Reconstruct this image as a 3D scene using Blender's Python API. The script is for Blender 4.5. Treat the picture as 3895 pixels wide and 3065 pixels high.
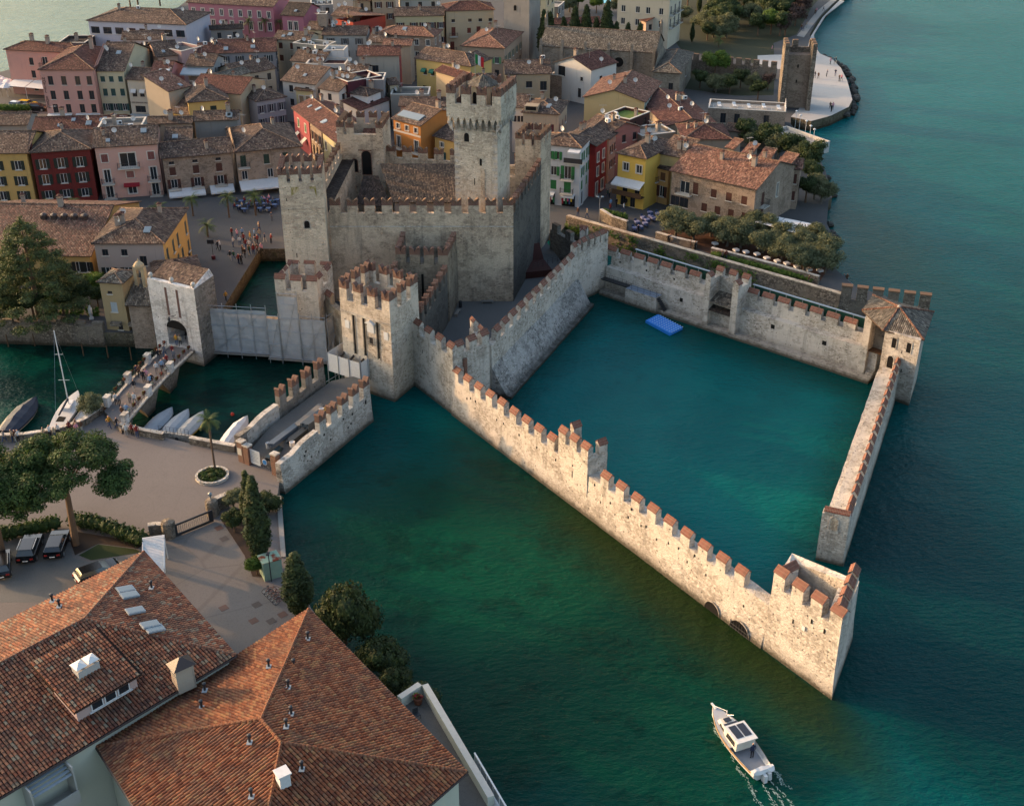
import bpy,math,random
from mathutils import Vector,Matrix
for _o in list(bpy.data.objects):bpy.data.objects.remove(_o)
SC=bpy.context.scene
COL=SC.collection
rad=math.radians
# ------------------------------------------------------------------ camera, sky, sun, exposure
CAM_H=76.0;CAM_F=4600.0;CAM_CX,CAM_CY=1947.5,1532.5
CAM_PITCH=math.atan(2563/4600)
cam_d=bpy.data.cameras.new('camera');cam=bpy.data.objects.new('camera',cam_d);COL.objects.link(cam)
cam.location=(0,0,CAM_H);cam.rotation_euler=(math.pi/2-CAM_PITCH,0,0)
cam_d.sensor_width=36;cam_d.lens=36*CAM_F/3895;cam_d.clip_start=1;cam_d.clip_end=6000
SC.camera=cam
SUN_EL,SUN_AZ=rad(13.0),rad(-66.0) # azimuth from +Y (away from the camera) towards +X
sdir=Vector((math.sin(SUN_AZ)*math.cos(SUN_EL),math.cos(SUN_AZ)*math.cos(SUN_EL),math.sin(SUN_EL)))
W=bpy.data.worlds.new('World');SC.world=W;W.use_nodes=True
wn=W.node_tree;wn.nodes.clear()
sky=wn.nodes.new('ShaderNodeTexSky');sky.sky_type='NISHITA';sky.sun_disc=False
sky.sun_elevation=SUN_EL;sky.sun_rotation=SUN_AZ%(2*math.pi);sky.altitude=60;sky.air_density=1.0;sky.dust_density=4.5;sky.ozone_density=1.0
bg=wn.nodes.new('ShaderNodeBackground');bg.inputs[1].default_value=0.15
wo=wn.nodes.new('ShaderNodeOutputWorld');wn.links.new(sky.outputs[0],bg.inputs[0]);wn.links.new(bg.outputs[0],wo.inputs[0])
sun_d=bpy.data.lights.new('sun','SUN');sun_d.energy=1.7;sun_d.angle=rad(0.9);sun_d.color=(1.0,0.57,0.27)
sun=bpy.data.objects.new('sun',sun_d);COL.objects.link(sun);sun.location=(-300,100,200)
sun.rotation_euler=(-sdir).to_track_quat('-Z','Y').to_euler()
SC.view_settings.view_transform='Standard';SC.view_settings.look='None'
SC.view_settings.exposure=1.86;SC.view_settings.gamma=1.0
SC.render.engine='CYCLES'
SC.cycles.max_bounces=4;SC.cycles.diffuse_bounces=2;SC.cycles.transparent_max_bounces=6
# ------------------------------------------------------------------ survey: a mark on the survey photograph at a known height gives a place in metres
SURV={'a':(0,0,.4684),'b':(900,0,.4684),'c':(1800,0,.4684),'d':(2700,0,.5504),'e':(0,700,.4684),'f':(900,600,.4684),
        'g':(1800,600,.4684),'h':(2700,700,.4684),'i':(0,1400,.4684),'j':(900,1200,.4684),'k':(1800,1300,.4684),
        'l':(2700,1700,.5855),'m':(0,2000,.6234),'n':(900,2100,.565),'o':(2600,2600,.2764),'w':(0,0,1.7941),
        'p':(1250,1000,.3513),'q':(1050,250,.3513),'r':(1650,250,.3514),'t':(3050,1100,.3512),'v':(3000,1500,.4682),'A':(350,950,.4391),'B':(850,1000,.2994),'C':(2150,900,.2927),'D':(2650,950,.3224)}
_c,_s=math.cos(CAM_PITCH),math.sin(CAM_PITCH)
def _ray(k,x,y):
    a,b,q=SURV[k];dx=(a+x*q-CAM_CX)/CAM_F;dv=(b+y*q-CAM_CY)/CAM_F
    return(dx,_c-dv*_s,-_s-dv*_c)
def at(k,x,y,z=0.0):
    d=_ray(k,x,y);t=(z-CAM_H)/d[2]
    return Vector((d[0]*t,d[1]*t,z))
def aty(k,x,y,Y):
    d=_ray(k,x,y);t=Y/d[1]
    return Vector((d[0]*t,Y,CAM_H+d[2]*t))
def V(*a):return Vector(a)
# ------------------------------------------------------------------ objects
def link(o,parent=None):
    COL.objects.link(o)
    if parent is not None:o.parent=parent
    return o
def tag(o,label=None,cat=None,group=None,kind=None):
    if label:o['label']=label
    if cat:o['category']=cat
    if group:o['group']=group
    if kind:o['kind']=kind
    return o
def thing(name,label,cat,loc=(0,0,0),rz=0.0,group=None):
    o=bpy.data.objects.new(name,None);o.empty_display_size=0.2;link(o)
    o.location=loc;o.rotation_euler=(0,0,rz)
    return tag(o,label,cat,group)
def inst(mesh,name,parent=None,loc=(0,0,0),rz=0.0,sc=None,rot=None):
    o=bpy.data.objects.new(name,mesh);link(o,parent);o.location=loc
    o.rotation_euler=rot if rot else(0,0,rz)
    if sc is not None:o.scale=(sc,sc,sc)if isinstance(sc,(int,float))else sc
    return o
def copy_tree(o,parent=None):
    c=o.copy();link(c,parent)
    for ch in o.children:copy_tree(ch,c)
    return c
class MB:
    def __init__(self):self.v=[];self.f=[];self.m=[];self.mats=[]
    def mi(self,m):
        if m not in self.mats:self.mats.append(m)
        return self.mats.index(m)
    def poly(self,pts,m='stone'):
        n=len(self.v);self.v+=[tuple(p)for p in pts];self.f.append(tuple(range(n,n+len(pts))));self.m.append(self.mi(m));return self
    def mesh_faces(self,vs,fs,m):
        n=len(self.v);self.v+=[tuple(p)for p in vs];i=self.mi(m)
        for f in fs:self.f.append(tuple(n+a for a in f));self.m.append(i)
        return self
    def box(self,x0,y0,z0,x1,y1,z1,m='stone',top=None):
        t=top or m
        vs=[(x0,y0,z0),(x1,y0,z0),(x1,y1,z0),(x0,y1,z0),(x0,y0,z1),(x1,y0,z1),(x1,y1,z1),(x0,y1,z1)]
        self.mesh_faces(vs,[(0,3,2,1),(0,1,5,4),(1,2,6,5),(2,3,7,6),(3,0,4,7)],m)
        n=len(self.v)-8;self.f.append((n+4,n+5,n+6,n+7));self.m.append(self.mi(t));return self
    def hexa(self,b,t,m='stone',tm=None):
        """bottom and top polygons, same count, anticlockwise seen from above"""
        n=len(b);vs=[tuple(p)for p in b]+[tuple(p)for p in t]
        fs=[tuple(reversed(range(n)))]+[(i,(i+1)%n,n+(i+1)%n,n+i)for i in range(n)]
        self.mesh_faces(vs,fs,m);k=len(self.v)-2*n
        self.f.append(tuple(k+n+i for i in range(n)));self.m.append(self.mi(tm or m));return self
    def prism(self,pts,z0,z1,m='stone',tm=None):
        return self.hexa([(p[0],p[1],z0)for p in pts],[(p[0],p[1],z1)for p in pts],m,tm)
    def extr_y(self,prof,y0,y1,m='stone'):
        """profile in (x,z), anticlockwise seen from -y, extruded along y"""
        n=len(prof);vs=[(p[0],y0,p[1])for p in prof]+[(p[0],y1,p[1])for p in prof]
        fs=[tuple(range(n)),tuple(reversed(range(n,2*n)))]+[(i,n+i,n+(i+1)%n,(i+1)%n)for i in range(n)]
        return self.mesh_faces(vs,fs,m)
    def extr_x(self,prof,x0,x1,m='stone'):
        """profile in (y,z), anticlockwise seen from +x, extruded along x"""
        n=len(prof);vs=[(x0,p[0],p[1])for p in prof]+[(x1,p[0],p[1])for p in prof]
        fs=[tuple(reversed(range(n))),tuple(range(n,2*n))]+[(i,(i+1)%n,n+(i+1)%n,n+i)for i in range(n)]
        return self.mesh_faces(vs,fs,m)
    def tube(self,p0,p1,r0,r1=None,n=8,m='wood',cap=True):
        r1=r0 if r1 is None else r1;p0=Vector(p0);p1=Vector(p1);d=(p1-p0).normalized()
        a=d.orthogonal().normalized();b=d.cross(a)
        vs=[p0+(a*math.cos(2*math.pi*i/n)+b*math.sin(2*math.pi*i/n))*r0 for i in range(n)]
        vs+=[p1+(a*math.cos(2*math.pi*i/n)+b*math.sin(2*math.pi*i/n))*r1 for i in range(n)]
        fs=[(i,(i+1)%n,n+(i+1)%n,n+i)for i in range(n)]
        if cap:fs+=[tuple(reversed(range(n))),tuple(range(n,2*n))]
        return self.mesh_faces(vs,fs,m)
    def pipe(self,pts,r,n=6,m='wood'):
        for a,b in zip(pts,pts[1:]):self.tube(a,b,r,r,n,m)
        return self
    def lathe(self,prof,n=12,m='stone',c=(0,0,0)):
        vs=[]
        for r,z in prof:vs+=[(c[0]+r*math.cos(2*math.pi*i/n),c[1]+r*math.sin(2*math.pi*i/n),c[2]+z)for i in range(n)]
        fs=[]
        for k in range(len(prof)-1):fs+=[(k*n+i,k*n+(i+1)%n,(k+1)*n+(i+1)%n,(k+1)*n+i)for i in range(n)]
        fs+=[tuple(reversed(range(n))),tuple(range((len(prof)-1)*n,len(prof)*n))]
        return self.mesh_faces(vs,fs,m)
    def loft(self,rings,m='stone',close=True,caps=True):
        n=len(rings[0]);vs=[tuple(p)for r in rings for p in r];fs=[]
        for k in range(len(rings)-1):
            for i in range(n if close else n-1):fs.append((k*n+i,k*n+(i+1)%n,(k+1)*n+(i+1)%n,(k+1)*n+i))
        if caps:fs+=[tuple(reversed(range(n))),tuple(range((len(rings)-1)*n,len(rings)*n))]
        return self.mesh_faces(vs,fs,m)
    def mesh(self,name,uv=True,smooth=False):
        me=bpy.data.meshes.new(name);me.from_pydata(self.v,[],self.f)
        for m in self.mats:me.materials.append(mat(m))
        if len(self.mats)>1:me.polygons.foreach_set('material_index',self.m)
        if uv:
            ul=me.uv_layers.new(name='UVMap');co=[0.0]*(2*len(me.loops));li=0;vv=self.v
            for p in me.polygons:
                nx,ny,nz=p.normal;h=math.hypot(nx,ny)
                if h<0.15:t=(1,0,0);w=(0,1,0)
                else:
                    t=(-ny/h,nx/h,0);w=(-nz*nx/h,-nz*ny/h,h)
                for vi in p.vertices:
                    q=vv[vi];co[li]=q[0]*t[0]+q[1]*t[1];co[li+1]=q[0]*w[0]+q[1]*w[1]+q[2]*w[2];li+=2
            ul.data.foreach_set('uv',co)
        if smooth:me.polygons.foreach_set('use_smooth',[True]*len(me.polygons))
        me.update();return me
    def build(self,name,parent=None,loc=(0,0,0),rz=0.0,uv=True,smooth=False):
        return inst(self.mesh(name,uv,smooth),name,parent,loc,rz)
# ------------------------------------------------------------------ materials
def lin(c):
    if isinstance(c,str):
        c=c.lstrip('#');r=[int(c[i:i+2],16)/255 for i in(0,2,4)]
        return tuple(x/12.92 if x<=.04045 else((x+.055)/1.055)**2.4 for x in r)
    return tuple(c)
def dim(c,f,sat=1.0):
    c=lin(c);g=.3*c[0]+.59*c[1]+.11*c[2]
    return tuple(max(0,(g+(x-g)*sat)*f)for x in c)
class NT:
    def __init__(self,name):
        self.m=bpy.data.materials.new(name);self.m.use_nodes=True;self.t=self.m.node_tree;self.t.nodes.clear()
        self.out=self.t.nodes.new('ShaderNodeOutputMaterial');self.p=self.t.nodes.new('ShaderNodeBsdfPrincipled')
        self.t.links.new(self.p.outputs[0],self.out.inputs[0]);self.geo=None;self.uvn=None
    def set(self,node,key,val):
        s=node.inputs[key]
        if hasattr(val,'links')or hasattr(val,'is_output'):self.t.links.new(val,s)
        elif isinstance(val,(tuple,list))and len(val)==3 and s.type=='RGBA':s.default_value=(*val,1)
        else:s.default_value=val
    def n(self,typ,props=None,**kw):
        nd=self.t.nodes.new('ShaderNode'+typ)
        for k,v in(props or{}).items():setattr(nd,k,v)
        for k,v in kw.items():self.set(nd,int(k[1:])if k[0]=='i' and k[1:].isdigit()else k,v)
        return nd
    def pos(self):
        if not self.geo:self.geo=self.n('NewGeometry')
        return self.geo.outputs['Position']
    def uv(self):
        if not self.uvn:self.uvn=self.n('UVMap')
        return self.uvn.outputs[0]
    def map(self,v,sc):return self.n('VectorMath',{'operation':'MULTIPLY'},i0=v,i1=sc).outputs[0]
    def noise(self,v,scale,detail=3,rough=.55):return self.n('TexNoise',None,Vector=v,Scale=scale,Detail=detail,Roughness=rough).outputs[0]
    def vor(self,v,scale,feature='F1'):return self.n('TexVoronoi',{'feature':feature},Vector=v,Scale=scale)
    def math(self,op,a,b=0.0,c=0.0,clamp=False):return self.n('Math',{'operation':op,'use_clamp':clamp},i0=a,i1=b,i2=c).outputs[0]
    def ramp(self,f,stops,interp='LINEAR'):
        r=self.n('ValToRGB');self.set(r,0,f);cr=r.color_ramp;cr.interpolation=interp
        while len(cr.elements)<len(stops):cr.elements.new(.5)
        for e,(p,c)in zip(cr.elements,stops):
            e.position=p;c=lin(c)if not isinstance(c,(int,float))else(c,c,c);e.color=(*c,1)
        return r.outputs[0]
    def ss(self,f,a,b):return self.n('MapRange',{'interpolation_type':'SMOOTHSTEP'},Value=f,i1=a,i2=b).outputs[0]
    def mix(self,f,a,b,op='MIX'):
        nd=self.n('Mix',{'data_type':'RGBA','blend_type':op});self.set(nd,0,f)
        for i,c in((6,a),(7,b)):
            if isinstance(c,str):c=lin(c)
            if isinstance(c,(int,float)):c=(c,c,c)
            self.set(nd,i,c)
        return nd.outputs[2]
    def bump(self,h,strength=.5,dist=.05):
        b=self.n('Bump',None,Height=h,Strength=strength,Distance=dist);self.set(self.p,'Normal',b.outputs[0]);return b
    def fin(self,col=None,rough=.85,spec=.3,metal=0.0):
        if col is not None:self.set(self.p,'Base Color',lin(col)if isinstance(col,str)else col)
        self.set(self.p,'Roughness',rough);self.set(self.p,'Specular IOR Level',spec);self.set(self.p,'Metallic',metal);return self.m
MATS={};MAKE={}
def mat(name):
    if name not in MATS:
        base=name.split(':')[0]
        if base in MAKE:MATS[name]=MAKE[base](name)if base==name else MAKE[base](name,*name.split(':')[1:])
        elif base=='pl':MATS[name]=plaster(name,*name.split(':')[1:])
        elif base=='paint':MATS[name]=paint(name,*name.split(':')[1:])
        elif base=='cloth':MATS[name]=paint(name,name.split(':')[1],.9)
        else:raise KeyError(name)
    return MATS[name]
def paint(name,col,rough=.55):
    m=NT(name);c=dim(col,.8);k=m.noise(m.pos(),3.0,3)
    return m.fin(m.mix(k,tuple(x*.82 for x in c),tuple(min(1,x*1.12)for x in c)),float(rough))
def plaster(name,col,age='.35'):
    m=NT(name);a=float(age);c=dim(col,.74,.84);P=m.pos()
    big=m.noise(P,.35,4,.6);fine=m.noise(P,6,3)
    streak=m.noise(m.map(P,(1.6,1.6,.16)),1.0,4,.65)
    col1=m.mix(big,tuple(x*(1-.3*a)for x in c),tuple(min(.9,x*(1+.2*a))for x in c))
    dirt=m.math('MULTIPLY',m.ss(streak,.56,.74),a)
    col2=m.mix(dirt,col1,tuple(x*.45+.02 for x in c))
    col3=m.mix(m.math('MULTIPLY',m.ss(fine,.52,.8),.3*a),col2,tuple(x*.6 for x in c))
    m.bump(fine,.25,.02)
    return m.fin(col3,.9,.2)
def stone(name,ca,cb,mortar,sc=2.6,pit=.5,streak=.5,algae=1,bumpd=.06,flat=1.6,moss=0.,br=.76):
    m=NT(name);P=m.pos();ca,cb,mo=dim(ca,br,.9),dim(cb,br,.9),dim(mortar,br,.9)
    Q=m.n('VectorMath',{'operation':'ADD'},i0=m.map(P,(1,1,flat)),i1=m.map(m.n('TexNoise',None,Vector=P,Scale=1.5).outputs[1],(.35,.35,.35))).outputs[0]
    vc=m.vor(Q,sc);ve=m.vor(Q,sc,'DISTANCE_TO_EDGE')
    rnd=m.n('SeparateColor',None,i0=vc.outputs['Color']).outputs[0]
    col=m.mix(rnd,ca,cb)
    edge=m.ss(ve.outputs[0],.015,.10)
    col=m.mix(edge,mo,col)
    big=m.noise(P,.22,4,.6)
    col=m.mix(m.math('MULTIPLY',m.ss(big,.47,.56),.75),col,tuple((x+y)*.5*1.08 for x,y in zip(ca,mo)))
    col=m.mix(m.math('MULTIPLY',m.ss(m.noise(m.map(P,(1,1,1.6)),.5,5,.7),.53,.60),.38),col,tuple(x*.66 for x in cb))
    med=m.noise(P,1.3,4,.65)
    col=m.mix(m.math('MULTIPLY',m.ss(med,.52,.75),.35),col,tuple(x*.62 for x in cb))
    pv=m.vor(m.map(P,(1,1,1.1)),1.9)
    pr=m.n('SeparateColor',None,i0=pv.outputs['Color']).outputs[1]
    pits=m.math('MULTIPLY',m.math('SUBTRACT',1.0,m.ss(pv.outputs[0],.09,.22)),m.ss(pr,1.0-pit*.6,1.0-pit*.45))
    col=m.mix(m.math('MULTIPLY',pits,.8),col,(.045,.038,.032))
    st=m.noise(m.map(P,(1.1,1.1,.12)),1.0,5,.65)
    col=m.mix(m.math('MULTIPLY',m.ss(st,.50,.72),streak),col,(.09,.08,.07))
    if moss:
        col=m.mix(m.math('MULTIPLY',m.ss(m.noise(P,.5,5,.7),.55,.7),moss),col,(.055,.06,.02))
    z=m.n('SeparateXYZ',None,i0=P).outputs[2]
    if algae:
        zz=m.math('ADD',z,m.math('MULTIPLY',m.math('SUBTRACT',med,.5),.9))
        col=m.mix(m.math('SUBTRACT',1.0,m.ss(zz,.15,.75)),col,(.030,.026,.012))
        col=m.mix(m.math('MULTIPLY',m.math('SUBTRACT',1.0,m.ss(zz,.5,1.8)),.45),col,tuple(x*.55 for x in cb))
    h=m.math('ADD',m.math('MULTIPLY',edge,.9),m.math('SUBTRACT',m.math('MULTIPLY',med,.8),pits))
    m.bump(h,1.0,bumpd*1.3)
    return m.fin(col,.92,.15)
MAKE['stone']=lambda n:stone(n,'#d9cdbd','#9c9080','#d0c5b6',2.9,.95,.34,br=.82)
MAKE['stone_warm']=lambda n:stone(n,'#c4ad90','#8f7b66','#c6b094',2.5,.5,.45,1,br=1.02)
MAKE['stone_grey']=lambda n:stone(n,'#9a9082','#6a6258','#9c9284',2.4,.5,.6,1)
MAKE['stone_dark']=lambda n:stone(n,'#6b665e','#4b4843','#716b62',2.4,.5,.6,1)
MAKE['rubble']=lambda n:stone(n,'#ab9a86','#6b5f52','#5d5348',2.9,.4,.35,1,.10,1.3)
MAKE['rubble_moss']=lambda n:stone(n,'#8d8068','#5d5240','#4a4636',2.7,.4,.35,1,.12,1.2,.8)
MAKE['cobble']=lambda n:stone(n,'#b8b2aa','#625e59','#aaa39a',3.4,.95,.15,1,.1,1.0,br=.9)
MAKE['house_stone']=lambda n:stone(n,'#ae9680','#84705e','#b09a86',3.4,.15,.25,0,.04,1.7)
def roof_mat(name,cols,dirt=.5,u0=.24,v0=.36,lich=.35):
    m=NT(name);uv=m.uv();P=m.pos();cols=[dim(c,.56,.74)for c in cols]
    sp=m.n('SeparateXYZ',None,i0=uv);wob=m.math('MULTIPLY',m.noise(P,.8,2),.12)
    u=m.math('DIVIDE',m.math('ADD',sp.outputs[0],wob),u0);v=m.math('DIVIDE',m.math('ADD',sp.outputs[1],wob),v0)
    fu=m.math('FLOOR',u);fv=m.math('FLOOR',v)
    wn_=m.n('TexWhiteNoise',{'noise_dimensions':'2D'},Vector=m.n('CombineXYZ',None,i0=fu,i1=fv).outputs[0])
    k=len(cols);col=m.ramp(wn_.outputs[0],[(i/k,c)for i,c in enumerate(cols)],'CONSTANT')
    wn2=m.n('TexWhiteNoise',{'noise_dimensions':'2D'},Vector=m.n('CombineXYZ',None,i0=m.math('ADD',fu,37.3),i1=fv).outputs[0]).outputs[0]
    col=m.mix(1.0,col,m.ramp(wn2,[(0,.45),(.25,.7),(.6,1.0),(1,1.45)]),'MULTIPLY')
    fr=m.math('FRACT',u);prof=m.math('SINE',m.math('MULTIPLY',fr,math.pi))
    fv2=m.math('FRACT',v)
    big=m.noise(P,.30,4,.65);med=m.noise(P,1.6,4,.7)
    col=m.mix(m.math('MULTIPLY',m.ss(big,.42,.68),dirt),col,tuple(x*.42 for x in lin(cols[0])))
    col=m.mix(m.math('MULTIPLY',m.ss(med,.52,.72),lich),col,dim('#8d8574',.62))
    col=m.mix(m.math('MULTIPLY',m.math('SUBTRACT',1.0,m.ss(prof,.05,.5)),.6),col,(.02,.016,.013))  # colour darkened along the grooves between tile columns
    h=m.math('ADD',prof,m.math('MULTIPLY',m.math('SUBTRACT',1.0,fv2),.35))
    m.bump(h,1.0,.10)
    return m.fin(col,.9,.15)
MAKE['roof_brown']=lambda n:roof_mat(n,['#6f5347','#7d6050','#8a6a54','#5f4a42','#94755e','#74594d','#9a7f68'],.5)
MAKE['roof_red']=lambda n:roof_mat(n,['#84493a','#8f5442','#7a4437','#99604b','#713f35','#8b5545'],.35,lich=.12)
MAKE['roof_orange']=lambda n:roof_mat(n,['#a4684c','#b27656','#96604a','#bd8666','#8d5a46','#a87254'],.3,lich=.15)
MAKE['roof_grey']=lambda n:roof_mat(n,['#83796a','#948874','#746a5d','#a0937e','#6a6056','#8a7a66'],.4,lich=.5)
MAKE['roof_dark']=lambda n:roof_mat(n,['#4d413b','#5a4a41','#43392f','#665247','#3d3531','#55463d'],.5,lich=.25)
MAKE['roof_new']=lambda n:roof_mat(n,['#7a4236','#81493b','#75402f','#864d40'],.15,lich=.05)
def brick_mat(name):
    m=NT(name);uv=m.uv()
    b=m.n('TexBrick',None,Vector=uv,Color1=dim('#7f5040',.8),Color2=dim('#5e3c32',.8),Mortar=dim('#a08c7a',.7),Scale=1.0)
    b.inputs['Brick Width'].default_value=.28;b.inputs['Row Height'].default_value=.13;b.inputs['Mortar Size'].default_value=.016
    n_=m.noise(m.pos(),2.2,4,.65)
    col=m.mix(m.math('MULTIPLY',m.ss(n_,.5,.75),.6),b.outputs[0],lin('#55473c'))
    m.bump(m.math('SUBTRACT',m.math('MULTIPLY',n_,.4),b.outputs[1]),.6,.03)
    return m.fin(col,.9,.2)
MAKE['brick']=brick_mat
def cap_mat(name):
    m=NT(name);uv=m.uv()
    b=m.n('TexBrick',None,Vector=uv,Color1=dim('#7d4a3a',.8),Color2=dim('#623a2e',.8),Mortar=dim('#a38e7c',.7),Scale=1.0)
    b.offset=0;b.inputs['Brick Width'].default_value=.16;b.inputs['Row Height'].default_value=.34;b.inputs['Mortar Size'].default_value=.012
    n_=m.noise(m.pos(),2.2,4,.65)
    col=m.mix(m.math('MULTIPLY',m.ss(n_,.5,.75),.5),b.outputs[0],lin('#5d4638'))
    return m.fin(col,.9,.2)
MAKE['cap']=cap_mat
def paving(name,ca,cb,sc=.5,crack=.5):
    m=NT(name);P=m.pos();ca,cb=dim(ca,.62),dim(cb,.62)
    col=m.mix(m.noise(P,.12,5,.65),ca,cb);f=m.noise(P,9,3)
    col=m.mix(m.math('MULTIPLY',m.ss(f,.45,.75),.35),col,tuple(x*.6 for x in cb))
    blot=m.noise(P,.55,5,.7);col=m.mix(m.math('MULTIPLY',m.ss(blot,.55,.72),.4),col,tuple(x*.6 for x in ca))
    e=m.vor(P,sc,'DISTANCE_TO_EDGE');ln=m.math('SUBTRACT',1.0,m.ss(e.outputs[0],.004,.02))
    col=m.mix(m.math('MULTIPLY',ln,crack),col,tuple(x*.5 for x in cb))
    m.bump(f,.2,.02);return m.fin(col,.92,.2)
MAKE['asphalt']=lambda n:paving(n,'#8d847f','#756d69',.3,.1)
MAKE['piazza']=lambda n:paving(n,'#6a6765','#575553',.9,.25)
MAKE['gravel']=lambda n:paving(n,'#82807c','#6c6b69',3,.2)
MAKE['beach']=lambda n:paving(n,'#d0ccc6','#bfbab3',.3,.1)
MAKE['drive']=lambda n:paving(n,'#8b8580','#79746f',.15,.25)
MAKE['deck']=lambda n:paving(n,'#7d7872','#68645e',1.2,.3)
MAKE['terrace']=lambda n:paving(n,'#b7b1a8','#a19b92',1.0,.3)
MAKE['earth']=lambda n:paving(n,'#6e4c3a','#5b4032',1,.1)
MAKE['soil']=lambda n:paving(n,'#4a3a30','#3d3028',1,.1)
MAKE['soil_green']=lambda n:paving(n,'#4a4a32','#3a3d28',1,.1)
MAKE['lawn']=lambda n:paving(n,'#35451f','#28381a',3,.1)
def glass(name):
    m=NT(name);return m.fin((.018,.022,.026),.08,.6)
MAKE['glass']=glass
MAKE['glass_pale']=lambda n:NT(n).fin((.16,.19,.20),.2,.4)
MAKE['iron']=lambda n:NT(n).fin((.022,.022,.024),.5,.4)
MAKE['steel']=lambda n:NT(n).fin((.33,.34,.35),.35,.5,.6)
MAKE['dark']=lambda n:NT(n).fin((.012,.011,.010),.95,.1)
MAKE['canvas']=lambda n:paint(n,'#c9c8c6',.8)
MAKE['white']=lambda n:paint(n,'#d8d6d2',.6)
MAKE['tin']=lambda n:paint(n,'#8f979c',.4)
def wood(name,ca='#5a4330',cb='#3c2c20'):
    m=NT(name);n_=m.noise(m.map(m.uv(),(1.5,14,1)),1.0,4);m.bump(n_,.3,.01)
    return m.fin(m.mix(n_,lin(ca),lin(cb)),.8,.2)
MAKE['wood']=wood
MAKE['wood_grey']=lambda n:wood(n,'#8b847a','#6a645c')
MAKE['wood_yellow']=lambda n:wood(n,'#b3873f','#8a652c')
def net(name):
    m=NT(name);P=m.pos();k=m.noise(m.map(P,(.6,.6,2.0)),1.0,4,.6)
    m.fin(m.mix(k,lin('#8f8f90'),lin('#b9b8b6')),.8,.1)
    m.bump(k,.5,.15)
    tr=m.n('BsdfTransparent');mx=m.n('MixShader',None,i0=.22);m.t.links.new(m.p.outputs[0],mx.inputs[1]);m.t.links.new(tr.outputs[0],mx.inputs[2])
    m.t.links.new(mx.outputs[0],m.out.inputs[0]);return m.m
MAKE['net']=net
def leaf(name,ca,cb,tip=None,trans=.25):
    m=NT(name);oi=m.n('ObjectInfo').outputs['Random'];P=m.pos()
    k=m.noise(P,1.1,3,.6);k2=m.noise(P,7,2)
    col=m.mix(m.ss(k,.35,.68),lin(ca),lin(cb));col=m.mix(m.math('MULTIPLY',m.ss(k2,.45,.7),.5),col,lin(tip or cb))
    col=m.mix(m.math('MULTIPLY',oi,.3),col,tuple(x*.6 for x in lin(ca)))
    m.set(m.p,'Base Color',col);m.set(m.p,'Roughness',.7);m.set(m.p,'Specular IOR Level',.2)
    tl=m.n('BsdfTranslucent');m.set(tl,0,col);mx=m.n('MixShader',None,i0=trans);m.t.links.new(m.p.outputs[0],mx.inputs[1]);m.t.links.new(tl.outputs[0],mx.inputs[2])
    m.t.links.new(mx.outputs[0],m.out.inputs[0]);return m.m
MAKE['leaf_olive']=lambda n:leaf(n,'#4b5138','#6d7153','#7f7e5a')
MAKE['leaf_dark']=lambda n:leaf(n,'#2e3a24','#46522f','#56602f')
MAKE['leaf_cypress']=lambda n:leaf(n,'#2b3420','#45502a','#5d6030')
MAKE['leaf_pine']=lambda n:leaf(n,'#28381d','#43572a','#62743a')
MAKE['leaf_cedar']=lambda n:leaf(n,'#38422a','#5d663a','#7a7c46')
MAKE['leaf_green']=lambda n:leaf(n,'#3d5422','#5f7430','#78883a')
MAKE['leaf_palm']=lambda n:leaf(n,'#39492a','#5e6d3a','#7b8048')
MAKE['leaf_hedge']=lambda n:leaf(n,'#26341a','#3c4c22','#4c5c28')
MAKE['leaf_purple']=lambda n:leaf(n,'#4a3a36','#5d4a42','#6a5546')
MAKE['bark']=lambda n:wood(n,'#6b5544','#443529')
MAKE['bark_grey']=lambda n:wood(n,'#6d655b','#4a443c')
MAKE['skin']=lambda n:NT(n).fin(lin('#b98a70'),.6,.3)
MAKE['grass_roof']=lambda n:paint(n,'#5a6b2a',.95)
def quad_thing(name,label,cat,mb,group=None,loc=(0,0,0),rz=0.0):
    return tag(mb.build(name,None,loc,rz),label,cat,group)
def struct(name,mb,label=None):
    return tag(mb.build(name),label,None,None,'structure')
def ang(a,b):return math.atan2(b[1]-a[1],b[0]-a[0])
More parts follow.
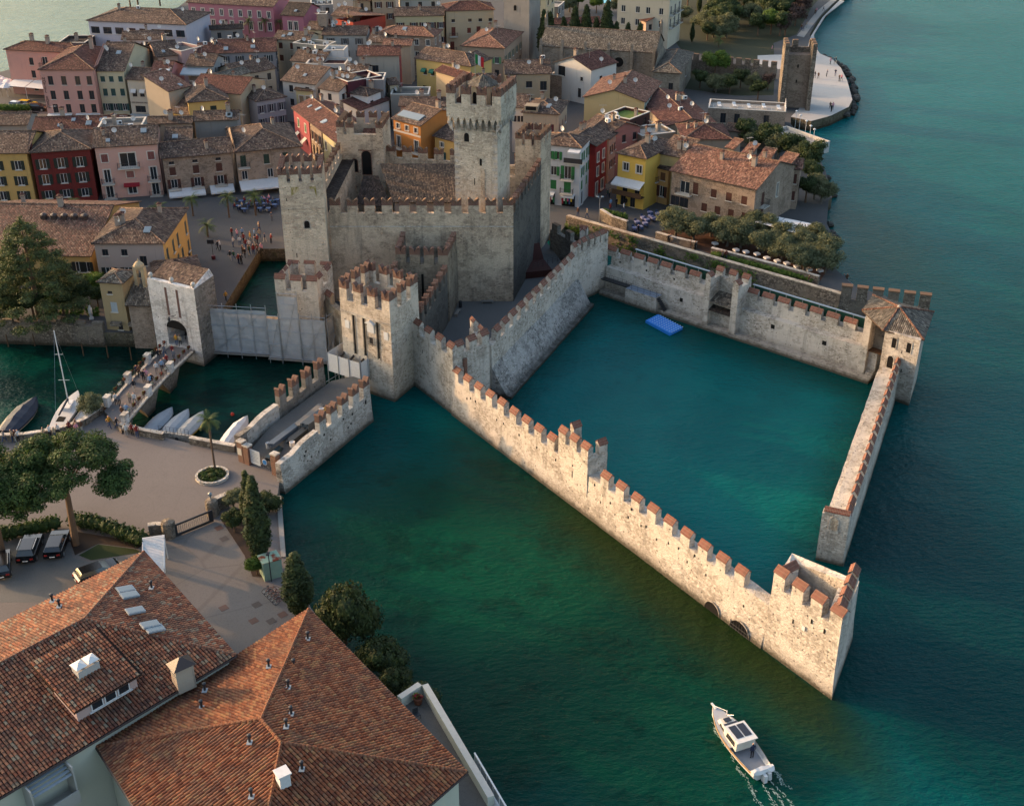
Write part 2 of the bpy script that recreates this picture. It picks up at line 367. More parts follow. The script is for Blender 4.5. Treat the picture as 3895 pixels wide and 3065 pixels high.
# ================================================================== the setting: water and ground
def water_mat(name):
    m=NT(name);P=m.pos();sp=m.n('SeparateXYZ',None,i0=P);X,Y=sp.outputs[0],sp.outputs[1]
    n1=m.noise(P,.035,5,.6);n2=m.noise(P,.11,5,.65);wob=m.math('MULTIPLY',m.math('SUBTRACT',n2,.5),14.0)
    def side(p,q,w=1.5): # 1 on the left of the line p->q
        dx,dy=q[0]-p[0],q[1]-p[1];L=math.hypot(dx,dy);nx,ny=-dy/L,dx/L
        d=m.math('ADD',m.math('ADD',m.math('MULTIPLY',X,nx),m.math('MULTIPLY',Y,ny)),-(p[0]*nx+p[1]*ny))
        return d
    def blob(x,y,r0,r1,sx=1.0,sy=1.0):
        a=m.math('MULTIPLY',m.math('SUBTRACT',X,x),sx);b=m.math('MULTIPLY',m.math('SUBTRACT',Y,y),sy)
        d=m.math('ADD',m.math('SQRT',m.math('ADD',m.math('MULTIPLY',a,a),m.math('MULTIPLY',b,b))),wob)
        return m.math('SUBTRACT',1.0,m.ss(d,r0,r1))
    deep=lin('#065456')
    col=m.mix(m.ss(n1,.35,.65),deep,lin('#086466'))
    # open lake to the right, sky reflection painted in lighter and bluer far out
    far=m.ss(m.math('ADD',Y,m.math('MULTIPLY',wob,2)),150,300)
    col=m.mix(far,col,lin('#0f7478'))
    col=m.mix(m.math('MULTIPLY',blob(90,135,20,60),.6),col,lin('#0b5355'))
    # bay in front of the castle: green sandy shoal with dark weed
    bay=blob(0,95,18,46)
    col=m.mix(bay,col,lin('#073a2e'))
    col=m.mix(m.math('MULTIPLY',blob(-3,100,3,17,.8,1.0),.95),col,lin('#0a5039'))
    col=m.mix(m.math('MULTIPLY',blob(15,76,3,16),.7),col,lin('#0a4a38'))
    col=m.mix(m.math('MULTIPLY',blob(47,80,4,18),.8),col,lin('#0a5245'))
    weed=m.math('MULTIPLY',m.ss(m.noise(P,.13,6,.75),.50,.62),bay);col=m.mix(m.math('MULTIPLY',weed,.5),col,lin('#05231b'))
    # olive bed along the foot of the long wall
    dA=m.math('MULTIPLY',side((-13,141.6),(23.9,88.8)),-1.0)
    ol=m.math('MULTIPLY',m.math('SUBTRACT',1.0,m.ss(m.math('ADD',dA,m.math('MULTIPLY',wob,.35)),1.5,9.0)),m.ss(X,0,10))
    ol=m.math('MULTIPLY',ol,m.math('SUBTRACT',1.0,m.ss(X,27,34)))
    col=m.mix(m.math('MULTIPLY',m.math('MULTIPLY',ol,m.ss(dA,-1,0)),.9),col,lin('#31391a'))
    # dark weedy ground by the outer tower
    col=m.mix(m.math('MULTIPLY',blob(44,95,6,22,1,.45),.85),col,lin('#033a40'))
    # harbour basin with a pale sandy bed
    ins=m.math('MINIMUM',m.math('MINIMUM',side((-13,141.6),(23.9,88.8)),m.math('MULTIPLY',side((-1.8,139.9),(11.1,169.8)),-1.0)),
                 m.math('MINIMUM',m.math('MULTIPLY',side((16.7,167.7),(45.8,142.8)),-1.0),side((34.3,101.6),(49.3,136.8))))
    har=m.mix(m.ss(m.noise(P,.05,4),.36,.64),lin('#016064'),lin('#016e70'))
    har=m.mix(m.math('MULTIPLY',blob(33,112,2,13),.6),har,lin('#047a72'))
    har=m.mix(m.math('SUBTRACT',1.0,m.ss(m.math('ADD',ins,m.math('MULTIPLY',wob,.5)),1,9)),har,lin('#024746'))  # dark reflection of the walls painted round the basin edge
    col=m.mix(m.ss(ins,-.6,.2),col,har)
    # castle channel and moat on the left
    ch=m.math('MULTIPLY',m.math('SUBTRACT',1.0,m.ss(X,-24,-18)),m.math('MULTIPLY',m.ss(Y,118,122),m.math('SUBTRACT',1.0,m.ss(Y,195,200))))
    col=m.mix(m.math('MULTIPLY',ch,.92),col,m.mix(m.ss(n2,.4,.62),lin('#04211c'),lin('#0a4136')))
    # western lake, pale sky reflection painted into the water colour
    col=m.mix(m.math('MULTIPLY',m.math('SUBTRACT',1.0,m.ss(X,-110,-80)),m.ss(Y,200,260)),col,lin('#7d938c'))
    # shallows round the rocks and the beach
    col=m.mix(m.math('MULTIPLY',blob(62,190,2,22,1.6,.6),.6),col,lin('#3d5a50'))
    r1=m.noise(m.map(P,(.8,1.5,1)),1.15,4,.65);r2=m.noise(m.map(P,(.9,1,1)),.28,3,.6);calm=m.noise(P,.03,3)
    h=m.math('ADD',m.math('MULTIPLY',r1,m.math('ADD',.25,m.math('MULTIPLY',calm,.9))),m.math('MULTIPLY',r2,.9))
    col=m.mix(1.0,col,(.42,.56,.52),'MULTIPLY');m.set(m.p,'Base Color',col);m.set(m.p,'Roughness',.12);m.set(m.p,'IOR',1.33);m.set(m.p,'Specular IOR Level',.09)
    m.bump(h,1.0,.32);return m.m
MAKE['water']=water_mat
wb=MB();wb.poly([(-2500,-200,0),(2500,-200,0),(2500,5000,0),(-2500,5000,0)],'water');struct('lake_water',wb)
def ground(name,pts,z,m,z0=-1.5,side='stone_grey'):
    b=MB();pp=[(p[0],p[1])for p in pts]
    a=sum(pp[i][0]*pp[(i+1)%len(pp)][1]-pp[(i+1)%len(pp)][0]*pp[i][1]for i in range(len(pp)))
    if a<0:pp.reverse()
    b.prism(pp,z0,z,side,m);return struct(name,b)
# town: the retaining wall of the lakeside path forms its edge towards the castle
TG=2.2
RET0,RET1=at('g',755,482,3.6),at('h',1060,905,3.6) # front top edge of the retaining wall
RET2=at('h',1760,1015,3.0)
town=[at('e',-150,1284,0),at('e',860,1318,0),at('e',1270,1326,0),V(-47.5,152,0),V(-42.5,152,0),V(-41.9,166.5,0),V(-41.0,183.9,0),V(-34,184,0),V(-30,197,0),V(-14,197,0),
        V(6,196,0),V(7,188,0),RET0,RET1,RET2,at('h',1400,900,TG),at('h',1180,830,TG),at('h',1020,690,TG),at('h',1005,560,TG),at('h',1030,480,TG),at('h',950,320,TG),at('h',965,130,TG),
        at('d',845,1365,TG),at('d',800,1180,TG),at('d',722,1030,TG),at('d',560,860,TG),at('d',560,810,TG),at('d',700,840,TG),at('d',840,800,TG),at('d',960,740,TG),at('d',985,690,TG),at('d',950,560,TG),at('d',905,470,TG),at('d',840,405,TG),
        at('d',740,370,TG),at('d',715,300,TG),at('d',690,240,TG),at('d',750,130,TG),at('d',860,20,TG),at('d',1000,-90,TG),at('d',700,-420,TG),
        at('a',1700,-420,TG),at('a',1600,-60,TG),at('a',1450,60,TG),at('a',1000,180,TG),at('a',740,290,TG),at('a',600,350,TG),at('a',100,560,TG),at('a',-200,640,TG),at('a',-900,900,TG),at('e',-800,900,TG)]
ground('town_ground',town,TG,'piazza',-1.5,'rubble_moss')
# castle islet
ground('castle_ground',[V(-21.5,143,0),V(-15.5,138.5,0),V(-12.9,142,0),V(-6.5,134.5,0),V(-2.6,139.5,0),V(10.6,168.5,0),V(13.6,173,0),V(8.2,180,0),V(5.5,190.5,0),V(-8,194,0),V(-28.5,196.5,0),V(-33.5,180,0),V(-32.5,161,0),V(-26,150,0)],1.2,'gravel',-1.5,'stone_grey')
# southern quay and hotel forecourt
QZ=1.5
quay=[at('i',-400,600,QZ),at('i',0,590,QZ),at('i',340,565,QZ),at('i',560,520,QZ),at('i',690,470,QZ),at('i',850,345,QZ),at('i',985,495,QZ),at('i',1330,560,QZ),at('i',1540,610,QZ),at('i',1920,655,QZ),
        V(-30.9,120.6,0),V(-27,117.4,0),V(-26.4,115.6,0),at('j',330,1480,QZ),at('j',365,1700,QZ),at('w',606,1180,QZ),at('w',660,1290,QZ),at('w',760,1400,QZ),at('w',870,1490,QZ),at('w',1000,1640,QZ),at('w',1200,1900,QZ),at('w',-300,1950,QZ)]
ground('quay_ground',quay,QZ,'asphalt',-1.5,'stone_grey')
# ---- castle materials
MAKE['green_glass']=lambda n:NT(n).fin((.015,.05,.035),.2,.5)
MAKE['stone_mid']=lambda n:stone(n,'#cdbca6','#9e8c78','#cabba6',2.5,.4,.3,br=1.0)
MAKE['canvas_w']=lambda n:paint(n,'#d6d3cf',.75)
MAKE['wood_dark']=lambda n:wood(n,'#4a4038','#332b25')
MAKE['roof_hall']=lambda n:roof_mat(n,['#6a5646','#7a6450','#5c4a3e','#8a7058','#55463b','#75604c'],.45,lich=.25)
MAKE['stone_tower']=lambda n:stone(n,'#cdb89a','#a8927a','#c8b498',1.9,.2,.3,br=1.05)
MAKE['stone_great']=lambda n:stone(n,'#c8b8a0','#9a8a76','#c4b49c',2.2,.3,.32,br=1.05)
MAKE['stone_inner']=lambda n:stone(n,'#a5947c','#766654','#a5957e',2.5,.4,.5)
def lichen(name):
    m=NT(name);k=m.noise(m.map(m.pos(),(1.5,1.5,.5)),1.6,5,.7)
    c=m.mix(m.ss(k,.42,.6),lin('#b8a280'),lin('#7d7136'));m.fin(c,.95,.1);return m.m
MAKE['lichen']=lichen
# ================================================================== castle helpers
RC=random.Random(7)
def wall_mesh(L,sec,m='stone',seg=1.6,jit=.035,seed=1):
    r=random.Random(seed);n=max(1,int(L/seg));b=MB();rings=[]
    for i in range(n+1):
        x=L*i/n;rings.append([(x,y+(r.uniform(-jit,jit)if z>-.5 else 0),z+(r.uniform(-jit,jit)if z>.5 else 0))for y,z in sec])
    k=len(sec)
    vs=[p for rg in rings for p in rg];fs=[]
    for i in range(n):
        for j in range(k):fs.append((i*k+j,i*k+(j+1)%k,(i+1)*k+(j+1)%k,(i+1)*k+j))
    fs+=[tuple(reversed(range(k))),tuple(range(n*k,n*k+k))]
    return b.mesh_faces(vs,fs,m)
_ml={}
def merlon_mesh(kind,w,h,th,m):
    key=(kind,round(w,2),round(h,2),round(th,2),m)
    if key in _ml:return _ml[key]
    b=MB();c=MB()
    if kind=='g':
        b.extr_x([(0,-.02),(th,-.02),(th,h-.34),(.62*th,h),(0,h-.52)],0,w,m)
        c.extr_x([(-.07,h-.57),(.62*th,h+.004),(th+.06,h-.36),(th+.06,h-.27),(.62*th,h+.10),(-.07,h-.46)],-.05,w+.05,'cap')
    else:
        d=.30*h;pr=[];ks=7
        for i in range(ks+1):
            t=i/ks;pr.append((w*.5*t,h-d*t**2.2 if i else h-.12))
        prof=[(0,0)]+[(w,0)]+[(w-x,z)for x,z in pr[:-1]]+[(x,z)for x,z in reversed(pr)]
        sp=h-d-.3
        b.box(0,0,-.02,w,th,sp,m)
        up=[(0,sp),(w,sp)]+[(w-x,z)for x,z in pr[:-1]]+[(x,z)for x,z in reversed(pr)]
        b.extr_y(up,0.012,th-.012,'brick')
        top=[(-.04,pr[0][1]-.02)]+pr[1:-1];top2=[(x,z+.10)for x,z in top]
        for sgn in(0,1):
            pts=top+[pr[-1]];ptt=[(-.05,pr[0][1]+.10)]+[(x,z+.12)for x,z in pr[1:-1]]+[(pr[-1][0],pr[-1][1]+.12)]
            pl=pts+list(reversed(ptt))
            if sgn:pl=[(w-x,z)for x,z in pl];pl.reverse()
            c.extr_y(pl,-.05,th+.05,'brick' if m!='stone_warm' else 'cap_old')
    r=(b.mesh('merlon'),c.mesh('cap'));_ml[key]=r;return r
def cap_old(name):
    m=NT(name);n_=m.noise(m.pos(),3,4,.65)
    return m.fin(m.mix(n_,lin('#4f4238'),lin('#83664f')),.95,.1)
MAKE['cap_old']=cap_old
def merlon(parent,kind,x,y,z,w,h,th,rz=0.0,m='stone'):
    a,c=merlon_mesh(kind,w,h,th,m)
    o=inst(a,'merlon',parent,(x,y,z),rz);inst(c,'cap',o);return o
def merlon_row(parent,kind,n,x0,x1,y,z,w,h,th,m='stone',z1=None,skip=()):
    for i in range(n):
        t=i/(n-1)if n>1 else 0;x=x0+(x1-w-x0)*t
        if i in skip:continue
        merlon(parent,kind,x,y,z+((z1 if z1 is not None else z)-z)*t,w,h*RC.uniform(.97,1.03),th,0,m)
def rampart(name,label,p0,p1,sec,m='stone',cat='wall',seed=1,group=None):
    L=math.hypot(p1[0]-p0[0],p1[1]-p0[1])
    t=thing(name,label,cat,(p0[0],p0[1],0),ang(p0,p1),group)
    wall_mesh(L,sec,m,seed=seed).build('masonry',t)
    return t,L
def inset(q,d):
    n=len(q);out=[]
    for i in range(n):
        a,b,c=q[i-1],q[i],q[(i+1)%n]
        e1=(b-a).to_2d().normalized();e2=(c-b).to_2d().normalized()
        n1=Vector((-e1.y,e1.x));n2=Vector((-e2.y,e2.x));bis=(n1+n2);k=d/max(.2,bis.normalized().dot(n1))
        bb=bis.normalized()*k;out.append(Vector((b.x+bb.x,b.y+bb.y,0)))
    return out
def tower(name,label,corners,z0,zf,zp,th=.7,m='stone',kind='g',counts=(3,3,3,3),w=1.1,h=1.6,batter=0.0,cat='tower',drop=(),inner=None,zps=None):
    zc=zps or[zp]*4
    """corners anticlockwise from above, starting front-left; returns the root (local axes: x along the front)"""
    o=corners[0];rz=ang(corners[0],corners[1]);R=Matrix.Rotation(-rz,3,'Z')
    q=[R@Vector((c[0]-o[0],c[1]-o[1],0))for c in corners]
    t=thing(name,label,cat,(o[0],o[1],0),rz)
    b=MB();n=4;base=inset(q,-batter)if batter else q;inn=inset(q,th)
    lv=[(z0,base),(min(2.5,zp-1),inset(q,-batter*.3)if batter else q),(zp,q)]
    r=random.Random(len(label))
    for(za,qa),(zb,qb)in zip(lv,lv[1:]):
        for i in range(n):
            j=(i+1)%n;A,B2,Cc,Dd=qa[i],qa[j],qb[j],qb[i];ks=max(1,int((zb-za)/2.2));ls=max(1,int((A-B2).length/2.2))
            def pt(u,v):
                p=(A.lerp(B2,u)).lerp(Dd.lerp(Cc,u),v);e=0 if u in(0,1)or v in(0,1)else .03
                return(p.x+r.uniform(-e,e),p.y+r.uniform(-e,e),za+(zb-za)*v-(0 if zb<zp else v*(zp-(zc[i]+(zc[j]-zc[i])*u))))
            g=[[pt(a/ls,c/ks)for a in range(ls+1)]for c in range(ks+1)]
            for c in range(ks):
                for a in range(ls):b.poly([g[c][a],g[c][a+1],g[c+1][a+1],g[c+1][a]],m)
    for i in range(n):
        j=(i+1)%n
        b.poly([(q[i].x,q[i].y,zc[i]),(q[j].x,q[j].y,zc[j]),(inn[j].x,inn[j].y,zc[j]),(inn[i].x,inn[i].y,zc[i])],m)
        b.poly([(inn[i].x,inn[i].y,zc[i]),(inn[j].x,inn[j].y,zc[j]),(inn[j].x,inn[j].y,zf),(inn[i].x,inn[i].y,zf)],inner or m)
    b.poly([(p.x,p.y,zf)for p in inn],inner or 'stone_grey')
    b.build('masonry',t)
    for i in range(n):
        j=(i+1)%n;d=q[j]-q[i];L=d.length;a=math.atan2(d.y,d.x);k=counts[i]
        if not k:continue
        s,e=(0,L)if i%2==0 else(th+.004,L-th-.004);ww=min(w,(e-s)/(k+.4*max(0,k-1)))
        for c in range(k):
            if(i,c)in drop:continue
            x=s+(e-s-ww)*(c/(k-1)if k>1 else .5)
            P=q[i]+d.normalized()*x
            mo=merlon(t,kind,P.x,P.y,zp+.002,ww,h*RC.uniform(.97,1.03),th,a,m)
    t['qx']=0;del t['qx']
    return t,q,rz
def opening(parent,name,x,y,z,w,h,rz=0.0,arch=True,fr='stone_grey',m='dark',pane=None):
    """dark opening with a stone surround, on a face that looks towards local -y"""
    k=8;prof=[(-w/2,0),(w/2,0),(w/2,h-(w/2 if arch else 0))]
    if arch:prof+=[(w/2*math.cos(math.pi*i/k),h-w/2+w/2*math.sin(math.pi*i/k))for i in range(1,k)]
    prof+=[(-w/2,h-(w/2 if arch else 0))]
    b=MB();b.extr_y(prof,-.02,.05,m);o=b.build(name,parent,(x,y,z),rz,smooth=False)
    f=MB();s=.12
    f.box(-w/2-s,-.07,-.10,w/2+s,.03,-.003,fr)
    f.box(-w/2-s,-.06,0,-w/2-.003,.03,h-(w/2 if arch else 0),fr);f.box(w/2+.003,-.06,0,w/2+s,.03,h-(w/2 if arch else 0),fr)
    if arch:
        for i in range(k):
            a0,a1=math.pi*i/k,math.pi*(i+1)/k;r0,r1=w/2+.003,w/2+s;zc=h-w/2
            f.extr_y([(r0*math.cos(a0),zc+r0*math.sin(a0)),(r1*math.cos(a0),zc+r1*math.sin(a0)),(r1*math.cos(a1),zc+r1*math.sin(a1)),(r0*math.cos(a1),zc+r0*math.sin(a1))],-.06,.03,fr)
    else:f.box(-w/2-s,-.06,h+.003,w/2+s,.03,h+s,fr)
    f.build('surround',o);return o
def slit(parent,x,y,z,w=.12,h=.9,rz=0.0):
    b=MB();b.box(-w/2,-.015,0,w/2,.05,h,'dark');return b.build('arrow_slit',parent,(x,y,z),rz)
# ================================================================== harbour walls
pA0,pA1=V(-13.0,141.6,0),V(23.9,88.8,0);LA=(pA1-pA0).length;dA=(pA1-pA0)/LA
def onA(s):return pA0+dA*s
def s_at(k,x,y,z): # distance along the long wall of a survey mark at height z
    return(at(k,x,y,z)-V(pA0.x,pA0.y,z)).dot(dA)
sHi=s_at('p',1358,920,9.3)
# tall stretch beside the gate tower
t,L=rampart('curtain_wall','tall pale stone wall with tile capped merlons between gate tower and basin',pA0,onA(sHi),[(-.35,-1),(-.05,1.6),(0,8.0),(.7,8.0),(.7,6.2),(1.6,6.2),(1.6,-1)][::-1]and[(-.35,-1),(1.6,-1),(1.6,6.2),(.7,6.2),(.7,8.0),(0,8.0),(-.05,1.6)],seed=3)
merlon_row(t,'g',4,.6,L,0,8.0,1.35,1.75,.7)
for i in range(3):slit(t,2.5+2.4*i,0,5.6,.14,.5)
# return of that stretch: small flanking turret at the corner of the basin
c0=onA(sHi);c1=V(-2.9,138.0,0)
t,L=rampart('flank_wall','short pale wall of the corner turret with three capped merlons above basin',c0,c1,[(-.1,-1),(1.0,-1),(1.0,8.0),(0,8.0)],seed=4)
merlon_row(t,'g',3,.72,L,0,8.0,1.25,1.75,.7)
b=MB();b.tube((1.9,-.18,3.6),(1.9,-.18,7.3),.3,.3,8,'brick');b.build('brick_shaft',t)
t,L=rampart('turret_side_wall','narrow back wall of the corner turret facing the gravel yard',c1,V(-4.8,142.2,0),[(0,-1),(.8,-1),(.8,8.0),(0,8.0)],seed=5)
merlon_row(t,'g',2,.75,L,0,8.0,1.2,1.7,.7)
# long sunlit wall
sA=[(-.55,-1),(1.35,-1),(1.35,5.0),(0,5.0),(-.08,2.4),(-.30,.9)]
sT0,sT1=s_at('k',855,700,7.6),s_at('k',1128,850,7.6)
t,L=rampart('harbour_wall','long sunlit stone harbour wall with tile capped merlons, green water at its foot',onA(sHi+.02),onA(LA-.1),sA,seed=6)
off=sHi+.02
def merlonsA(n,s0,s1,par,lo):
    for i in range(n):
        s=s0+(s1-s0)*i/(n-1)-lo
        merlon(par,'g',s,0,4.98,1.32,1.75*RC.uniform(.96,1.03),.75)
merlonsA(10,s_at('j',1770,410,6.7),s_at('k',792,790,6.7),t,off)
merlonsA(9,s_at('k',1140,1010,6.7),s_at('l',297,708,6.7),t,off)
for i in range(26):slit(t,RC.uniform(2,L-2),-.06,RC.uniform(2.6,4.6),.16,.28)
for kx,ky,ww,hh in((135,975,2.0,1.35),(325,1100,2.6,1.5)):
    p=at('l',kx,ky+20,0.3);s=(p-V(pA0.x,pA0.y,p.z)).dot(dA)-off
    o=opening(t,'water_arch',s,-.42,-.2,ww,hh,0,True,'stone')
    if kx>200:
        g=MB()
        for i in range(7):g.tube((-ww/2+.2+i*.37,-.1,0),(-ww/2+.2+i*.37,-.1,1.25),.03,.03,5,'iron')
        for z in(.35,.75):g.tube((-ww/2,-.1,z),(ww/2,-.1,z),.03,.03,5,'iron')
        g.build('grille',o)
# open-backed turret half way along the long wall
tw=thing('wall_turret','small open-backed turret half way along the sunlit harbour wall','turret',onA(sT0),ang(pA0,pA1));Lt=sT1-sT0
b=MB();b.box(0,-.12,2.0,Lt,.62,7.1,'stone');b.box(0,.623,2.0,.7,2.6,7.1,'stone');b.box(Lt-.7,.623,2.0,Lt,2.6,7.1,'stone');b.build('masonry',tw)
merlon_row(tw,'g',3,0,Lt,-.12,7.1,1.25,1.7,.7)
for xx,a in((.70,math.pi/2),(Lt,math.pi/2)):merlon(tw,'g',xx,1.45,7.1,1.1,1.7,.66,a)
slit(tw,Lt*.5,-.12,3.4,.12,.9);slit(tw,Lt*.5,-.12,4.9,.2,.2)
# corner tower in the lake
SE=[V(23.9,88.8,0),V(28.6,82.3,0),V(32.2,89.9,0),V(27.4,96.2,0)]
t,q,rz=tower('corner_tower','sunlit square tower at the outer corner of the harbour, hollow inside',SE,-1,3.2,7.5,.85,'stone','g',(4,4,0,0),1.35,1.95,.35,zps=[7.5,7.5,7.0,5.6])
merlon(t,'g',q[0].x+.85,q[0].y+.86,7.5,1.5,1.9,.8,math.pi/2)
b=MB();b.box(-.18,-.05,0,.18,.02,.5,'white');b.build('stone_plaque',t,(4.2,-.12,5.0))
for x,z in((2.9,4.9),(5.2,1.6),(4.9,6.2),(6.4,6.1)):slit(t,x,-.06,z,.16,.45)
e1=(q[2]-q[1]).normalized();pe=q[1]+e1*1.4+V(-1.0,0,0);ie=[pe,pe+e1*5.2,pe+e1*5.2-V(.9,0,0),pe-V(.9,0,0)]
b=MB();b.hexa([V(p.x,p.y,3.2)for p in ie],[V(p.x,p.y,6.4)for p in ie],'stone');b.build('inner_ledge',t)
# outer east wall with wall walk
pE0,pE1=V(34.3,101.6,0),V(49.6,137.3,0)
sE=[(-.25,-1),(2.6,-1),(2.6,3.9),(2.1,3.9),(2.1,4.35),(.62,4.35),(.62,5.0),(0,5.0),(-.03,1.5)]
t,L=rampart('sea_wall','pale wall with sunlit walk and capped merlons between hollow tower and roofed tower',pE0,pE1,sE,seed=9)
merlon_row(t,'g',16,2.6,L-.3,0,4.98,1.45,1.25,.6)
b=MB();b.box(-.05,-.02,-1,.9,2.75,6.0,'stone');b.build('end_pier',t)
a_,c_=merlon_mesh('g',2.5,.6,.95,'stone');o=inst(a_,'merlon',t,(-.1+.98,.05,6.0),math.pi/2);inst(c_,'cap',o)
opening(t,'niche',-.06,1.45,4.2,.75,1.5,-math.pi/2,True,'stone','stone_warm')
merlon(t,'g',.95,0,4.98,1.4,1.25,.6)
# roofed tower
ET=[V(47.5,138.9,0),V(51.0,135.6,0),V(53.8,142.0,0),V(50.0,145.2,0)]
o0=ET[0];rzE=ang(ET[0],ET[1]);RE=Matrix.Rotation(-rzE,3,'Z')
qe=[RE@(p-o0)for p in ET]
t=thing('roofed_tower','pale stone tower with a low tiled hip roof at the far harbour corner','tower',o0,rzE)
b=MB();b.prism(qe,-1,9.3,'stone');b.build('masonry',t)
ex=[RE@(at('t',x,y,9.2)-V(o0.x,o0.y,0))for x,y in((650,225),(880,447),(1325,552),(1432,245),(770,62))]
ap=RE@(at('t',1055,190,11.3)-V(o0.x,o0.y,0))
rb=MB()
for i in range(5):
    p,r2=ex[i],ex[(i+1)%5];rb.poly([p,r2,ap],'roof_grey');rb.poly([p-V(0,0,.14),r2-V(0,0,.14),r2,p],'wood')
rb.poly([p-V(0,0,.141)for p in reversed(ex)],'wood');rf=rb.build('roof',t)
rg=MB()
for p in ex:rg.tube(p+V(0,0,.03),ap+V(0,0,.05),.13,.13,6,'roof_orange')
rg.lathe([(.28,-.05),(.22,.15),(.05,.3)],8,'stone',ap);rg.build('ridge_tiles',rf)
Lx=(qe[1]-qe[0]).length
for x in(Lx*.3,Lx*.72):opening(t,'window',x,0,7.2,.6,1.35,0,False,'stone','dark')
opening(t,'doorway',Lx*.28,-.0,4.3,.8,1.7,0,True,'stone','dark')
slit(t,Lx*.55,0,6.8,.12,.4);slit(t,Lx*.62,0,4.2,.14,.5);slit(t,Lx*.45,0,1.3,.14,.5)
# pier and stair bay left of the roofed tower
b=MB()
pr0=RE@(at('D',1885,1500,.7)-V(o0.x,o0.y,0));
t2=thing('stair_bay','shaded stone bay with steps beside the roofed tower','stair',at('D',1880,1495,0),ang(V(16.7,167.7,0),V(45.8,142.8,0)))
b.box(0,0,-1,.95,1.6,8.9,'stone');b.box(.96,1.6,-1,4.2,2.2,8.8,'stone_grey');b.build('pier',t2)
for i in range(6):
    s=MB();s.box(1.1,1.5-.26*i-.3,.6,2.1,1.5-.26*i,2.0-.24*i,'stone');s.build('step',t2)
s=MB();s.box(.97,.3,4.0,4.0,1.58,4.15,'wood');s.build('landing',t2)
# harbour side of the northern wall: quay path, ledge and parapet
pN0,pN1=V(13.3,170.6,0),V(47.2,141.5,0)
sN=[(0,-1),(5.0,-1),(5.0,5.4),(3.05,5.4),(2.98,4.1),(1.75,4.1),(1.6,.62),(.35,.6),(.3,.42),(.05,.42)]
t,LN=rampart('basin_wall','pale wall with ledge and merlons on the far side of the harbour basin',pN0,pN1,sN,seed=12)
uN=(pN1-pN0).normalized()
def s_n(k,x,y,z):return(at(k,x,y,z)-V(pN0.x,pN0.y,z)).dot(uN)
for k,pts in(('C',((520,150),(690,205),(865,260),(1045,310),(1215,365),(1400,425),(1585,480))),('D',((545,500),(730,555),(915,610),(1100,675),(1290,730),(1485,790),(1690,855)))):
    for x,y in pts:merlon(t,'g',s_n(k,x,y,6.6),3.05,5.38,1.75,1.5,.65)
for x,y in((740,320),(1080,425),(1440,535)):slit(t,s_n('C',x,y,4.9),3.0,4.7,.28,.28)
for x,y,w_ in((815,960,.55),(1420,1160,.6)):slit(t,s_n('D',x,y,3.0),1.66,2.7,w_,.6)
slit(t,s_n('C',1458,860,2.5),1.65,2.3,.5,.6)
# glazed safety fence on scaffold tube behind the merlons
for k,xa,xb in(('C',820,1800),('D',590,1955)):
    s0,s1=s_n(k,xa,200,7.0),s_n(k,xb,600,7.0)
    y0={'C':(205,500),'D':(450,880)}[k];s0,s1=s_n(k,xa,y0[0],7.1),s_n(k,xb,y0[1],7.1)
    f=thing('safety_fence','green glazed safety fence with metal rail behind the %s merlons of basin wall'%('left hand' if k=='C' else 'right hand'),'fence',pN0+uN*s0,ang(pN0,pN1))
    b=MB();b.box(0,4.25,7.0,s1-s0,4.6,7.08,'tin');b.build('rail',f)
    n=6 if k=='C' else 7
    for i in range(n):
        x=(s1-s0)*(i+.08)/n;b=MB();b.tube((x,4.4,5.4),(x,4.4,7.0),.04,.04,6,'tin');b.build('post',f)
        g=MB();g.box(x+.1,4.37,5.5,x+(s1-s0)/n-.1,4.40,6.9,'green_glass');g.build('pane',f)
# turret with two lean-to roofs in the middle of the basin wall
sA0,sA1=s_n('D',65,870,.6),s_n('D',440,1000,.6)
t=thing('basin_turret','open turret with two small lean-to roofs in the middle of basin wall','turret',pN0+uN*sA0,ang(pN0,pN1));Lb=sA1-sA0
b=MB();b.box(0,.4,-.9,.85,3.9,7.6,'stone');b.box(Lb-.95,.4,-.9,Lb,3.9,7.6,'stone');b.box(.86,3.1,-.9,Lb-.96,3.85,7.4,'stone');b.build('masonry',t)
for xx in(.85,Lb):merlon(t,'g',xx,.42,7.6,1.0,1.1,.8 if xx<1 else .9,math.pi/2)
merlon_row(t,'g',3,0,Lb,3.12,7.4,1.15,1.3,.7)
for z,m_ in((5.2,'roof_grey'),(3.9,'roof_dark')):
    b=MB();b.extr_x([(.5,z-.9),(3.05,z),(3.05,z+.1),(.5,z-.8)],.87,Lb-.97,m_);b.build('lean_to_roof',t)
slit(t,Lb*.55,3.1,2.2,.5,.6)
# metal gangway and blue quay floor by the tower
def railing(b,p0,p1,h=1.0,n=8,m='iron',r=.025):
    p0,p1=Vector(p0),Vector(p1)
    for i in range(n+1):
        p=p0.lerp(p1,i/n);b.tube(p,p+V(0,0,h),r,r,5,m)
    for z in(h,h*.66,h*.33):b.tube(p0+V(0,0,z),p1+V(0,0,z),r*.8,r*.8,5,m)
t=thing('gangway','black metal gangway and stair along the basin wall above the water','gangway',pN0,ang(pN0,pN1))
g0,g1,g2,g3=s_n('C',435,560,2.6),s_n('C',820,640,2.6),s_n('C',1160,800,2.6),s_n('C',1300,960,.7)
b=MB();b.box(g0,.3,2.45,g1,1.35,2.6,'iron');b.build('deck',t)
b=MB();b.hexa([(g1,-.1,-1),(g2+.3,-.1,-1),(g2+.3,1.8,-1),(g1,1.8,-1)],[(g1+.1,.0,2.5),(g2,.0,2.5),(g2,1.7,2.5),(g1+.1,1.7,2.5)],'stone','paint:#7d8794');b.build('stone_platform',t)
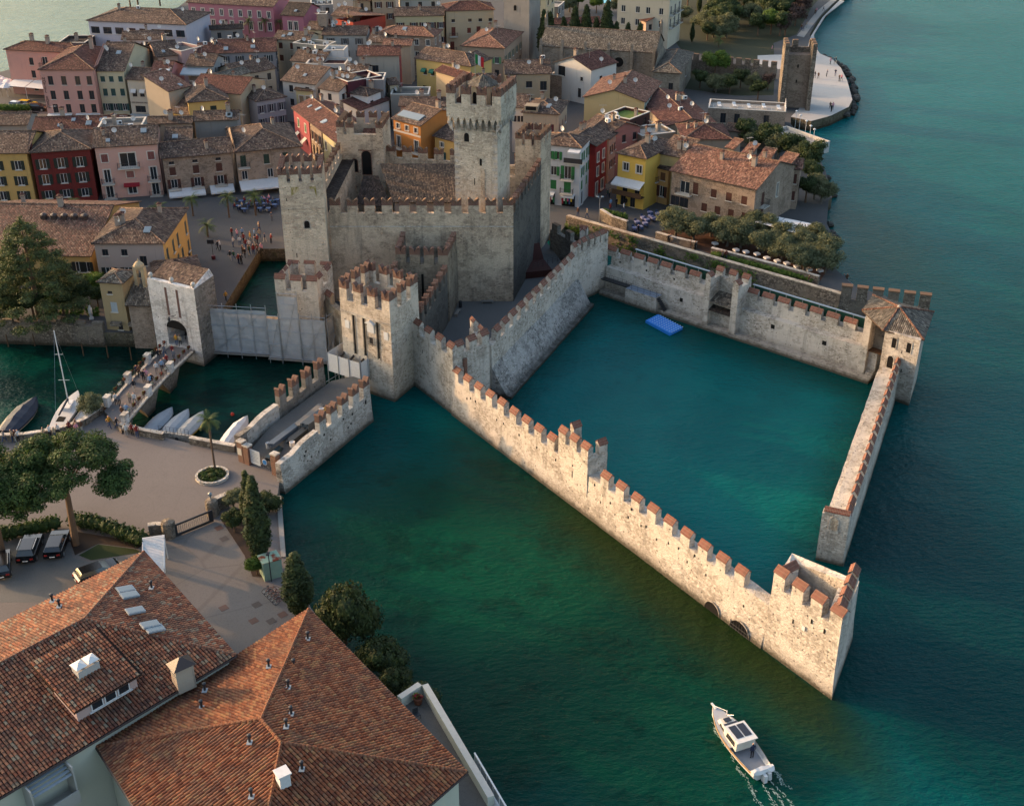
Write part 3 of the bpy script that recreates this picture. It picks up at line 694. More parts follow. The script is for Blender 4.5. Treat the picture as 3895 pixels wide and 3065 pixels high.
b=MB();railing(b,(g0,.32,2.6),(g1,.32,2.6),1.0,6);railing(b,(g1,.1,2.5),(g2,.1,2.5),1.0,5);railing(b,(g2,.1,2.5),(g3,.1,.6),1.0,4);b.build('railing',t)
for i in range(8):
    b=MB();x=g2+(g3-g2)*(i+.5)/8;b.box(x-.18,.15,2.3-i*.22,x+.18,1.0,2.36-i*.22,'iron');b.build('tread',t)
# tower at the inner corner of the basin
GT=[V(9.0,165.6,0),V(11.3,169.6,0),V(14.4,172.2,0),V(11.9,173.6,0)]
GT=[V(9.2,166.2,0),V(11.2,169.2,0),V(14.6,172.6,0),V(10.6,174.4,0)]
t,q,rz=tower('basin_corner_tower','pale tower with capped merlons at the inner corner of the basin',GT,-1,6.5,8.2,.7,'stone','g',(2,3,2,2),1.15,1.75,.1)
# inner basin wall with pebble glacis
pW0,pW1=V(9.3,166.0,0),V(-2.6,138.6,0)
pW0,pW1=V(-2.6,138.4,0),V(9.4,166.3,0)
LW=(pW1-pW0).length;uW=(pW1-pW0)/LW
t=thing('yard_wall','shaded wall with capped merlons above a sloping pebble footing beside the basin','wall',pW0,ang(pW0,pW1))
# local +y is to the left, away from the basin
wall_mesh(LW,[(-.0,1.0),(1.1,1.0),(1.1,7.2),(0,7.2)],'stone',seed=14).build('masonry',t)
gl=wall_mesh(LW+1.2,[(-2.75,-1),(.02,-1),(.02,4.2),(-2.0,.55),(-2.1,.45),(-2.7,.4)],'cobble',seed=15);gl.build('pebble_footing',t)
merlon_row(t,'g',11,1.6,LW-.6,0,7.18,1.45,1.75,.75)
for i in range(12):slit(t,2.0+i*2.3,0,6.3,.14,.3)
# ================================================================== gate tower with drawbridge slots and its barbican
DT=[V(-22.0,141.4,0),V(-15.2,136.8,0),V(-12.1,143.0,0),V(-18.9,147.6,0)]
t,q,rz=tower('gate_tower','square gate tower with swallowtail merlons and three tall drawbridge slots',DT,-1,11.0,12.5,.6,'stone_mid','s',(4,3,4,3),1.25,2.7,.15)
for o in t.children:
    pass
LD=(q[1]-q[0]).length
b=MB();b.box(-.05,-.06,10.8,LD+.05,.0,11.05,'stone');b.build('string_course',t)
for x,z0,z1 in((LD*.26,5.2,10.7),(LD*.47,5.4,10.7),(LD*.74,5.4,10.7)):
    b=MB();b.box(x-.16,-.025,z0,x+.16,.06,z1,'dark');b.box(x-.3,-.05,z0,x-.163,.06,z1,'stone_grey');b.box(x+.163,-.05,z0,x+.3,.06,z1,'stone_grey');b.build('drawbridge_slot',t)
b=MB();b.box(-.55,-.08,0,.55,.03,1.3,'white');b.extr_y([(-.75,1.3),(.75,1.3),(0,1.75)],-.35,.03,'white');b.build('stone_canopy',t,(LD*.6,0,9.0))
o=opening(t,'window',LD*.6,0,7.4,.6,.9,0,False,'stone')
b=MB()
for i in range(5):b.tube((-.4+i*.2,-.25,-.1),(-.4+i*.2,-.25,1.05),.025,.025,5,'iron');b.tube((-.42,-.25,i*.24),(.42,-.25,i*.24),.025,.025,5,'iron')
b.build('grille',o)
for x in(LD*.12,LD*.9):
    b=MB();b.box(x-.35,-.05,8.6,x+.35,.03,9.7,'white');b.build('stone_plaque',t)
for i in range(9):slit(t,RC.uniform(.5,LD-.5),0,RC.uniform(2,10),.18,.2)
# scaffold box with white sheeting in front of the gate
bx=[at('j',735,302,5.2),at('j',1002,388,5.2),at('j',1172,278,5.2),at('j',893,200,5.2)]
t=thing('scaffold_box','scaffold platform wrapped in white sheeting in front of gate tower','scaffold',V(bx[0].x,bx[0].y,0),ang(bx[0],bx[1]))
Rb=Matrix.Rotation(-ang(bx[0],bx[1]),3,'Z');qb=[Rb@(p-V(bx[0].x,bx[0].y,p.z))for p in bx]
b=MB();b.prism([(p.x,p.y)for p in qb],2.9,3.05,'wood_grey');b.build('deck',t)
for i in range(4):
    j=(i+1)%4
    if i==2:continue
    p,r2=qb[i],qb[j];b=MB()
    d=(r2-p).normalized();n_=V(d.y,-d.x,0)*.04
    b.hexa([p,r2,r2+n_,p+n_][::-1],[V(v.x,v.y,2.0)for v in([p,r2,r2+n_,p+n_][::-1])])if False else None
    b.hexa([V(v.x,v.y,2.6)for v in(p+n_,r2+n_,r2,p)],[V(v.x,v.y,5.2)for v in(p+n_,r2+n_,r2,p)],'canvas_w');b.build('sheeting',t)
    for k in range(4):
        pp=p.lerp(r2,k/3)+n_*2;s=MB();s.tube((pp.x,pp.y,.2),(pp.x,pp.y,6.2),.05,.05,6,'steel');s.build('standard',t)
for k in range(3):
    s=MB();a=qb[0].lerp(qb[1],.25+.3*k);e=qb[3].lerp(qb[2],.25+.3*k);s.tube((a.x,a.y,4.2),(e.x,e.y,5.6),.16,.16,8,'wood_dark');s.build('lifting_beam',t)
for k in range(5):
    s=MB();a=qb[0].lerp(qb[1],k/4);s.tube((a.x,a.y-.6,1.2+.3*(k%2)),(a.x+.2,a.y+4,1.4),.05,.05,6,'steel');s.build('tube',t)
# barbican: two walls with swallowtail merlons and a deck between them
BR0,BR1=V(-26.0,115.2,0),V(-17.6,131.8,0)
t,L=rampart('barbican_wall','whitewashed barbican wall with swallowtail merlons rising from the green bay',BR0,BR1,[(-.35,-1),(.75,-1),(.75,3.9),(.02,3.9),(-.1,1.5)],seed=21)
merlon_row(t,'s',5,L*.42,L,.05,3.9,1.35,2.3,.65)
b=MB();n=12
for i in range(n):
    x0,x1=L*.4*i/n,L*.4*(i+1)/n;f=lambda u:3.0+1.4*math.sin(max(0,min(1,u*1.35))*math.pi/2)
    b.hexa([(x0,.0,2),(x1,.0,2),(x1,.7,2),(x0,.7,2)],[(x0,.0,f(i/n)),(x1,.0,f((i+1)/n)),(x1,.7,f((i+1)/n)),(x0,.7,f(i/n))],'stone')
b.build('curved_coping',t)
for i in range(14):slit(t,RC.uniform(1,L-1),-.1,RC.uniform(1.2,3.4),.2,.22)
BL0,BL1=V(-31.2,121.0,0),V(-23.3,136.4,0)
t,L2=rampart('barbican_wall','inner barbican wall with swallowtail merlons beside the boat channel',BL0,BL1,[(0,-1),(.75,-1),(.75,3.9),(.0,3.9)],'stone_grey',seed=22)
t.location=(BL0.x-.62,BL0.y+.35,0)
merlon_row(t,'s',4,L2*.46,L2,.05,3.9,1.35,2.3,.65,'stone_grey')
b=MB()
for i in range(n):
    x0,x1=L2*.44*i/n,L2*.44*(i+1)/n
    b.hexa([(x0,.0,2),(x1,.0,2),(x1,.7,2),(x0,.7,2)],[(x0,.0,f(i/n)),(x1,.0,f((i+1)/n)),(x1,.7,f((i+1)/n)),(x0,.7,f(i/n))],'stone')
b.build('curved_coping',t)
b=MB();dk0=[V(-26.6,117.0,0),V(-24.4,121.2,0),V(-18.3,132.8,0),V(-19.6,138.6,0),V(-23.2,136.9,0),V(-29.0,125.4,0),V(-31.2,121.2,0)]
b.hexa([V(p.x,p.y,-1)for p in dk0],[V(p.x,p.y,z)for p,z in zip(dk0,(1.55,2.9,2.95,2.95,2.95,2.9,1.55))],'stone','deck');struct('barbican_deck',b)
# ================================================================== inner castle
KY=165.5
sK=[(0,-1),(1.4,-1),(1.4,13.6),(.6,13.6),(.6,15.0),(0,15.0)]
t,L=rampart('keep_wall','high warm stone front wall of the keep with swallowtail merlons',V(-26.4,KY,0),V(0.2,KY,0),sK,'stone_warm',seed=31)
merlon_row(t,'s',11,.2,L,0,15.0,1.5,2.1,.6,'stone_warm')
b=MB();b.box(0,-.06,12.95,L,0,13.12,'stone');b.build('string_course',t)
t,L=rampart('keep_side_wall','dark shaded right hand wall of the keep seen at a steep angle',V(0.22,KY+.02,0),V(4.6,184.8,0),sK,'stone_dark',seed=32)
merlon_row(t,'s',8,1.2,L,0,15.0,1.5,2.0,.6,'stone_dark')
t,L=rampart('keep_rear_wall','rear wall of the keep with brick swallowtail merlons and a walk',V(2.4,190.5,0),V(-21.0,195.6,0),[(0,1),(2.0,1),(2.0,12.6),(.6,12.6),(.6,14.0),(0,14.0)],'stone_warm',seed=33)
merlon_row(t,'s',9,.4,L-.4,0,14.0,1.5,1.9,.6,'stone_warm')
t,L=rampart('keep_walk_wall','wall with dark walkway and brick merlons between the west tower and rear tower',V(-28.6,193.5,0),V(-29.6,168.5,0),[(0,1),(2.6,1),(2.6,14.0),(.6,14.0),(.6,15.2),(0,15.2)],'stone_warm',seed=34)
merlon_row(t,'s',9,.6,L-.5,0,15.2,1.5,1.9,.6,'stone_warm')
b=MB();b.box(0,.62,14.0,L,2.62,14.06,'roof_dark');b.build('walkway',t)
# hall roof inside the keep
t=thing('hall','long low hall with brown tiled roof behind the merlons of the keep','hall',V(-24.5,178,0))
b=MB();b.box(6.3,.5,1,16.0,10,12.0,'pl:#a39a90:.5');b.build('wall',t)
b=MB();b.hexa([(6.2,0,12.1),(16.2,0,12.1),(16.2,11.5,14.5),(3.2,11.5,14.5)],[(6.2,0,12.25),(16.2,0,12.25),(16.2,11.5,14.65),(3.2,11.5,14.65)],'roof_hall');b.build('roof',t)
b=MB();b.hexa([(.1,2.6,11.0),(6.0,.4,11.0),(3.0,9.4,13.2),(.6,9.4,13.2)],[(.1,2.6,11.14),(6.0,.4,11.14),(3.0,9.4,13.34),(.6,9.4,13.34)],'roof_dark');b.build('lower_roof',t)
# west tower
WT=[V(-32.4,161.4,0),V(-26.4,162.1,0),V(-27.0,168.4,0),V(-33.0,167.7,0)]
t,q,rz=tower('west_tower','tall warm stone tower with swallowtail merlons beside the moat',WT,-1,19.6,20.9,.65,'stone_tower','s',(4,4,4,4),1.25,2.1,.1)
opening(t,'window',3.4,0,14.2,.75,1.1,0,True,'stone','dark');slit(t,1.6,0,9.8,.12,.7);slit(t,.9,0,18.3,.12,.4)
b=MB();b.box(-.04,-.07,17.0,6.08,-.0,17.12,'stone_warm');b.build('string_course',t)
for x,w_ in((1.6,1.1),(4.2,.9)):
    b=MB();b.box(x,-.012,18.6,x+w_,.02,20.3,'lichen');b.build('lichen_patch',t)
b=MB();b.box(6.03,.7,-.5,6.35,5.6,20.3,'stone_dark')if False else None
# rear north-west tower, open towards the yard, with a tiled roof inside
NW=[V(-28.6,193.6,0),V(-21.0,193.0,0),V(-20.4,199.6,0),V(-28.0,200.2,0)]
t,q,rz=tower('yard_tower','rear tower open to the yard with pointed arch and a tiled roof inside its merlons',NW,1,15.4,18.3,.75,'stone_warm','s',(5,4,4,4),1.3,2.0,0,drop=((0,2),(0,3)))
b=MB();b.hexa([(3.4,-.05,15.6),(5.6,-.05,15.6),(5.6,5.5,17.6),(3.4,5.5,17.6)],[(3.4,-.05,15.75),(5.6,-.05,15.75),(5.6,5.5,17.75),(3.4,5.5,17.75)],'roof_orange');b.build('inner_roof',t)
opening(t,'pointed_arch',4.7,0,11.6,1.5,4.0,0,True,'brick','dark');opening(t,'door',2.7,0,12.0,.9,2.2,0,True,'brick','dark')
# rear north-east tower
NE=[V(0.5,186.6,0),V(4.5,185.7,0),V(6.3,191.4,0),V(2.2,192.4,0)]
t,q,rz=tower('street_tower','rear tower with brick swallowtail merlons beside the white shuttered house',NE,1,16.4,18.6,.6,'stone_warm','s',(3,3,3,3),1.2,1.9,.1)
b=MB();b.hexa([(.6,.6,17.0),(3.4,.6,17.0),(3.4,5,18.0),(.6,5,18.0)],[(.6,.6,17.1),(3.4,.6,17.1),(3.4,5,18.1),(.6,5,18.1)],'roof_brown');b.build('inner_roof',t)
# great tower
GTc=[V(-8.35,171.2,0),V(-2.1,169.4,0),V(-.35,175.5,0),V(-6.6,177.3,0)]
t,q,rz=tower('great_tower','tallest tower of the castle with arched corbels, brick merlons and roofed lantern',inset(GTc,-.0),1,26.0,26.2,.6,'stone_great','s',(0,0,0,0),batter=.05)
for o in list(t.children):pass
co=inset(q,-.8);b=MB();b.prism(co,27.7,28.0,'stone_great');inn=inset(co,.7)
for i in range(4):
    j=(i+1)%4
    b.poly([(co[i].x,co[i].y,28.0),(co[j].x,co[j].y,28.0),(co[j].x,co[j].y,29.6),(co[i].x,co[i].y,29.6)],'stone_great')
    b.poly([(inn[j].x,inn[j].y,28.0),(inn[i].x,inn[i].y,28.0),(inn[i].x,inn[i].y,29.6),(inn[j].x,inn[j].y,29.6)],'brick')
    b.poly([(co[i].x,co[i].y,29.6),(co[j].x,co[j].y,29.6),(inn[j].x,inn[j].y,29.6),(inn[i].x,inn[i].y,29.6)],'stone_great')
b.prism(q,26.2,27.7,'stone_great');b.build('crown',t)
for i in range(4):
    j=(i+1)%4;d=co[j]-co[i];L=d.length;a=math.atan2(d.y,d.x);u=d.normalized()
    k=9
    for c in range(k):
        p=co[i]+u*(.35+(L-.7)*c/(k-1));s=MB()
        s.extr_x([(0.02,26.75),(.8,25.6),(.8,27.0),(.02,27.0)],-.17,.17,'stone');s.build('corbel',t,(p.x,p.y,0),a)
    for c in range(k-1):
        p=co[i]+u*(.35+(L-.7)*(c+.5)/(k-1));w_=(L-.7)/(k-1);s=MB()
        s.extr_y([(-w_/2,27.0),(-.24,27.0),(-.20,27.35),(0,27.72),(-w_/2,27.72)],.02,.6,'stone_great');s.extr_y([(w_/2,27.0),(w_/2,27.72),(0,27.72),(.20,27.35),(.24,27.0)],.02,.6,'stone_great');s.build('corbel_arch',t,(p.x,p.y,0),a)
    s0,e0=(0,L)if i%2==0 else(.71,L-.71)
    for c in range(4):
        w_=1.3;p=co[i]+u*(s0+(e0-s0-w_)*c/3);merlon(t,'s',p.x,p.y,29.6,w_,2.5,.68,a,'stone_great')
opening(t,'window',1.9,0,24.0,.75,1.3,0,True,'stone_great','dark');opening(t,'window',4.0,0,20.6,.35,1.1,0,True,'stone_great','dark');slit(t,3.0,0,17.6,.14,1.0)
b=MB();b.box(4.0,-.16,2,4.6,.0,20.2,'stone_warm');b.build('buttress',t)
for i in range(24):
    z=5+i*.88
    for x0,x1 in((-.03,.55+.25*(i%2)),(5.95-.25*(i%2),6.53)):b=MB();b.box(x0,-.03,0,x1,.02,.42,'stone');b.build('quoin',t,(0,0,z))
ln=thing('tower_lantern','octagonal plastered lantern with tiled cap on the great tower','lantern',t.matrix_world@V(0,0,0),rz);ln.location=Matrix.Rotation(rz,3,'Z')@V(3.2,3.9,28.05)+V(GTc[0].x,GTc[0].y,0)
b=MB();b.lathe([(1.9,0),(1.9,3.4),(1.95,3.5)],8,'pl:#c9b48f:.4');b.build('drum',ln)
b=MB();b.lathe([(2.35,3.45),(2.3,3.55),(.12,4.75),(.05,5.0)],8,'roof_grey');b.build('roof',ln)
for i in range(8):
    a=math.pi/8+i*math.pi/4;o=opening(ln,'arch',1.77*math.cos(a),1.77*math.sin(a),.2,.75,2.4,a+math.pi/2,True,'pl:#c9b48f:.4','dark')
fl=thing('flag','Italian tricolour flag on a pole above the great tower','flag',Matrix.Rotation(rz,3,'Z')@V(1.6,5.4,28.05)+V(GTc[0].x,GTc[0].y,0))
b=MB();b.tube((0,0,0),(0,0,7.4),.05,.03,6,'steel');b.build('pole',fl)
for i,c in enumerate(('#1f7a3c','#d9d7d2','#b8262b')):
    b=MB();b.hexa([(i*.42,-.02,5.9-i*.25),(i*.42+.42,.1,5.65-i*.25),(i*.42+.42,.12,5.65-i*.25),(i*.42,0,5.9-i*.25)],[(i*.42,-.02,7.2-i*.2),(i*.42+.42,.1,7.0-i*.2),(i*.42+.42,.12,7.0-i*.2),(i*.42,0,7.2-i*.2)],'cloth:'+c);b.build('stripe',fl)
# inner gate tower in front of the keep and the two walls that join it to the outer gate
IT=[V(-16.4,158.9,0),V(-9.0,158.4,0),V(-8.0,165.3,0),V(-16.0,165.4,0)]
t,q,rz=tower('inner_gate_tower','inner gate tower with swallowtail merlons and dark slots against the keep front',IT,1,8.6,10.0,.6,'stone_inner','s',(4,3,0,3),1.45,2.4)
for x in(1.6,3.7,5.8):b=MB();b.box(x-.17,-.02,3,x+.17,.05,8.5,'dark');b.build('drawbridge_slot',t)
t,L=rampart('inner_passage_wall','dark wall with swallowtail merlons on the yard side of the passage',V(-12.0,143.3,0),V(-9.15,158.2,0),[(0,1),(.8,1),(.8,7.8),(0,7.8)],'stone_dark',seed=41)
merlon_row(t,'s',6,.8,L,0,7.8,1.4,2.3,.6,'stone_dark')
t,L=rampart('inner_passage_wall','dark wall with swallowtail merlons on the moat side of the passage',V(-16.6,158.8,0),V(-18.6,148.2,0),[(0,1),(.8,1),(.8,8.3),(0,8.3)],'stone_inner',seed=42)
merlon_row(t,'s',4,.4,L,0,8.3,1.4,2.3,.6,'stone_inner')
# low corner tower by the moat behind the scaffold netting
LT=[V(-31.7,148.9,0),V(-25.9,148.0,0),V(-24.6,153.6,0),V(-30.6,154.6,0)]
t,q,rz=tower('moat_tower','low tower with tile capped merlons rising out of the scaffold netting',LT,-1,8.6,10.4,.65,'stone_mid','g',(3,2,3,3),1.45,2.1)
t,L=rampart('moat_curtain','brick patched wall with capped merlons joining moat tower to gate tower',V(-25.7,150.2,0),V(-21.6,144.4,0),[(0,-1),(.9,-1),(.9,8.4),(0,8.4)],'stone_inner',seed=43)
merlon_row(t,'g',2,.8,L-.2,0,8.4,1.5,1.6,.65,'stone_inner')
t,L=rampart('moat_curtain','low wall hidden behind grey scaffold netting on the channel',V(-41.0,151.0,0),V(-32.0,150.0,0),[(0,-1),(.9,-1),(.9,5.5),(0,5.5)],'stone_inner',seed=44)
# scaffold with netting
def netting(label,p0,p1,z0,z1,bays):
    t=thing('scaffold_netting',label,'scaffold',V(p0.x,p0.y,0),ang(p0,p1));L=(p1-p0).length
    r=random.Random(int(L*10));b=MB();nx,nz=int(L*2.2),int((z1-z0)*2);
    g=[[(L*i/nx,-.06+.10*math.sin(i*1.3+j*.7)*r.uniform(.2,1),z0+(z1-z0)*j/nz)for i in range(nx+1)]for j in range(nz+1)]
    for j in range(nz):
        for i in range(nx):b.poly([g[j][i],g[j][i+1],g[j+1][i+1],g[j+1][i]],'net')
    b.build('netting',t,uv=False,smooth=True)
    for i in range(bays+1):
        s=MB();s.tube((L*i/bays,-.22,z0-.9),(L*i/bays,-.22,z1+.9),.05,.05,6,'steel');s.build('standard',t)
    for z in[z0+2*k for k in range(int((z1-z0)/2)+1)]+[z1+.5]:
        s=MB();s.tube((-.1,-.24,z),(L+.1,-.24,z),.04,.04,6,'steel');s.build('ledger',t)
    s=MB();s.box(-.2,-.4,z0-.35,L+.2,.7,z0-.2,'wood_grey');s.build('toe_board',t)
    s=MB();s.tube((L*.1,-.25,z0+.4),(L*.9,-.25,z1-.4),.04,.04,6,'steel');s.build('brace',t)
    return t
netting('grey translucent scaffold netting stretched between white gate tower and moat tower',V(-41.2,149.6,0),V(-33.2,148.6,0),1.0,7.4,4)
netting('narrow white scaffold sheet on the left corner of the moat tower',V(-33.1,148.0,0),V(-31.4,147.7,0),.9,6.6,1)
netting('tall strip of netting climbing to the merlons of the moat tower',V(-31.3,147.75,0),V(-28.6,147.3,0),.9,10.0,1)
netting('grey netting round the front of the moat tower',V(-28.5,147.2,0),V(-25.0,146.6,0),.9,6.9,2)
netting('side sheet of netting folding back from moat tower to the curtain wall',V(-24.95,146.6,0),V(-23.6,149.0,0),.9,7.1,1)
# ================================================================== house builder
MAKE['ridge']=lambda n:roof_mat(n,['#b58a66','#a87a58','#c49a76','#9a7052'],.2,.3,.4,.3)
MAKE['gutter']=lambda n:NT(n).fin(lin('#3a2c26'),.5,.4)
MAKE['trim']=lambda n:paint(n,'#c9c0b2',.8)
MAKE['church_stone']=lambda n:stone(n,'#9c9080','#7d7263','#9a8e7c',2.0,.25,.45,0)
MAKE['lead']=lambda n:paint(n,'#8a8880',.6)
RH=random.Random(21)
_wm={}
def _wmesh(key,fn):
    if key not in _wm:_wm[key]=fn()
    return _wm[key]
def win_parts(w,h,style):
    """style: letters + colour. o open shutters, c closed shutters, n bare, t stone trim, b balcony, a arched, d plain dark door, w white blind"""
    kind,_,col=style.partition(':');col=col or '#3a2a22'
    def frame():
        b=MB();e=.07;fm='white' if('t' in kind or 'o' in kind or 'w' in kind or 'b' in kind)else 'gutter'
        b.box(-w/2,-.04,0,w/2,.02,e,fm);b.box(-w/2,-.04,h-e,w/2,.02,h,fm)
        b.box(-w/2,-.04,e,-w/2+e,.02,h-e,fm);b.box(w/2-e,-.04,e,w/2,.02,h-e,fm);b.box(-.035,-.035,e,.035,.02,h-e,fm)
        return b.mesh('window')
    def pane():
        b=MB();b.box(-w/2+.07,-.01,.07,w/2-.07,.01,h-.07,'glass');return b.mesh('pane')
    def shut():
        b=MB();b.box(0,-.03,0,w/2-.01,.02,h,'paint:'+col)
        for i in range(1,int(h/.3)):b.box(.05,-.045,i*.3-.02,w/2-.06,-.03,i*.3+.02,'paint:'+col)
        return b.mesh('shutter')
    def sill():
        b=MB();b.box(-w/2-.1,-.16,-.1,w/2+.1,.0,-.003,'trim')
        if 't' in kind:
            b.box(-w/2-.16,-.05,0,-w/2-.003,.0,h+.16,'trim');b.box(w/2+.003,-.05,0,w/2+.16,.0,h+.16,'trim');b.box(-w/2,-.05,h+.003,w/2,.0,h+.16,'trim')
        return b.mesh('sill')
    def balc():
        b=MB();W2=w/2+.55;b.box(-W2,-.95,-.22,W2,0,-.08,'trim');return b.mesh('balcony')
    def rail():
        b=MB();W2=w/2+.52;b.box(-W2,-.93,.85,W2,-.89,.9,'iron')
        for x in(-W2,W2-.04):b.box(x,-.89,.85,x+.04,0,.9,'iron')
        k=12
        for i in range(k+1):x=-W2+2*W2*i/k;b.box(x-.012,-.92,-.08,x+.012,-.90,.85,'iron')
        for i in range(1,6):
            for x in(-W2+.02,W2-.02):b.box(x-.012,-.9+i*.15,-.08,x+.012,-.88+i*.15,.85,'iron')
        return b.mesh('railing')
    K=(round(w,2),round(h,2),style)
    out=[_wmesh(('f',)+K,frame),_wmesh(('p',)+K,pane),_wmesh(('s',)+K,shut)if('o' in kind or 'c' in kind)else None,_wmesh(('l',)+K,sill)]
    out+=[_wmesh(('b',)+K,balc),_wmesh(('r',)+K,rail)]if 'b' in kind else[None,None]
    return out,kind
def put_window(parent,M,u,z,w,h,style):
    """M maps facade (u along, depth into the wall, z) to the house: position and rotation about z"""
    (fm,pm,sm,lm,bm,rm),kind=win_parts(w,h,style);p,rz=M(u,.13)
    o=inst(fm,'window',parent,(p[0],p[1],z),rz);inst(pm,'pane',o);inst(lm,'sill',o,(0,-.13,0))
    if sm:
        if 'o' in kind:inst(sm,'shutter',o,(-w/2-w/2+.005,-.17,0));inst(sm,'shutter',o,(w/2+.005,-.17,0))
        else:inst(sm,'shutter',o,(-w/2+.005,-.07,0));inst(sm,'shutter',o,(.005,-.07,0))
    if bm:inst(bm,'balcony',o,(0,-.13,0));inst(rm,'railing',o,(0,-.13,0))
    return o
def facade(b,L,z0,z1,holes,P,m,dep=.16):
    us=sorted({0.0,L}|{round(x,4)for u,z,w,h in holes for x in(u-w/2,u+w/2)});zs=sorted({z0,z1}|{round(x,4)for u,z,w,h in holes for x in(z,z+h)})
    us=[u for u in us if 0<=u<=L];zs=[z for z in zs if z0<=z<=z1]
    for i in range(len(us)-1):
        run=None
        for j in range(len(zs)-1):
            cu,cz=(us[i]+us[i+1])/2,(zs[j]+zs[j+1])/2
            solid=not any(abs(cu-u)<w/2 and z<cz<z+h for u,z,w,h in holes)
            if solid and run is None:run=zs[j]
            if run is not None and(not solid or j==len(zs)-2):
                top=zs[j+1]if solid else zs[j]
                b.poly([P(us[i],0,run),P(us[i+1],0,run),P(us[i+1],0,top),P(us[i],0,top)],m);run=None
    for u,z,w,h in holes:
        a,c=u-w/2,u+w/2
        b.poly([P(a,0,z),P(c,0,z),P(c,dep,z),P(a,dep,z)],m);b.poly([P(a,dep,z+h),P(c,dep,z+h),P(c,0,z+h),P(a,0,z+h)],m)
        b.poly([P(a,0,z),P(a,dep,z),P(a,dep,z+h),P(a,0,z+h)],m);b.poly([P(c,dep,z),P(c,0,z),P(c,0,z+h),P(c,dep,z+h)],m)
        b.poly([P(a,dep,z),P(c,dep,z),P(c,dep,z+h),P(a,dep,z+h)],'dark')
CH={}
def chimney_mesh(k):
    if k not in CH:
        b=MB();w,h=((.55,1.1),(.75,1.4),(.5,.8))[k]
        b.box(-w/2,-w/2,-.9,w/2,w/2,h,'pl:#a89684:.5');b.box(-w/2-.08,-w/2-.08,h,w/2+.08,w/2+.08,h+.08,'pl:#8a7a6c:.5')
        for x in(-1,1):
            for y in(-1,1):b.box(x*w*.36-.07,y*w*.36-.07,h+.08,x*w*.36+.07,y*w*.36+.07,h+.35,'pl:#a89684:.5')
        q=w/2+.12;b.hexa([(-q,-q,h+.35),(q,-q,h+.35),(q,q,h+.35),(-q,q,h+.35)],[(-.05,-.05,h+.62),(.05,-.05,h+.62),(.05,.05,h+.62),(-.05,.05,h+.62)],'roof_red')
        CH[k]=b.mesh('chimney')
    return CH[k]
def dish_mesh():
    if 'd' not in CH:
        b=MB();b.tube((0,0,-.3),(0,0,1.0),.03,.03,6,'steel')
        n=14;rings=[]
        for r,y in((.06,.0),(.28,.05),(.46,.14)):rings.append([(r*math.cos(2*math.pi*i/n),-.1-y,1.05+r*math.sin(2*math.pi*i/n))for i in range(n)])
        b.loft(rings,'white',True,False);b.loft([[(x,y+.02,z)for x,y,z in rg]for rg in reversed(rings)],'white',True,False);b.poly([(x,y,z)for x,y,z in rings[0]],'white')
        b.tube((0,-.15,.62),(0,-.5,1.0),.015,.015,5,'steel');b.box(-.05,-.56,.97,.05,-.47,1.07,'steel');CH['d']=b.mesh('satellite_dish')
    return CH['d']
def aerial_mesh():
    if 'a' not in CH:
        b=MB();b.tube((0,0,-.3),(0,0,2.2),.025,.02,6,'steel');b.tube((-.7,0,2.0),(.7,0,2.0),.015,.015,5,'steel')
        for i in range(7):x=-.65+i*.21;b.tube((x,-.32,2.0),(x,.32,2.0),.01,.01,4,'steel')
        CH['a']=b.mesh('aerial')
    return CH['a']
def ac_mesh():
    if 'c' not in CH:
        b=MB();b.box(-.45,-.18,0,.45,.18,.65,'white');b.tube((.12,-.2,.33),(.12,-.185,.33),.24,.24,12,'iron');CH['c']=b.mesh('air_conditioner')
    return CH['c']
def skylight_mesh(k):
    if('s',k)not in CH:
        w,h=((.7,.95),(1.0,1.3),(1.4,2.2))[k];b=MB();b.box(-w/2,-h/2,-.05,w/2,h/2,.12,'tin');b.box(-w/2+.08,-h/2+.08,.12,w/2-.08,h/2-.08,.135,'glass_pale');CH[('s',k)]=b.mesh('skylight')
    return CH[('s',k)]
def roof_z(kind,W,D,ze,tan,x,y):
    if kind=='gx':return ze+min(y,D-y)*tan
    if kind=='gy':return ze+min(x,W-x)*tan
    if kind=='hip':return ze+min(y,D-y,x,W-x)*tan
    if kind=='hr':return ze+min(y,D-y,W-x)*tan
    if kind=='hl':return ze+min(y,D-y,x)*tan
    if kind=='sf':return ze+y*tan
    if kind=='sr':return ze+(W-x)*tan
    if kind=='sl':return ze+x*tan
    return ze
HOUSES={}
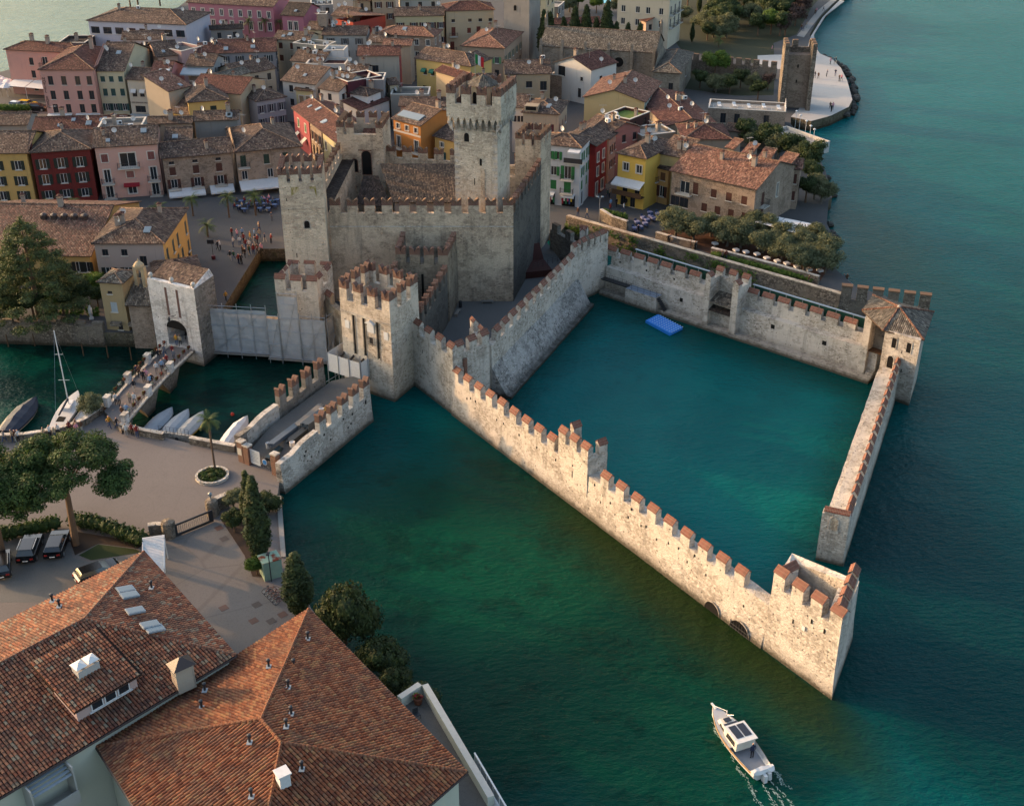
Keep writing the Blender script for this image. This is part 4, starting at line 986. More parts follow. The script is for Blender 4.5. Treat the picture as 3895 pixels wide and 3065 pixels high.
def H(name,label,f,ze,d,roof='gx',wall='#c8b08a',rmat='roof_brown',wins=None,z0=2.2,pitch=19,ov=.38,age='.4',cat='house',chim=1,dish=1,sky_=0,group=None,wm=None,seed=None,sides=None,ridge=True,acs=0,roofname='roof'):
    k,x0,y0,x1,y1=f[:5];P0=at(k,x0,y0,ze);P1=at(f[5]if len(f)>5 else k,x1,y1,ze)
    rz=ang(P0,P1);W=math.hypot(P1.x-P0.x,P1.y-P0.y);ux,uy=math.cos(rz),math.sin(rz);tan=math.tan(rad(pitch))
    if isinstance(d,tuple): # survey mark: ('r',k,x,y) on the ridge, ('p',k,x,y) far eave corner
        dr=_ray(d[1],d[2],d[3]);n=(-uy,ux)
        if d[0]=='r': # z = ze + tan*s, s = distance behind the front eave
            A=dr[2]-tan*(dr[0]*n[0]+dr[1]*n[1]);B=ze-tan*(P0.x*n[0]+P0.y*n[1])-CAM_H;t_=B/A
            s=(dr[0]*t_-P0.x)*n[0]+(dr[1]*t_-P0.y)*n[1];D=s*(2 if roof[0]in 'gh' else 1)
        else:
            q=at(d[1],d[2],d[3],ze);D=(q.x-P0.x)*n[0]+(q.y-P0.y)*n[1]
    else:D=d
    if not(2.0<D<45 and 1.5<W<70):print('SIZE?',name,label,round(W,1),round(D,1))
    D=max(2.5,min(40,D))
    r=random.Random(seed if seed is not None else int(x0*7+y0*3));m=wm or('pl:%s:%s'%(wall,age))
    t=thing(name,label,cat,(P0.x,P0.y,z0),rz,group);HZ=-z0
    b=MB();a,c=ov,ov;x_0,x_1,y_0,y_1=ov,W-ov,ov,D-ov
    if roof=='flat':x_0,x_1,y_0,y_1=0,W,0,D
    FW,FD=x_1-x_0,y_1-y_0
    S={'f':(FW,lambda u,dd,z:(x_0+u,y_0+dd,z),lambda u,dd:((x_0+u,y_0+dd),0.0)),
         'r':(FD,lambda u,dd,z:(x_1-dd,y_0+u,z),lambda u,dd:((x_1-dd,y_0+u),math.pi/2)),
         'b':(FW,lambda u,dd,z:(x_1-u,y_1-dd,z),lambda u,dd:((x_1-u,y_1-dd),math.pi)),
         'l':(FD,lambda u,dd,z:(x_0+dd,y_1-u,z),lambda u,dd:((x_0+dd,y_1-u),-math.pi/2))}
    ZT=ze-z0+(.05 if roof!='flat' else 0)
    WN={}
    if isinstance(wins,str):
        st=wins
        for s_ in('f','r','l'):
            L=S[s_][0];nn=max(1,int(L/2.7));WN[s_]=[]
            for row in range(2):
                zb=ze-z0-2.15-row*2.9
                if zb<.3:continue
                WN[s_].append((nn,zb,.85,1.3,st))
    elif wins:WN=wins
    sd=sides or{}
    for s_,(L,P,Mf)in S.items():
        holes=[];lst=[]
        for us,zb,w,h,st in WN.get(s_,()):
            if isinstance(us,int):us=[(i+.5)/us for i in range(us)]
            w,h=w*1.14,h*1.1
            for u in us:
                uu=u*L
                if uu-w/2<.08 or uu+w/2>L-.08 or zb+h>ZT-.05:continue
                holes.append((uu,zb,w,h));lst.append((uu,zb,w,h,st))
        topz=ZT
        if roof=='sf' and s_=='b':topz=ze-z0+D*tan
        facade(b,L,-.8,topz,holes,P,sd.get(s_,m))
        for q in lst:put_window(t,Mf,*q)
    g=ze-z0
    if roof in('gx','hr','hl'):
        for s_,x in(('l',x_0),('r',x_1)):
            if(roof=='hr' and s_=='r')or(roof=='hl' and s_=='l'):continue
            pts=[(x,y_0,g),(x,y_1,g),(x,D/2,g+D/2*tan-.03)];b.poly(pts if s_=='r' else pts[::-1],sd.get(s_,m))
    if roof=='gy':
        for y in(y_0,y_1):
            pts=[(x_0,y,g),(x_1,y,g),(W/2,y,g+W/2*tan-.03)];b.poly(pts if y==y_0 else pts[::-1],m)
    if roof=='sf':
        for x in(x_0,x_1):
            pts=[(x,y_0,g),(x,y_1,g),(x,y_1,g+D*tan-.04)];b.poly(pts if x==x_1 else pts[::-1],m)
    if roof=='flat':b.box(.02,.02,g-.6,W-.02,D-.02,g-.5,rmat)
    b.build('wall',t)
    if roof=='flat':
        pb=MB();e=.28
        pb.box(-.05,-.05,g,W+.05,e,g+.12,'trim');pb.box(-.05,D-e,g,W+.05,D+.05,g+.12,'trim');pb.box(-.05,e+.002,g,e,D-e-.002,g+.12,'trim');pb.box(W-e,e+.002,g,W+.05,D-e-.002,g+.12,'trim')
        rf=pb.build('coping',t)
        ib=MB();ib.poly([(e,e,g),(e,D-e,g),(e,D-e,g-.5),(e,e,g-.5)][::-1],m);ib.poly([(e,D-e,g),(W-e,D-e,g),(W-e,D-e,g-.5),(e,D-e,g-.5)][::-1],m);ib.poly([(W-e,D-e,g),(W-e,e,g),(W-e,e,g-.5),(W-e,D-e,g-.5)][::-1],m);ib.build('parapet',t)
    else:
        rb=MB();th=.13;E=[(0,0),(W,0),(W,D),(0,D)];zz=lambda x,y:g+roof_z(roof,W,D,0,tan,x,y)
        polys=[]
        if roof=='gx':polys=[[(0,0),(W,0),(W,D/2),(0,D/2)],[(0,D/2),(W,D/2),(W,D),(0,D)]];rl=[((0,D/2),(W,D/2))]
        elif roof=='gy':polys=[[(0,0),(W/2,0),(W/2,D),(0,D)],[(W/2,0),(W,0),(W,D),(W/2,D)]];rl=[((W/2,0),(W/2,D))]
        elif roof=='sf':polys=[[(0,0),(W,0),(W,D),(0,D)]];rl=[((0,D),(W,D))]
        elif roof in('sr','sl'):polys=[[(0,0),(W,0),(W,D),(0,D)]];rl=[]
        else:
            if W>=D:
                hl_=D/2 if roof in('hip','hl')else 0;hr_=D/2 if roof in('hip','hr')else 0
                A,B_=(hl_,D/2),(W-hr_,D/2)
                polys=[[(0,0),(W,0),B_,A],[(W,D),(0,D),A,B_]];rl=[(A,B_)]
                if hl_:polys.append([(0,D),(0,0),A]);rl+=[((0,0),A),((0,D),A)]
                if hr_:polys.append([(W,0),(W,D),B_]);rl+=[((W,0),B_),((W,D),B_)]
            else:
                A,B_=(W/2,W/2),(W/2,D-W/2)
                polys=[[(0,0),(W,0),A],[(W,0),(W,D),B_,A],[(W,D),(0,D),B_],[(0,D),(0,0),A,B_]];rl=[(A,B_),((0,0),A),((W,0),A),((W,D),B_),((0,D),B_)]
        for p in polys:rb.poly([(x,y,zz(x,y)+th)for x,y in p],rmat);rb.poly([(x,y,zz(x,y))for x,y in reversed(p)],'wood')
        for i in range(4):
            (xa,ya),(xb,yb)=E[i],E[(i+1)%4]
            mids=[(xa,ya),((xa+xb)/2,(ya+yb)/2),(xb,yb)]
            for(pa,pb2)in zip(mids,mids[1:]):rb.poly([(*pa,zz(*pa)),(*pb2,zz(*pb2)),(*pb2,zz(*pb2)+th),(*pa,zz(*pa)+th)],'gutter')
        rf=rb.build(roofname,t)
        if ridge and rl:
            rg=MB()
            for(xa,ya),(xb,yb)in rl:rg.tube((xa,ya,zz(xa,ya)+th),(xb,yb,zz(xb,yb)+th),.12,.12,6,'ridge')
            rg.build('ridge_tiles',rf)
    zr=lambda x,y:(g+(roof_z(roof,W,D,0,tan,x,y)if roof!='flat' else-.5))
    for i in range(chim):x,y=r.uniform(.15,.85)*W,r.uniform(.3,.8)*D;inst(chimney_mesh(r.randrange(3)),'chimney',rf,(x,y,zr(x,y)),r.choice((0,.1)))
    for i in range(dish):x,y=r.uniform(.05,.95)*W,r.uniform(.25,.6)*D;inst(dish_mesh(),'satellite_dish',rf,(x,y,zr(x,y)+.1),r.uniform(-.9,.3)-rz)
    if dish and r.random()<.6:x,y=r.uniform(.1,.9)*W,r.uniform(.4,.6)*D;inst(aerial_mesh(),'aerial',rf,(x,y,zr(x,y)),r.uniform(0,3))
    for i in range(sky_):
        x,y=r.uniform(.15,.85)*W,r.uniform(.15,.38)*D
        if roof in('gx','hip','hr','hl','sf'):inst(skylight_mesh(r.randrange(2)),'skylight',rf,(x,y,zr(x,y)+.13),rot=(rad(pitch),0,0))
    for i in range(acs):inst(ac_mesh(),'air_conditioner',rf,(r.uniform(.1,.9)*W,r.uniform(.2,.8)*D,zr(.5*W,.5*D)),r.uniform(-.3,.3))
    HOUSES[label]=(t,W,D,g,rz,S,rf,zr)
    return t
def text_part(parent,name,s,size,loc,rz=0.0,m='paint:#3a2a22',vertical=False):
    cu=bpy.data.curves.new(name,'FONT');cu.body='\n'.join(s)if vertical else s;cu.size=size;cu.extrude=.015;cu.align_x='CENTER'
    if vertical:cu.space_line=.8
    o=bpy.data.objects.new(name,cu);COL.objects.link(o);dg=bpy.context.evaluated_depsgraph_get();me=bpy.data.meshes.new_from_object(o.evaluated_get(dg))
    bpy.data.objects.remove(o);me.materials.clear();me.materials.append(mat(m))
    return inst(me,name,parent,loc,rot=(math.pi/2,0,rz))
def awning(parent,x0,x1,y,z,dep=1.8,drop=.6,m='canvas',name='awning'):
    b=MB();b.hexa([(x0,y-dep,z-drop),(x1,y-dep,z-drop),(x1,y,z),(x0,y,z)],[(x0,y-dep,z-drop+.05),(x1,y-dep,z-drop+.05),(x1,y,z+.05),(x0,y,z+.05)],m)
    b.box(x0,y-dep-.02,z-drop-.22,x1,y-dep+.001,z-drop+.04,m);return b.build(name,parent)
# ================================================================== the town
MAKE['tower_plaster']=lambda n:plaster(n,'#a0968a','.95')
DK,BR_,TE,GR='#232b24','#4f2f27','#2c4a47','#2a6b3a'
# ---- row on the piazza
H('yellow_house','mustard yellow house with dark shutters at the left edge, joined to the red house',('a',-330,1256,226,1250),11.6,('r','a',100,1068),'gx','#c49c4a','roof_brown',
  {'f':[([.15,.5,.83],6.4,1.0,1.5,'o:'+DK),([.15,.5,.83],3.6,1.0,1.5,'o:'+DK),([.15,.5,.83],.9,1.0,1.5,'o:'+DK)]},dish=0)
H('red_house','deep red house with rows of dark open shutters on the piazza',('a',227,1250,742,1216),11.6,('r','a',420,1062),'hr','#74261f','roof_brown',
  {'f':[([.17,.48,.80],6.4,1.05,1.6,'o:'+DK),([.17,.48,.80],3.6,1.05,1.6,'o:'+DK),([.17,.48,.80],1.0,1.05,1.3,'o:'+DK)]},dish=0,sky_=0)
H('pink_house','salmon pink house with white framed windows and three iron balconies on the piazza',('a',748,1208,1290,1175),11.6,('r','a',1030,1030),'gx','#d2a08c','roof_brown',
  {'f':[([.13,.88],6.7,1.0,1.3,'ct:#7a4a44'),([.50],5.6,2.4,2.3,'tb'),([.13,.88],2.9,1.0,2.2,'tb'),([.50],3.6,1.1,1.1,'ct:#8a5a52'),([.13,.88],.1,1.1,2.0,'tb'),([.5],.6,1.3,1.3,'t')]},dish=1,sky_=2)
ho=HOUSES['salmon pink house with white framed windows and three iron balconies on the piazza']
awning(ho[0],ho[1]*.38,ho[1]*.62,.38,2.6,.6,.35,'paint:#8a1f2a')
H('stone_house','rubble stone house with brown shutters and white awnings behind the palms',('a',1302,1297,1896,1245),9.4,('r','a',1600,1137),'sf',wm='house_stone',rmat='roof_brown',
  wins={'f':[([.12,.46,.80],4.0,.95,1.35,'c:'+BR_),([.12,.46,.80],1.6,1.0,1.5,'ob:'+BR_),([.12,.46,.80],6.0,.8,.5,'n')]},pitch=17,dish=0)
ho=HOUSES['rubble stone house with brown shutters and white awnings behind the palms']
for q0,q1 in((.05,.55),(.62,.95)):awning(ho[0],ho[1]*q0,ho[1]*q1,.38,1.45,2.2,.7)
H('stone_house','corner stone house with hipped roof, green doors and long white awning over cafe tables',('a',1899,1245,535,1194,'b'),9.6,('r','a',2080,1008),'hr',wm='house_stone',rmat='roof_brown',
  wins={'f':[([.10],4.6,.9,1.9,'cb:#24382f'),([.46,.76],4.8,.9,1.6,'c:#24382f'),([.1,.5],2.2,.9,1.5,'w'),([.82],2.0,.9,1.9,'b')],'r':[(3,4.6,.9,1.6,'c:#24382f')]},pitch=19,dish=1)
ho=HOUSES['corner stone house with hipped roof, green doors and long white awning over cafe tables']
awning(ho[0],ho[1]*.03,ho[1]*.95,.38,2.0,3.2,.7)
H('grey_house','plain grey rendered block with a strip of brown tiles behind the stone house',('a',1560,990,1942,978),11.4,('r','a',1750,903),'gx','#8a857e','roof_brown',None,dish=1,sky_=2)
H('terrace_house','low tiled roof with a dish behind the pink house',('a',1180,1012,1560,1008),11.2,('r','a',1350,950),'gx','#b09a80','roof_brown',None,dish=2)
H('lean_to_house','small shed roof with a skylight between pink house and stone house',('a',1328,1152,1560,1142),10.2,('r','a',1450,1036),'sf','#a09a90','roof_brown',None,pitch=15,dish=0,chim=0,sky_=1)
H('flat_block','flat grey roof with vents behind the ridge of pink house',('a',790,1042,1150,1030),13.2,6,'flat','#9a948a','deck',None,dish=2,acs=2,chim=1)
H('skylight_house','long dark red tiled roof with five skylights behind the red house',('a',250,1078,1010,1058),11.2,('r','a',640,946),'gx','#a09488','roof_new',None,sky_=5,dish=1)
H('corner_house','brown tiled roof at the left edge below the lakeside hotel',('a',-330,1030,225,1020),9.5,('r','a',60,915),'gx','#9a948a','roof_brown',None,dish=0)
# ---- hotel row
W3=lambda us:[(us,7.2,.95,1.7,'n'),(us,4.1,.95,1.7,'n'),(us,1.2,.95,1.7,'n')]
H('hotel','salmon pink hotel with dark windows and vertical lettering beside the striped awnings',('a',302,573,764,573),12.6,('r','a',840,352),'hl','#cf9482','roof_red',{'f':W3([.17,.42,.68,.9])},pitch=20,chim=1,dish=0)
ho=HOUSES['salmon pink hotel with dark windows and vertical lettering beside the striped awnings']
text_part(ho[0],'hotel_sign','HOTEL EDEN',.85,(.9,.30,8.3),0,'paint:#2a1f1c',True)
for i in range(2):awning(ho[0],.5+i*(ho[1]/2),(i+1)*ho[1]/2-.3,.38,1.0,5.0,1.2,'canvas')
H('hotel','pink lakeside hotel with curved balconies at the far left',('a',25,408,640,436),12.2,('r','a',330,342),'hip','#cf9482','roof_red',{'f':[([.33,.5,.68],6.8,.9,1.5,'n'),([.33],3.9,.9,1.5,'n'),([.33],1.0,.9,1.5,'n'),([.52,.75],3.9,1.2,2.0,'b'),([.52,.75],6.6,1.2,2.0,'b')]},dish=0,chim=2)
H('cream_house','cream house with teal green shutters next to the pink hotel',('a',766,583,1012,583),11.9,('r','a',1000,348),'gx','#cdbd96','roof_brown',{'f':[([.18,.5,.85],7.4,.85,1.1,'c:'+TE),([.2,.5,.85],4.4,.85,1.4,'c:'+TE),([.2,.5,.85],1.2,.85,1.4,'o:'+TE)]},sky_=1,dish=2)
H('cafe_house','narrow ivory cafe front with striped blinds and a glazed attic',('a',1012,652,1192,658),10.4,9,'gx','#c6baa6','roof_brown',{'f':[([.3,.7],4.6,.9,1.5,'n'),([.5],1.2,2.0,1.3,'n')]},dish=1)
ho=HOUSES['narrow ivory cafe front with striped blinds and a glazed attic']
for u in(.3,.7):awning(ho[0],ho[1]*u-.6,ho[1]*u+.6,.38,6.2,.5,.5,'canvas')
text_part(ho[0],'cafe_sign','CAFE GRANDE ITALIA',.42,(ho[1]*.5,.33,3.2),0,'paint:#5a4038')
awning(ho[0],.2,ho[1]*2.2,.3,.9,5.0,1.0,'tin')
H('pink_house','small rose pink house with white trim below a roof terrace',('a',1194,662,1368,662),10.4,('r','a',1330,497),'gx','#bf7a76','roof_red',{'f':[([.27,.68],4.9,.95,1.5,'ct:#3b3540'),([.27,.68],1.6,.95,1.4,'ot:'+BR_)]},dish=1,sky_=0)
ho=HOUSES['small rose pink house with white trim below a roof terrace']
b=MB();b.box(ho[1]*.4,2.4,ho[3]+.9,ho[1]*.9,4.6,ho[3]+1.6,'white');b.box(ho[1]*.43,2.37,ho[3]+1.05,ho[1]*.87,2.4,ho[3]+1.5,'glass');b.build('roof_terrace',ho[0])
H('terrace_house','brown roofed house with a pale metal awning over its roof terrace',('a',1500,540,1735,545),11.8,('r','a',1640,446),'gx','#a5a09a','roof_brown','n',dish=2)
ho=HOUSES['brown roofed house with a pale metal awning over its roof terrace'];awning(ho[0],-.5,ho[1]*.8,.2,ho[3]-.4,2.6,.8,'tin')
H('yellow_villa','yellow villa with hipped tile roof in the middle of the left rooftops',('a',1512,840,1864,814),10.0,('r','a',1650,684),'hip','#d8ac50','roof_brown',{'f':[([.34],4.9,.85,1.7,'c:#8a7a64'),([.62],4.7,1.1,1.9,'c:#26322a')]},dish=1)
H('yellow_wing','low wing of the yellow villa with a lean-to roof',('a',1385,920,1560,945),7.2,5,'sf','#d8ac50','roof_brown',None,dish=0,chim=0,pitch=24)
H('attic_house','pale orange tiled roof with one skylight left of the yellow villa',('a',1366,752,1560,700),11.0,8,'sf','#b9a58a','roof_orange',None,pitch=16,sky_=1,dish=1,chim=0)
H('white_block','long white lakeside block with a dark hipped roof and a strip of windows',('a',697,172,1512,208),12.6,('p','a',1757,108),'hip','#bdbcc6','roof_brown',{'f':[(8,7.4,2.0,1.5,'n'),([.18,.95],3.8,.9,1.8,'n')]},pitch=15,chim=1,dish=1,acs=1)
H('pink_palace','long rose pink palace with dark roof at the top of the town',('b',-412,24,300,62),13.5,11,'gx','#b0707c','roof_brown',{'f':[(9,8.4,.8,1.5,'nt'),(9,5.2,.9,1.9,'nt'),([.1,.6],1.6,1.1,2.1,'tb')]},dish=0,chim=1)
H('pink_palace','lower wing of the rose pink palace with balconies above the palms',('b',352,128,548,138),12.4,12,'gx','#a8687a','roof_dark',{'f':[([.35,.62],6.6,.9,2.0,'nt'),([.45],4.0,.9,1.5,'n')]},dish=0,chim=0,sky_=1)
# ---- rooftops of the old centre
H('town_house','long dark red roof over a grey wall left of the rooftop centre',('b',-170,440,326,424),11.0,('r','b',130,318),'gx','#8d8b8e','roof_red','o:#3c4248',dish=2,sky_=2,acs=1)
H('beige_block','flat roofed beige block with air conditioners among the rooftops',('b',455,352,722,378),11.6,5,'flat','#a69a86','deck','n',dish=2,acs=3,chim=0)
H('white_penthouse','small white flat roofed penthouse standing above brown roofs',('b',704,408,868,412),12.6,4.5,'flat','#cfcdca','terrace',None,dish=0,chim=0,acs=1,z0=8)
H('town_house','brown roof with two skylights below the palms of the pink palace',('b',290,322,592,338),11.5,('r','b',430,258),'gx','#b4a890','roof_brown','c:'+BR_,dish=1,sky_=2)
H('stone_stack','square stubby stone stack rising above the roofs',('b',655,118,728,118),15.5,3.0,'flat',wm='house_stone',rmat='deck',wins=None,dish=1,chim=0,cat='tower')
H('town_house','low brown roof with a small arched attic left of the red house',('b',560,246,700,250),12.0,('r','b',640,180),'gx','#bfb08e','roof_brown','c:'+BR_,dish=1)
H('town_house','brown roofed house with white dormers next to the stone stack',('b',690,290,1060,292),11.2,('r','b',900,215),'gx','#b3afa6','roof_brown','o:#6a6460',dish=3,sky_=0,acs=2)
H('town_house','long hipped roof with pale orange tiles above a stone wall',('b',1128,282,1606,306),11.6,('r','b',1340,214),'hip',wm='house_stone',rmat='roof_orange',wins='nt',dish=1,sky_=1)
H('orange_red_house','bright orange red house front high among the brown roofs',('b',945,190,1225,128),12.6,7,'sr','#b0402a','roof_orange',{'f':[([.72],6.5,.9,1.5,'nt'),([.2,.5],3.6,.9,1.4,'nt')]},pitch=8,dish=1)
H('yellow_house','pale yellow house with a row of brown shutters below the top edge',('b',1276,138,1690,132),12.8,('r','b',1500,62),'gx','#c7b283','roof_brown',{'f':[([.1,.38,.58,.76,.95],7.6,.9,1.3,'o:'+BR_),([.6,.95],4.0,.9,1.3,'o:'+BR_)]},dish=1)
H('beige_villa','tall beige villa with brown shutters and two balconies at the top centre',('b',1688,96,2100,84),13.6,('r','b',1900,12),'hip','#c4ab85','roof_red',{'f':[([.15,.5,.72,.93],8.6,.8,.7,'n'),([.15,.68],5.2,.9,2.0,'cb:#6a3226'),([.48,.9],5.8,.85,1.2,'c:#6a3226'),([.48,.9],3.0,.85,1.2,'c:#6a3226'),([.12],1.6,.9,2.0,'cb:#6a3226')]},dish=0)
H('corner_palazzo','large stone palazzo with sunlit orange hipped roof beside the bell tower',('b',1812,378,258,400,'c'),10.4,('p','c',452,268),'hip','#a08c74','roof_orange',{'f':[(3,4.6,.9,1.4,'o:#5c8a5e'),(3,1.6,.9,1.4,'n')],'r':[(5,4.6,.9,1.4,'o:#5d6a50'),(5,1.6,.9,1.4,'n')]},dish=1,chim=2)
H('tall_house','tall house with blank beige walls and a red side wall with a spiral stair',('b',975,460,1332,458),13.4,('r','b',1220,374),'gx','#a89c8c','roof_red',{'f':[([.4],7.6,1.2,1.4,'n'),([.36],4.8,.9,1.5,'n')]},dish=2,sides={'r':'pl:#8c3538:.4'})
H('yellow_house','yellow house with green blinds under a large brown hipped roof',('b',1438,478,1905,548),12.6,('r','b',1640,400),'hr','#cfac5a','roof_brown',{'f':[([.16,.3],7.2,.8,1.3,'n'),([.14],3.4,.9,1.2,'n')]},dish=1)
ho=HOUSES['yellow house with green blinds under a large brown hipped roof']
for u in(.16,.3):awning(ho[0],ho[1]*u-.6,ho[1]*u+.6,.38,8.5,.6,.5,'paint:#1f6a55')
H('beige_house','beige house with a plain dark red roof behind the great tower',('b',1598,580,1868,660),11.4,('r','b',1740,552),'gx','#c3a67c','roof_new',{'f':[([.5],5.2,.9,1.3,'c:#5a2a26')]},dish=2)
H('town_house','broad brown roof with white walls above the row of pink and yellow fronts',('b',352,660,642,694),10.8,('r','b',650,540),'gx','#b9b4ac','roof_brown','n',dish=1,sky_=1)
H('town_house','brown roof with a cluster of dishes beside a dark red parapet',('b',655,722,832,752),10.6,('r','b',850,592),'gx','#bcb7ae','roof_brown','n',dish=4)
H('maroon_block','dark maroon roof parapet with two dishes in the old centre',('b',902,668,1180,618),12.2,6,'flat','#572a33','roof_new',None,dish=2,chim=0)
H('grey_block','blank grey block wall next to the maroon parapet',('b',1052,652,1192,652),12.0,6,'flat','#8b8685','deck',None,dish=0,chim=0)
H('white_house','white house with a roof terrace and grey tiles behind the yard tower',('b',818,748,1068,788),9.8,('p','b',1075,722),'hip','#d3d0cc','roof_brown',{'f':[([.35],4.6,.8,1.2,'o:#2f4f8a')],'r':[([.3],4.2,1.0,2.0,'d')]},dish=0,acs=0)
H('grey_house','grey lilac house with hipped roof and green roof terrace on the left',('b',156,832,412,790),8.8,8,'hip','#a09a9c','roof_brown',{'f':[([.15,.5,.85],4.0,.85,1.5,'o:#5a5a5e'),([.15,.5,.85],1.2,.85,1.5,'o:#5a5a5e')],'r':[(3,4.0,.8,1.5,'o:#5a5a5e')]},dish=1)
H('yellow_house','narrow pale yellow house with arched windows above the brown eaves',('b',462,734,622,748),9.4,6,'gx','#cdb577','roof_brown',{'f':[([.3,.7],4.2,.9,1.7,'ct:#8a7458')]},dish=0)
H('gable_house','cream house with a plain red gabled roof seen end on',('b',36,772,246,648),10.2,12,'gy','#c4a882','roof_new',{'f':[([.5],5.2,2.4,1.2,'c:#6a5038'),([.5],1.5,.9,1.6,'n')]},pitch=17,dish=0)
# row whose fronts face west along the lane
A_,B2_=at('b',440,880,9.6),at('b',836,1190,9.6)
def lane(lbl,t0,t1,wall,wins,**kw):
    p,q=A_.lerp(B2_,t0),A_.lerp(B2_,t1)
    SURV['_']=None
    k='b'
    def inv(pt):
        Z=pt.z-CAM_H;w_=pt.y*_c-Z*_s;return((CAM_CX+CAM_F*pt.x/w_-900)/.4684,(CAM_CY-CAM_F*(pt.y*_s+Z*_c)/w_)/.4684)
    a,b=inv(p),inv(q);del SURV['_']
    return H('lane_house',lbl,('b',a[0],a[1],b[0],b[1]),9.6,9,'gx',wall,'roof_red',wins,dish=1,**kw)
lane('rose red house with round white blinds at the head of the lane',0,.36,'#a04248',{'f':[([.3,.75],4.4,.8,1.5,'ct:#2f6a45')]},sky_=2)
lane('stone fronted house in the middle of the lane row',.361,.62,'#a99272',{'f':[([.2,.5,.8],4.2,.8,1.5,'o:'+BR_),([.2,.5,.8],1.0,.9,2.0,'d')]},sky_=2,wm='house_stone')
lane('pale yellow house at the castle end of the lane row',.621,1,'#cdb981',{'f':[([.15,.5,.85],4.2,.8,1.5,'ct:#5a4838'),([.3,.8],1.0,.8,1.6,'c:#6a5a4a')]},sky_=2)
ho=HOUSES['rose red house with round white blinds at the head of the lane']
for u in(.25,.7):awning(ho[0],ho[1]*u-.7,ho[1]*u+.7,.38,3.2,1.0,.8,'pl:#c9bfb0:.1')
H('orange_house','bright orange house with white trim and a glazed roof terrace',('b',1250,968,1492,1032),9.8,('r','b',1530,862),'gx','#c67a1c','roof_brown',{'f':[([.17,.5,.83],6.0,.8,.9,'nt'),([.17,.83],2.2,.9,2.1,'tb')]},dish=0,pitch=18)
ho=HOUSES['bright orange house with white trim and a glazed roof terrace']
b=MB();b.box(0,-.06,0,ho[1]-.76,0,.35,'trim');b.build('string_course',ho[0],(.38,.38,5.3))
b=MB();b.hexa([(.6,1.2,ho[3]+.5),(ho[1]*.8,1.2,ho[3]+.5),(ho[1]*.8,3.0,ho[3]+1.1),(.6,3.0,ho[3]+1.1)],[(.6,1.2,ho[3]+.7),(ho[1]*.8,1.2,ho[3]+.7),(ho[1]*.8,3.0,ho[3]+1.3),(.6,3.0,ho[3]+1.3)],'glass_pale');b.build('glass_roof',ho[0])
H('ochre_house','ochre shop house with painted sign half hidden by the great tower',('b',1586,1108,1900,1192),7.6,8,'gx','#cf9f48','roof_brown',{'f':[([.2],3.6,.8,.9,'nt'),([.2],1.2,.9,1.4,'o:'+TE)]},dish=0,chim=0)
ho=HOUSES['ochre shop house with painted sign half hidden by the great tower'];text_part(ho[0],'painted_sign','Piccolo',.7,(ho[1]*.55,.33,2.2),0,'paint:#8a6a3a');text_part(ho[0],'painted_sign','C',1.0,(ho[1]*.45,.33,1.2),0,'paint:#8a6a3a')
H('terrace_house','dark red lean-to roofs beside the white terrace',('b',1000,905,1260,812),7.8,5,'sf','#c9c5c0','roof_new',None,dish=0,chim=0,pitch=14)
H('town_house','brown roof behind the orange house',('b',1312,868,1702,872),9.2,('r','b',1500,792),'gx','#a89a86','roof_brown',None,dish=1,chim=2)
# ---- around the church
bq=[at('c',250,480,2.2),at('c',452,505,2.2)];t=thing('bell_tower','tall weathered plaster bell tower cut by the top edge of the picture','tower',bq[0],ang(bq[0],bq[1]));Lq=(bq[1]-bq[0]).length
b=MB();b.box(0,0,-.5,Lq,6.2,30,'tower_plaster');b.box(-.15,-.15,30,Lq+.15,6.35,30.5,'trim');b.build('shaft',t)
opening(t,'window',Lq*.45,0,12.3,.7,1.3,0,True,'stone_grey','dark')
H('church','long stone church with tiled roof, round window and small pinnacles',('c',536,378,1482,437),9.2,('r','c',1040,240),'gx',wm='church_stone',rmat='roof_grey',wins={},pitch=27,dish=0,chim=0,cat='church',ov=.25)
ho=HOUSES['long stone church with tiled roof, round window and small pinnacles']
for i in range(6):
    x=ho[1]*i/5;b=MB();b.box(-.35,-.5,-.8,.35,.26,ho[3]+.3,'church_stone');b.box(-.28,-.3,ho[3]+.3,.28,.26,ho[3]+1.4,'church_stone');b.hexa([(-.34,-.36,ho[3]+1.4),(.34,-.36,ho[3]+1.4),(.34,.3,ho[3]+1.4),(-.34,.3,ho[3]+1.4)],[(-.05,-.05,ho[3]+2.0),(.05,-.05,ho[3]+2.0),(.05,.05,ho[3]+2.0),(-.05,.05,ho[3]+2.0)],'church_stone');b.build('buttress',ho[0],(min(max(x,.4),ho[1]-.4),0,0))
b=MB();b.tube((0,-.05,0),(0,.03,0),1.15,1.15,20,'dark');o=b.build('round_window',ho[0],(ho[1]*.69,.25,ho[3]-2.6))
b=MB()
for i in range(20):
    a0,a1=2*math.pi*i/20,2*math.pi*(i+1)/20;b.extr_y([(1.16*math.cos(a0),1.16*math.sin(a0)),(1.4*math.cos(a0),1.4*math.sin(a0)),(1.4*math.cos(a1),1.4*math.sin(a1)),(1.16*math.cos(a1),1.16*math.sin(a1))],-.10,.02,'church_stone')
b.build('surround',o)
for x,yy in((.05,ho[2]/2),(ho[1]-.05,ho[2]/2)):
    b=MB();b.box(-.35,-.35,0,.35,.35,2.4,'church_stone');b.lathe([(.45,2.4),(.4,2.6),(.05,3.6)],8,'church_stone');b.build('pinnacle',ho[0],(x,yy,ho[7](1,ho[2]/2)-.3))
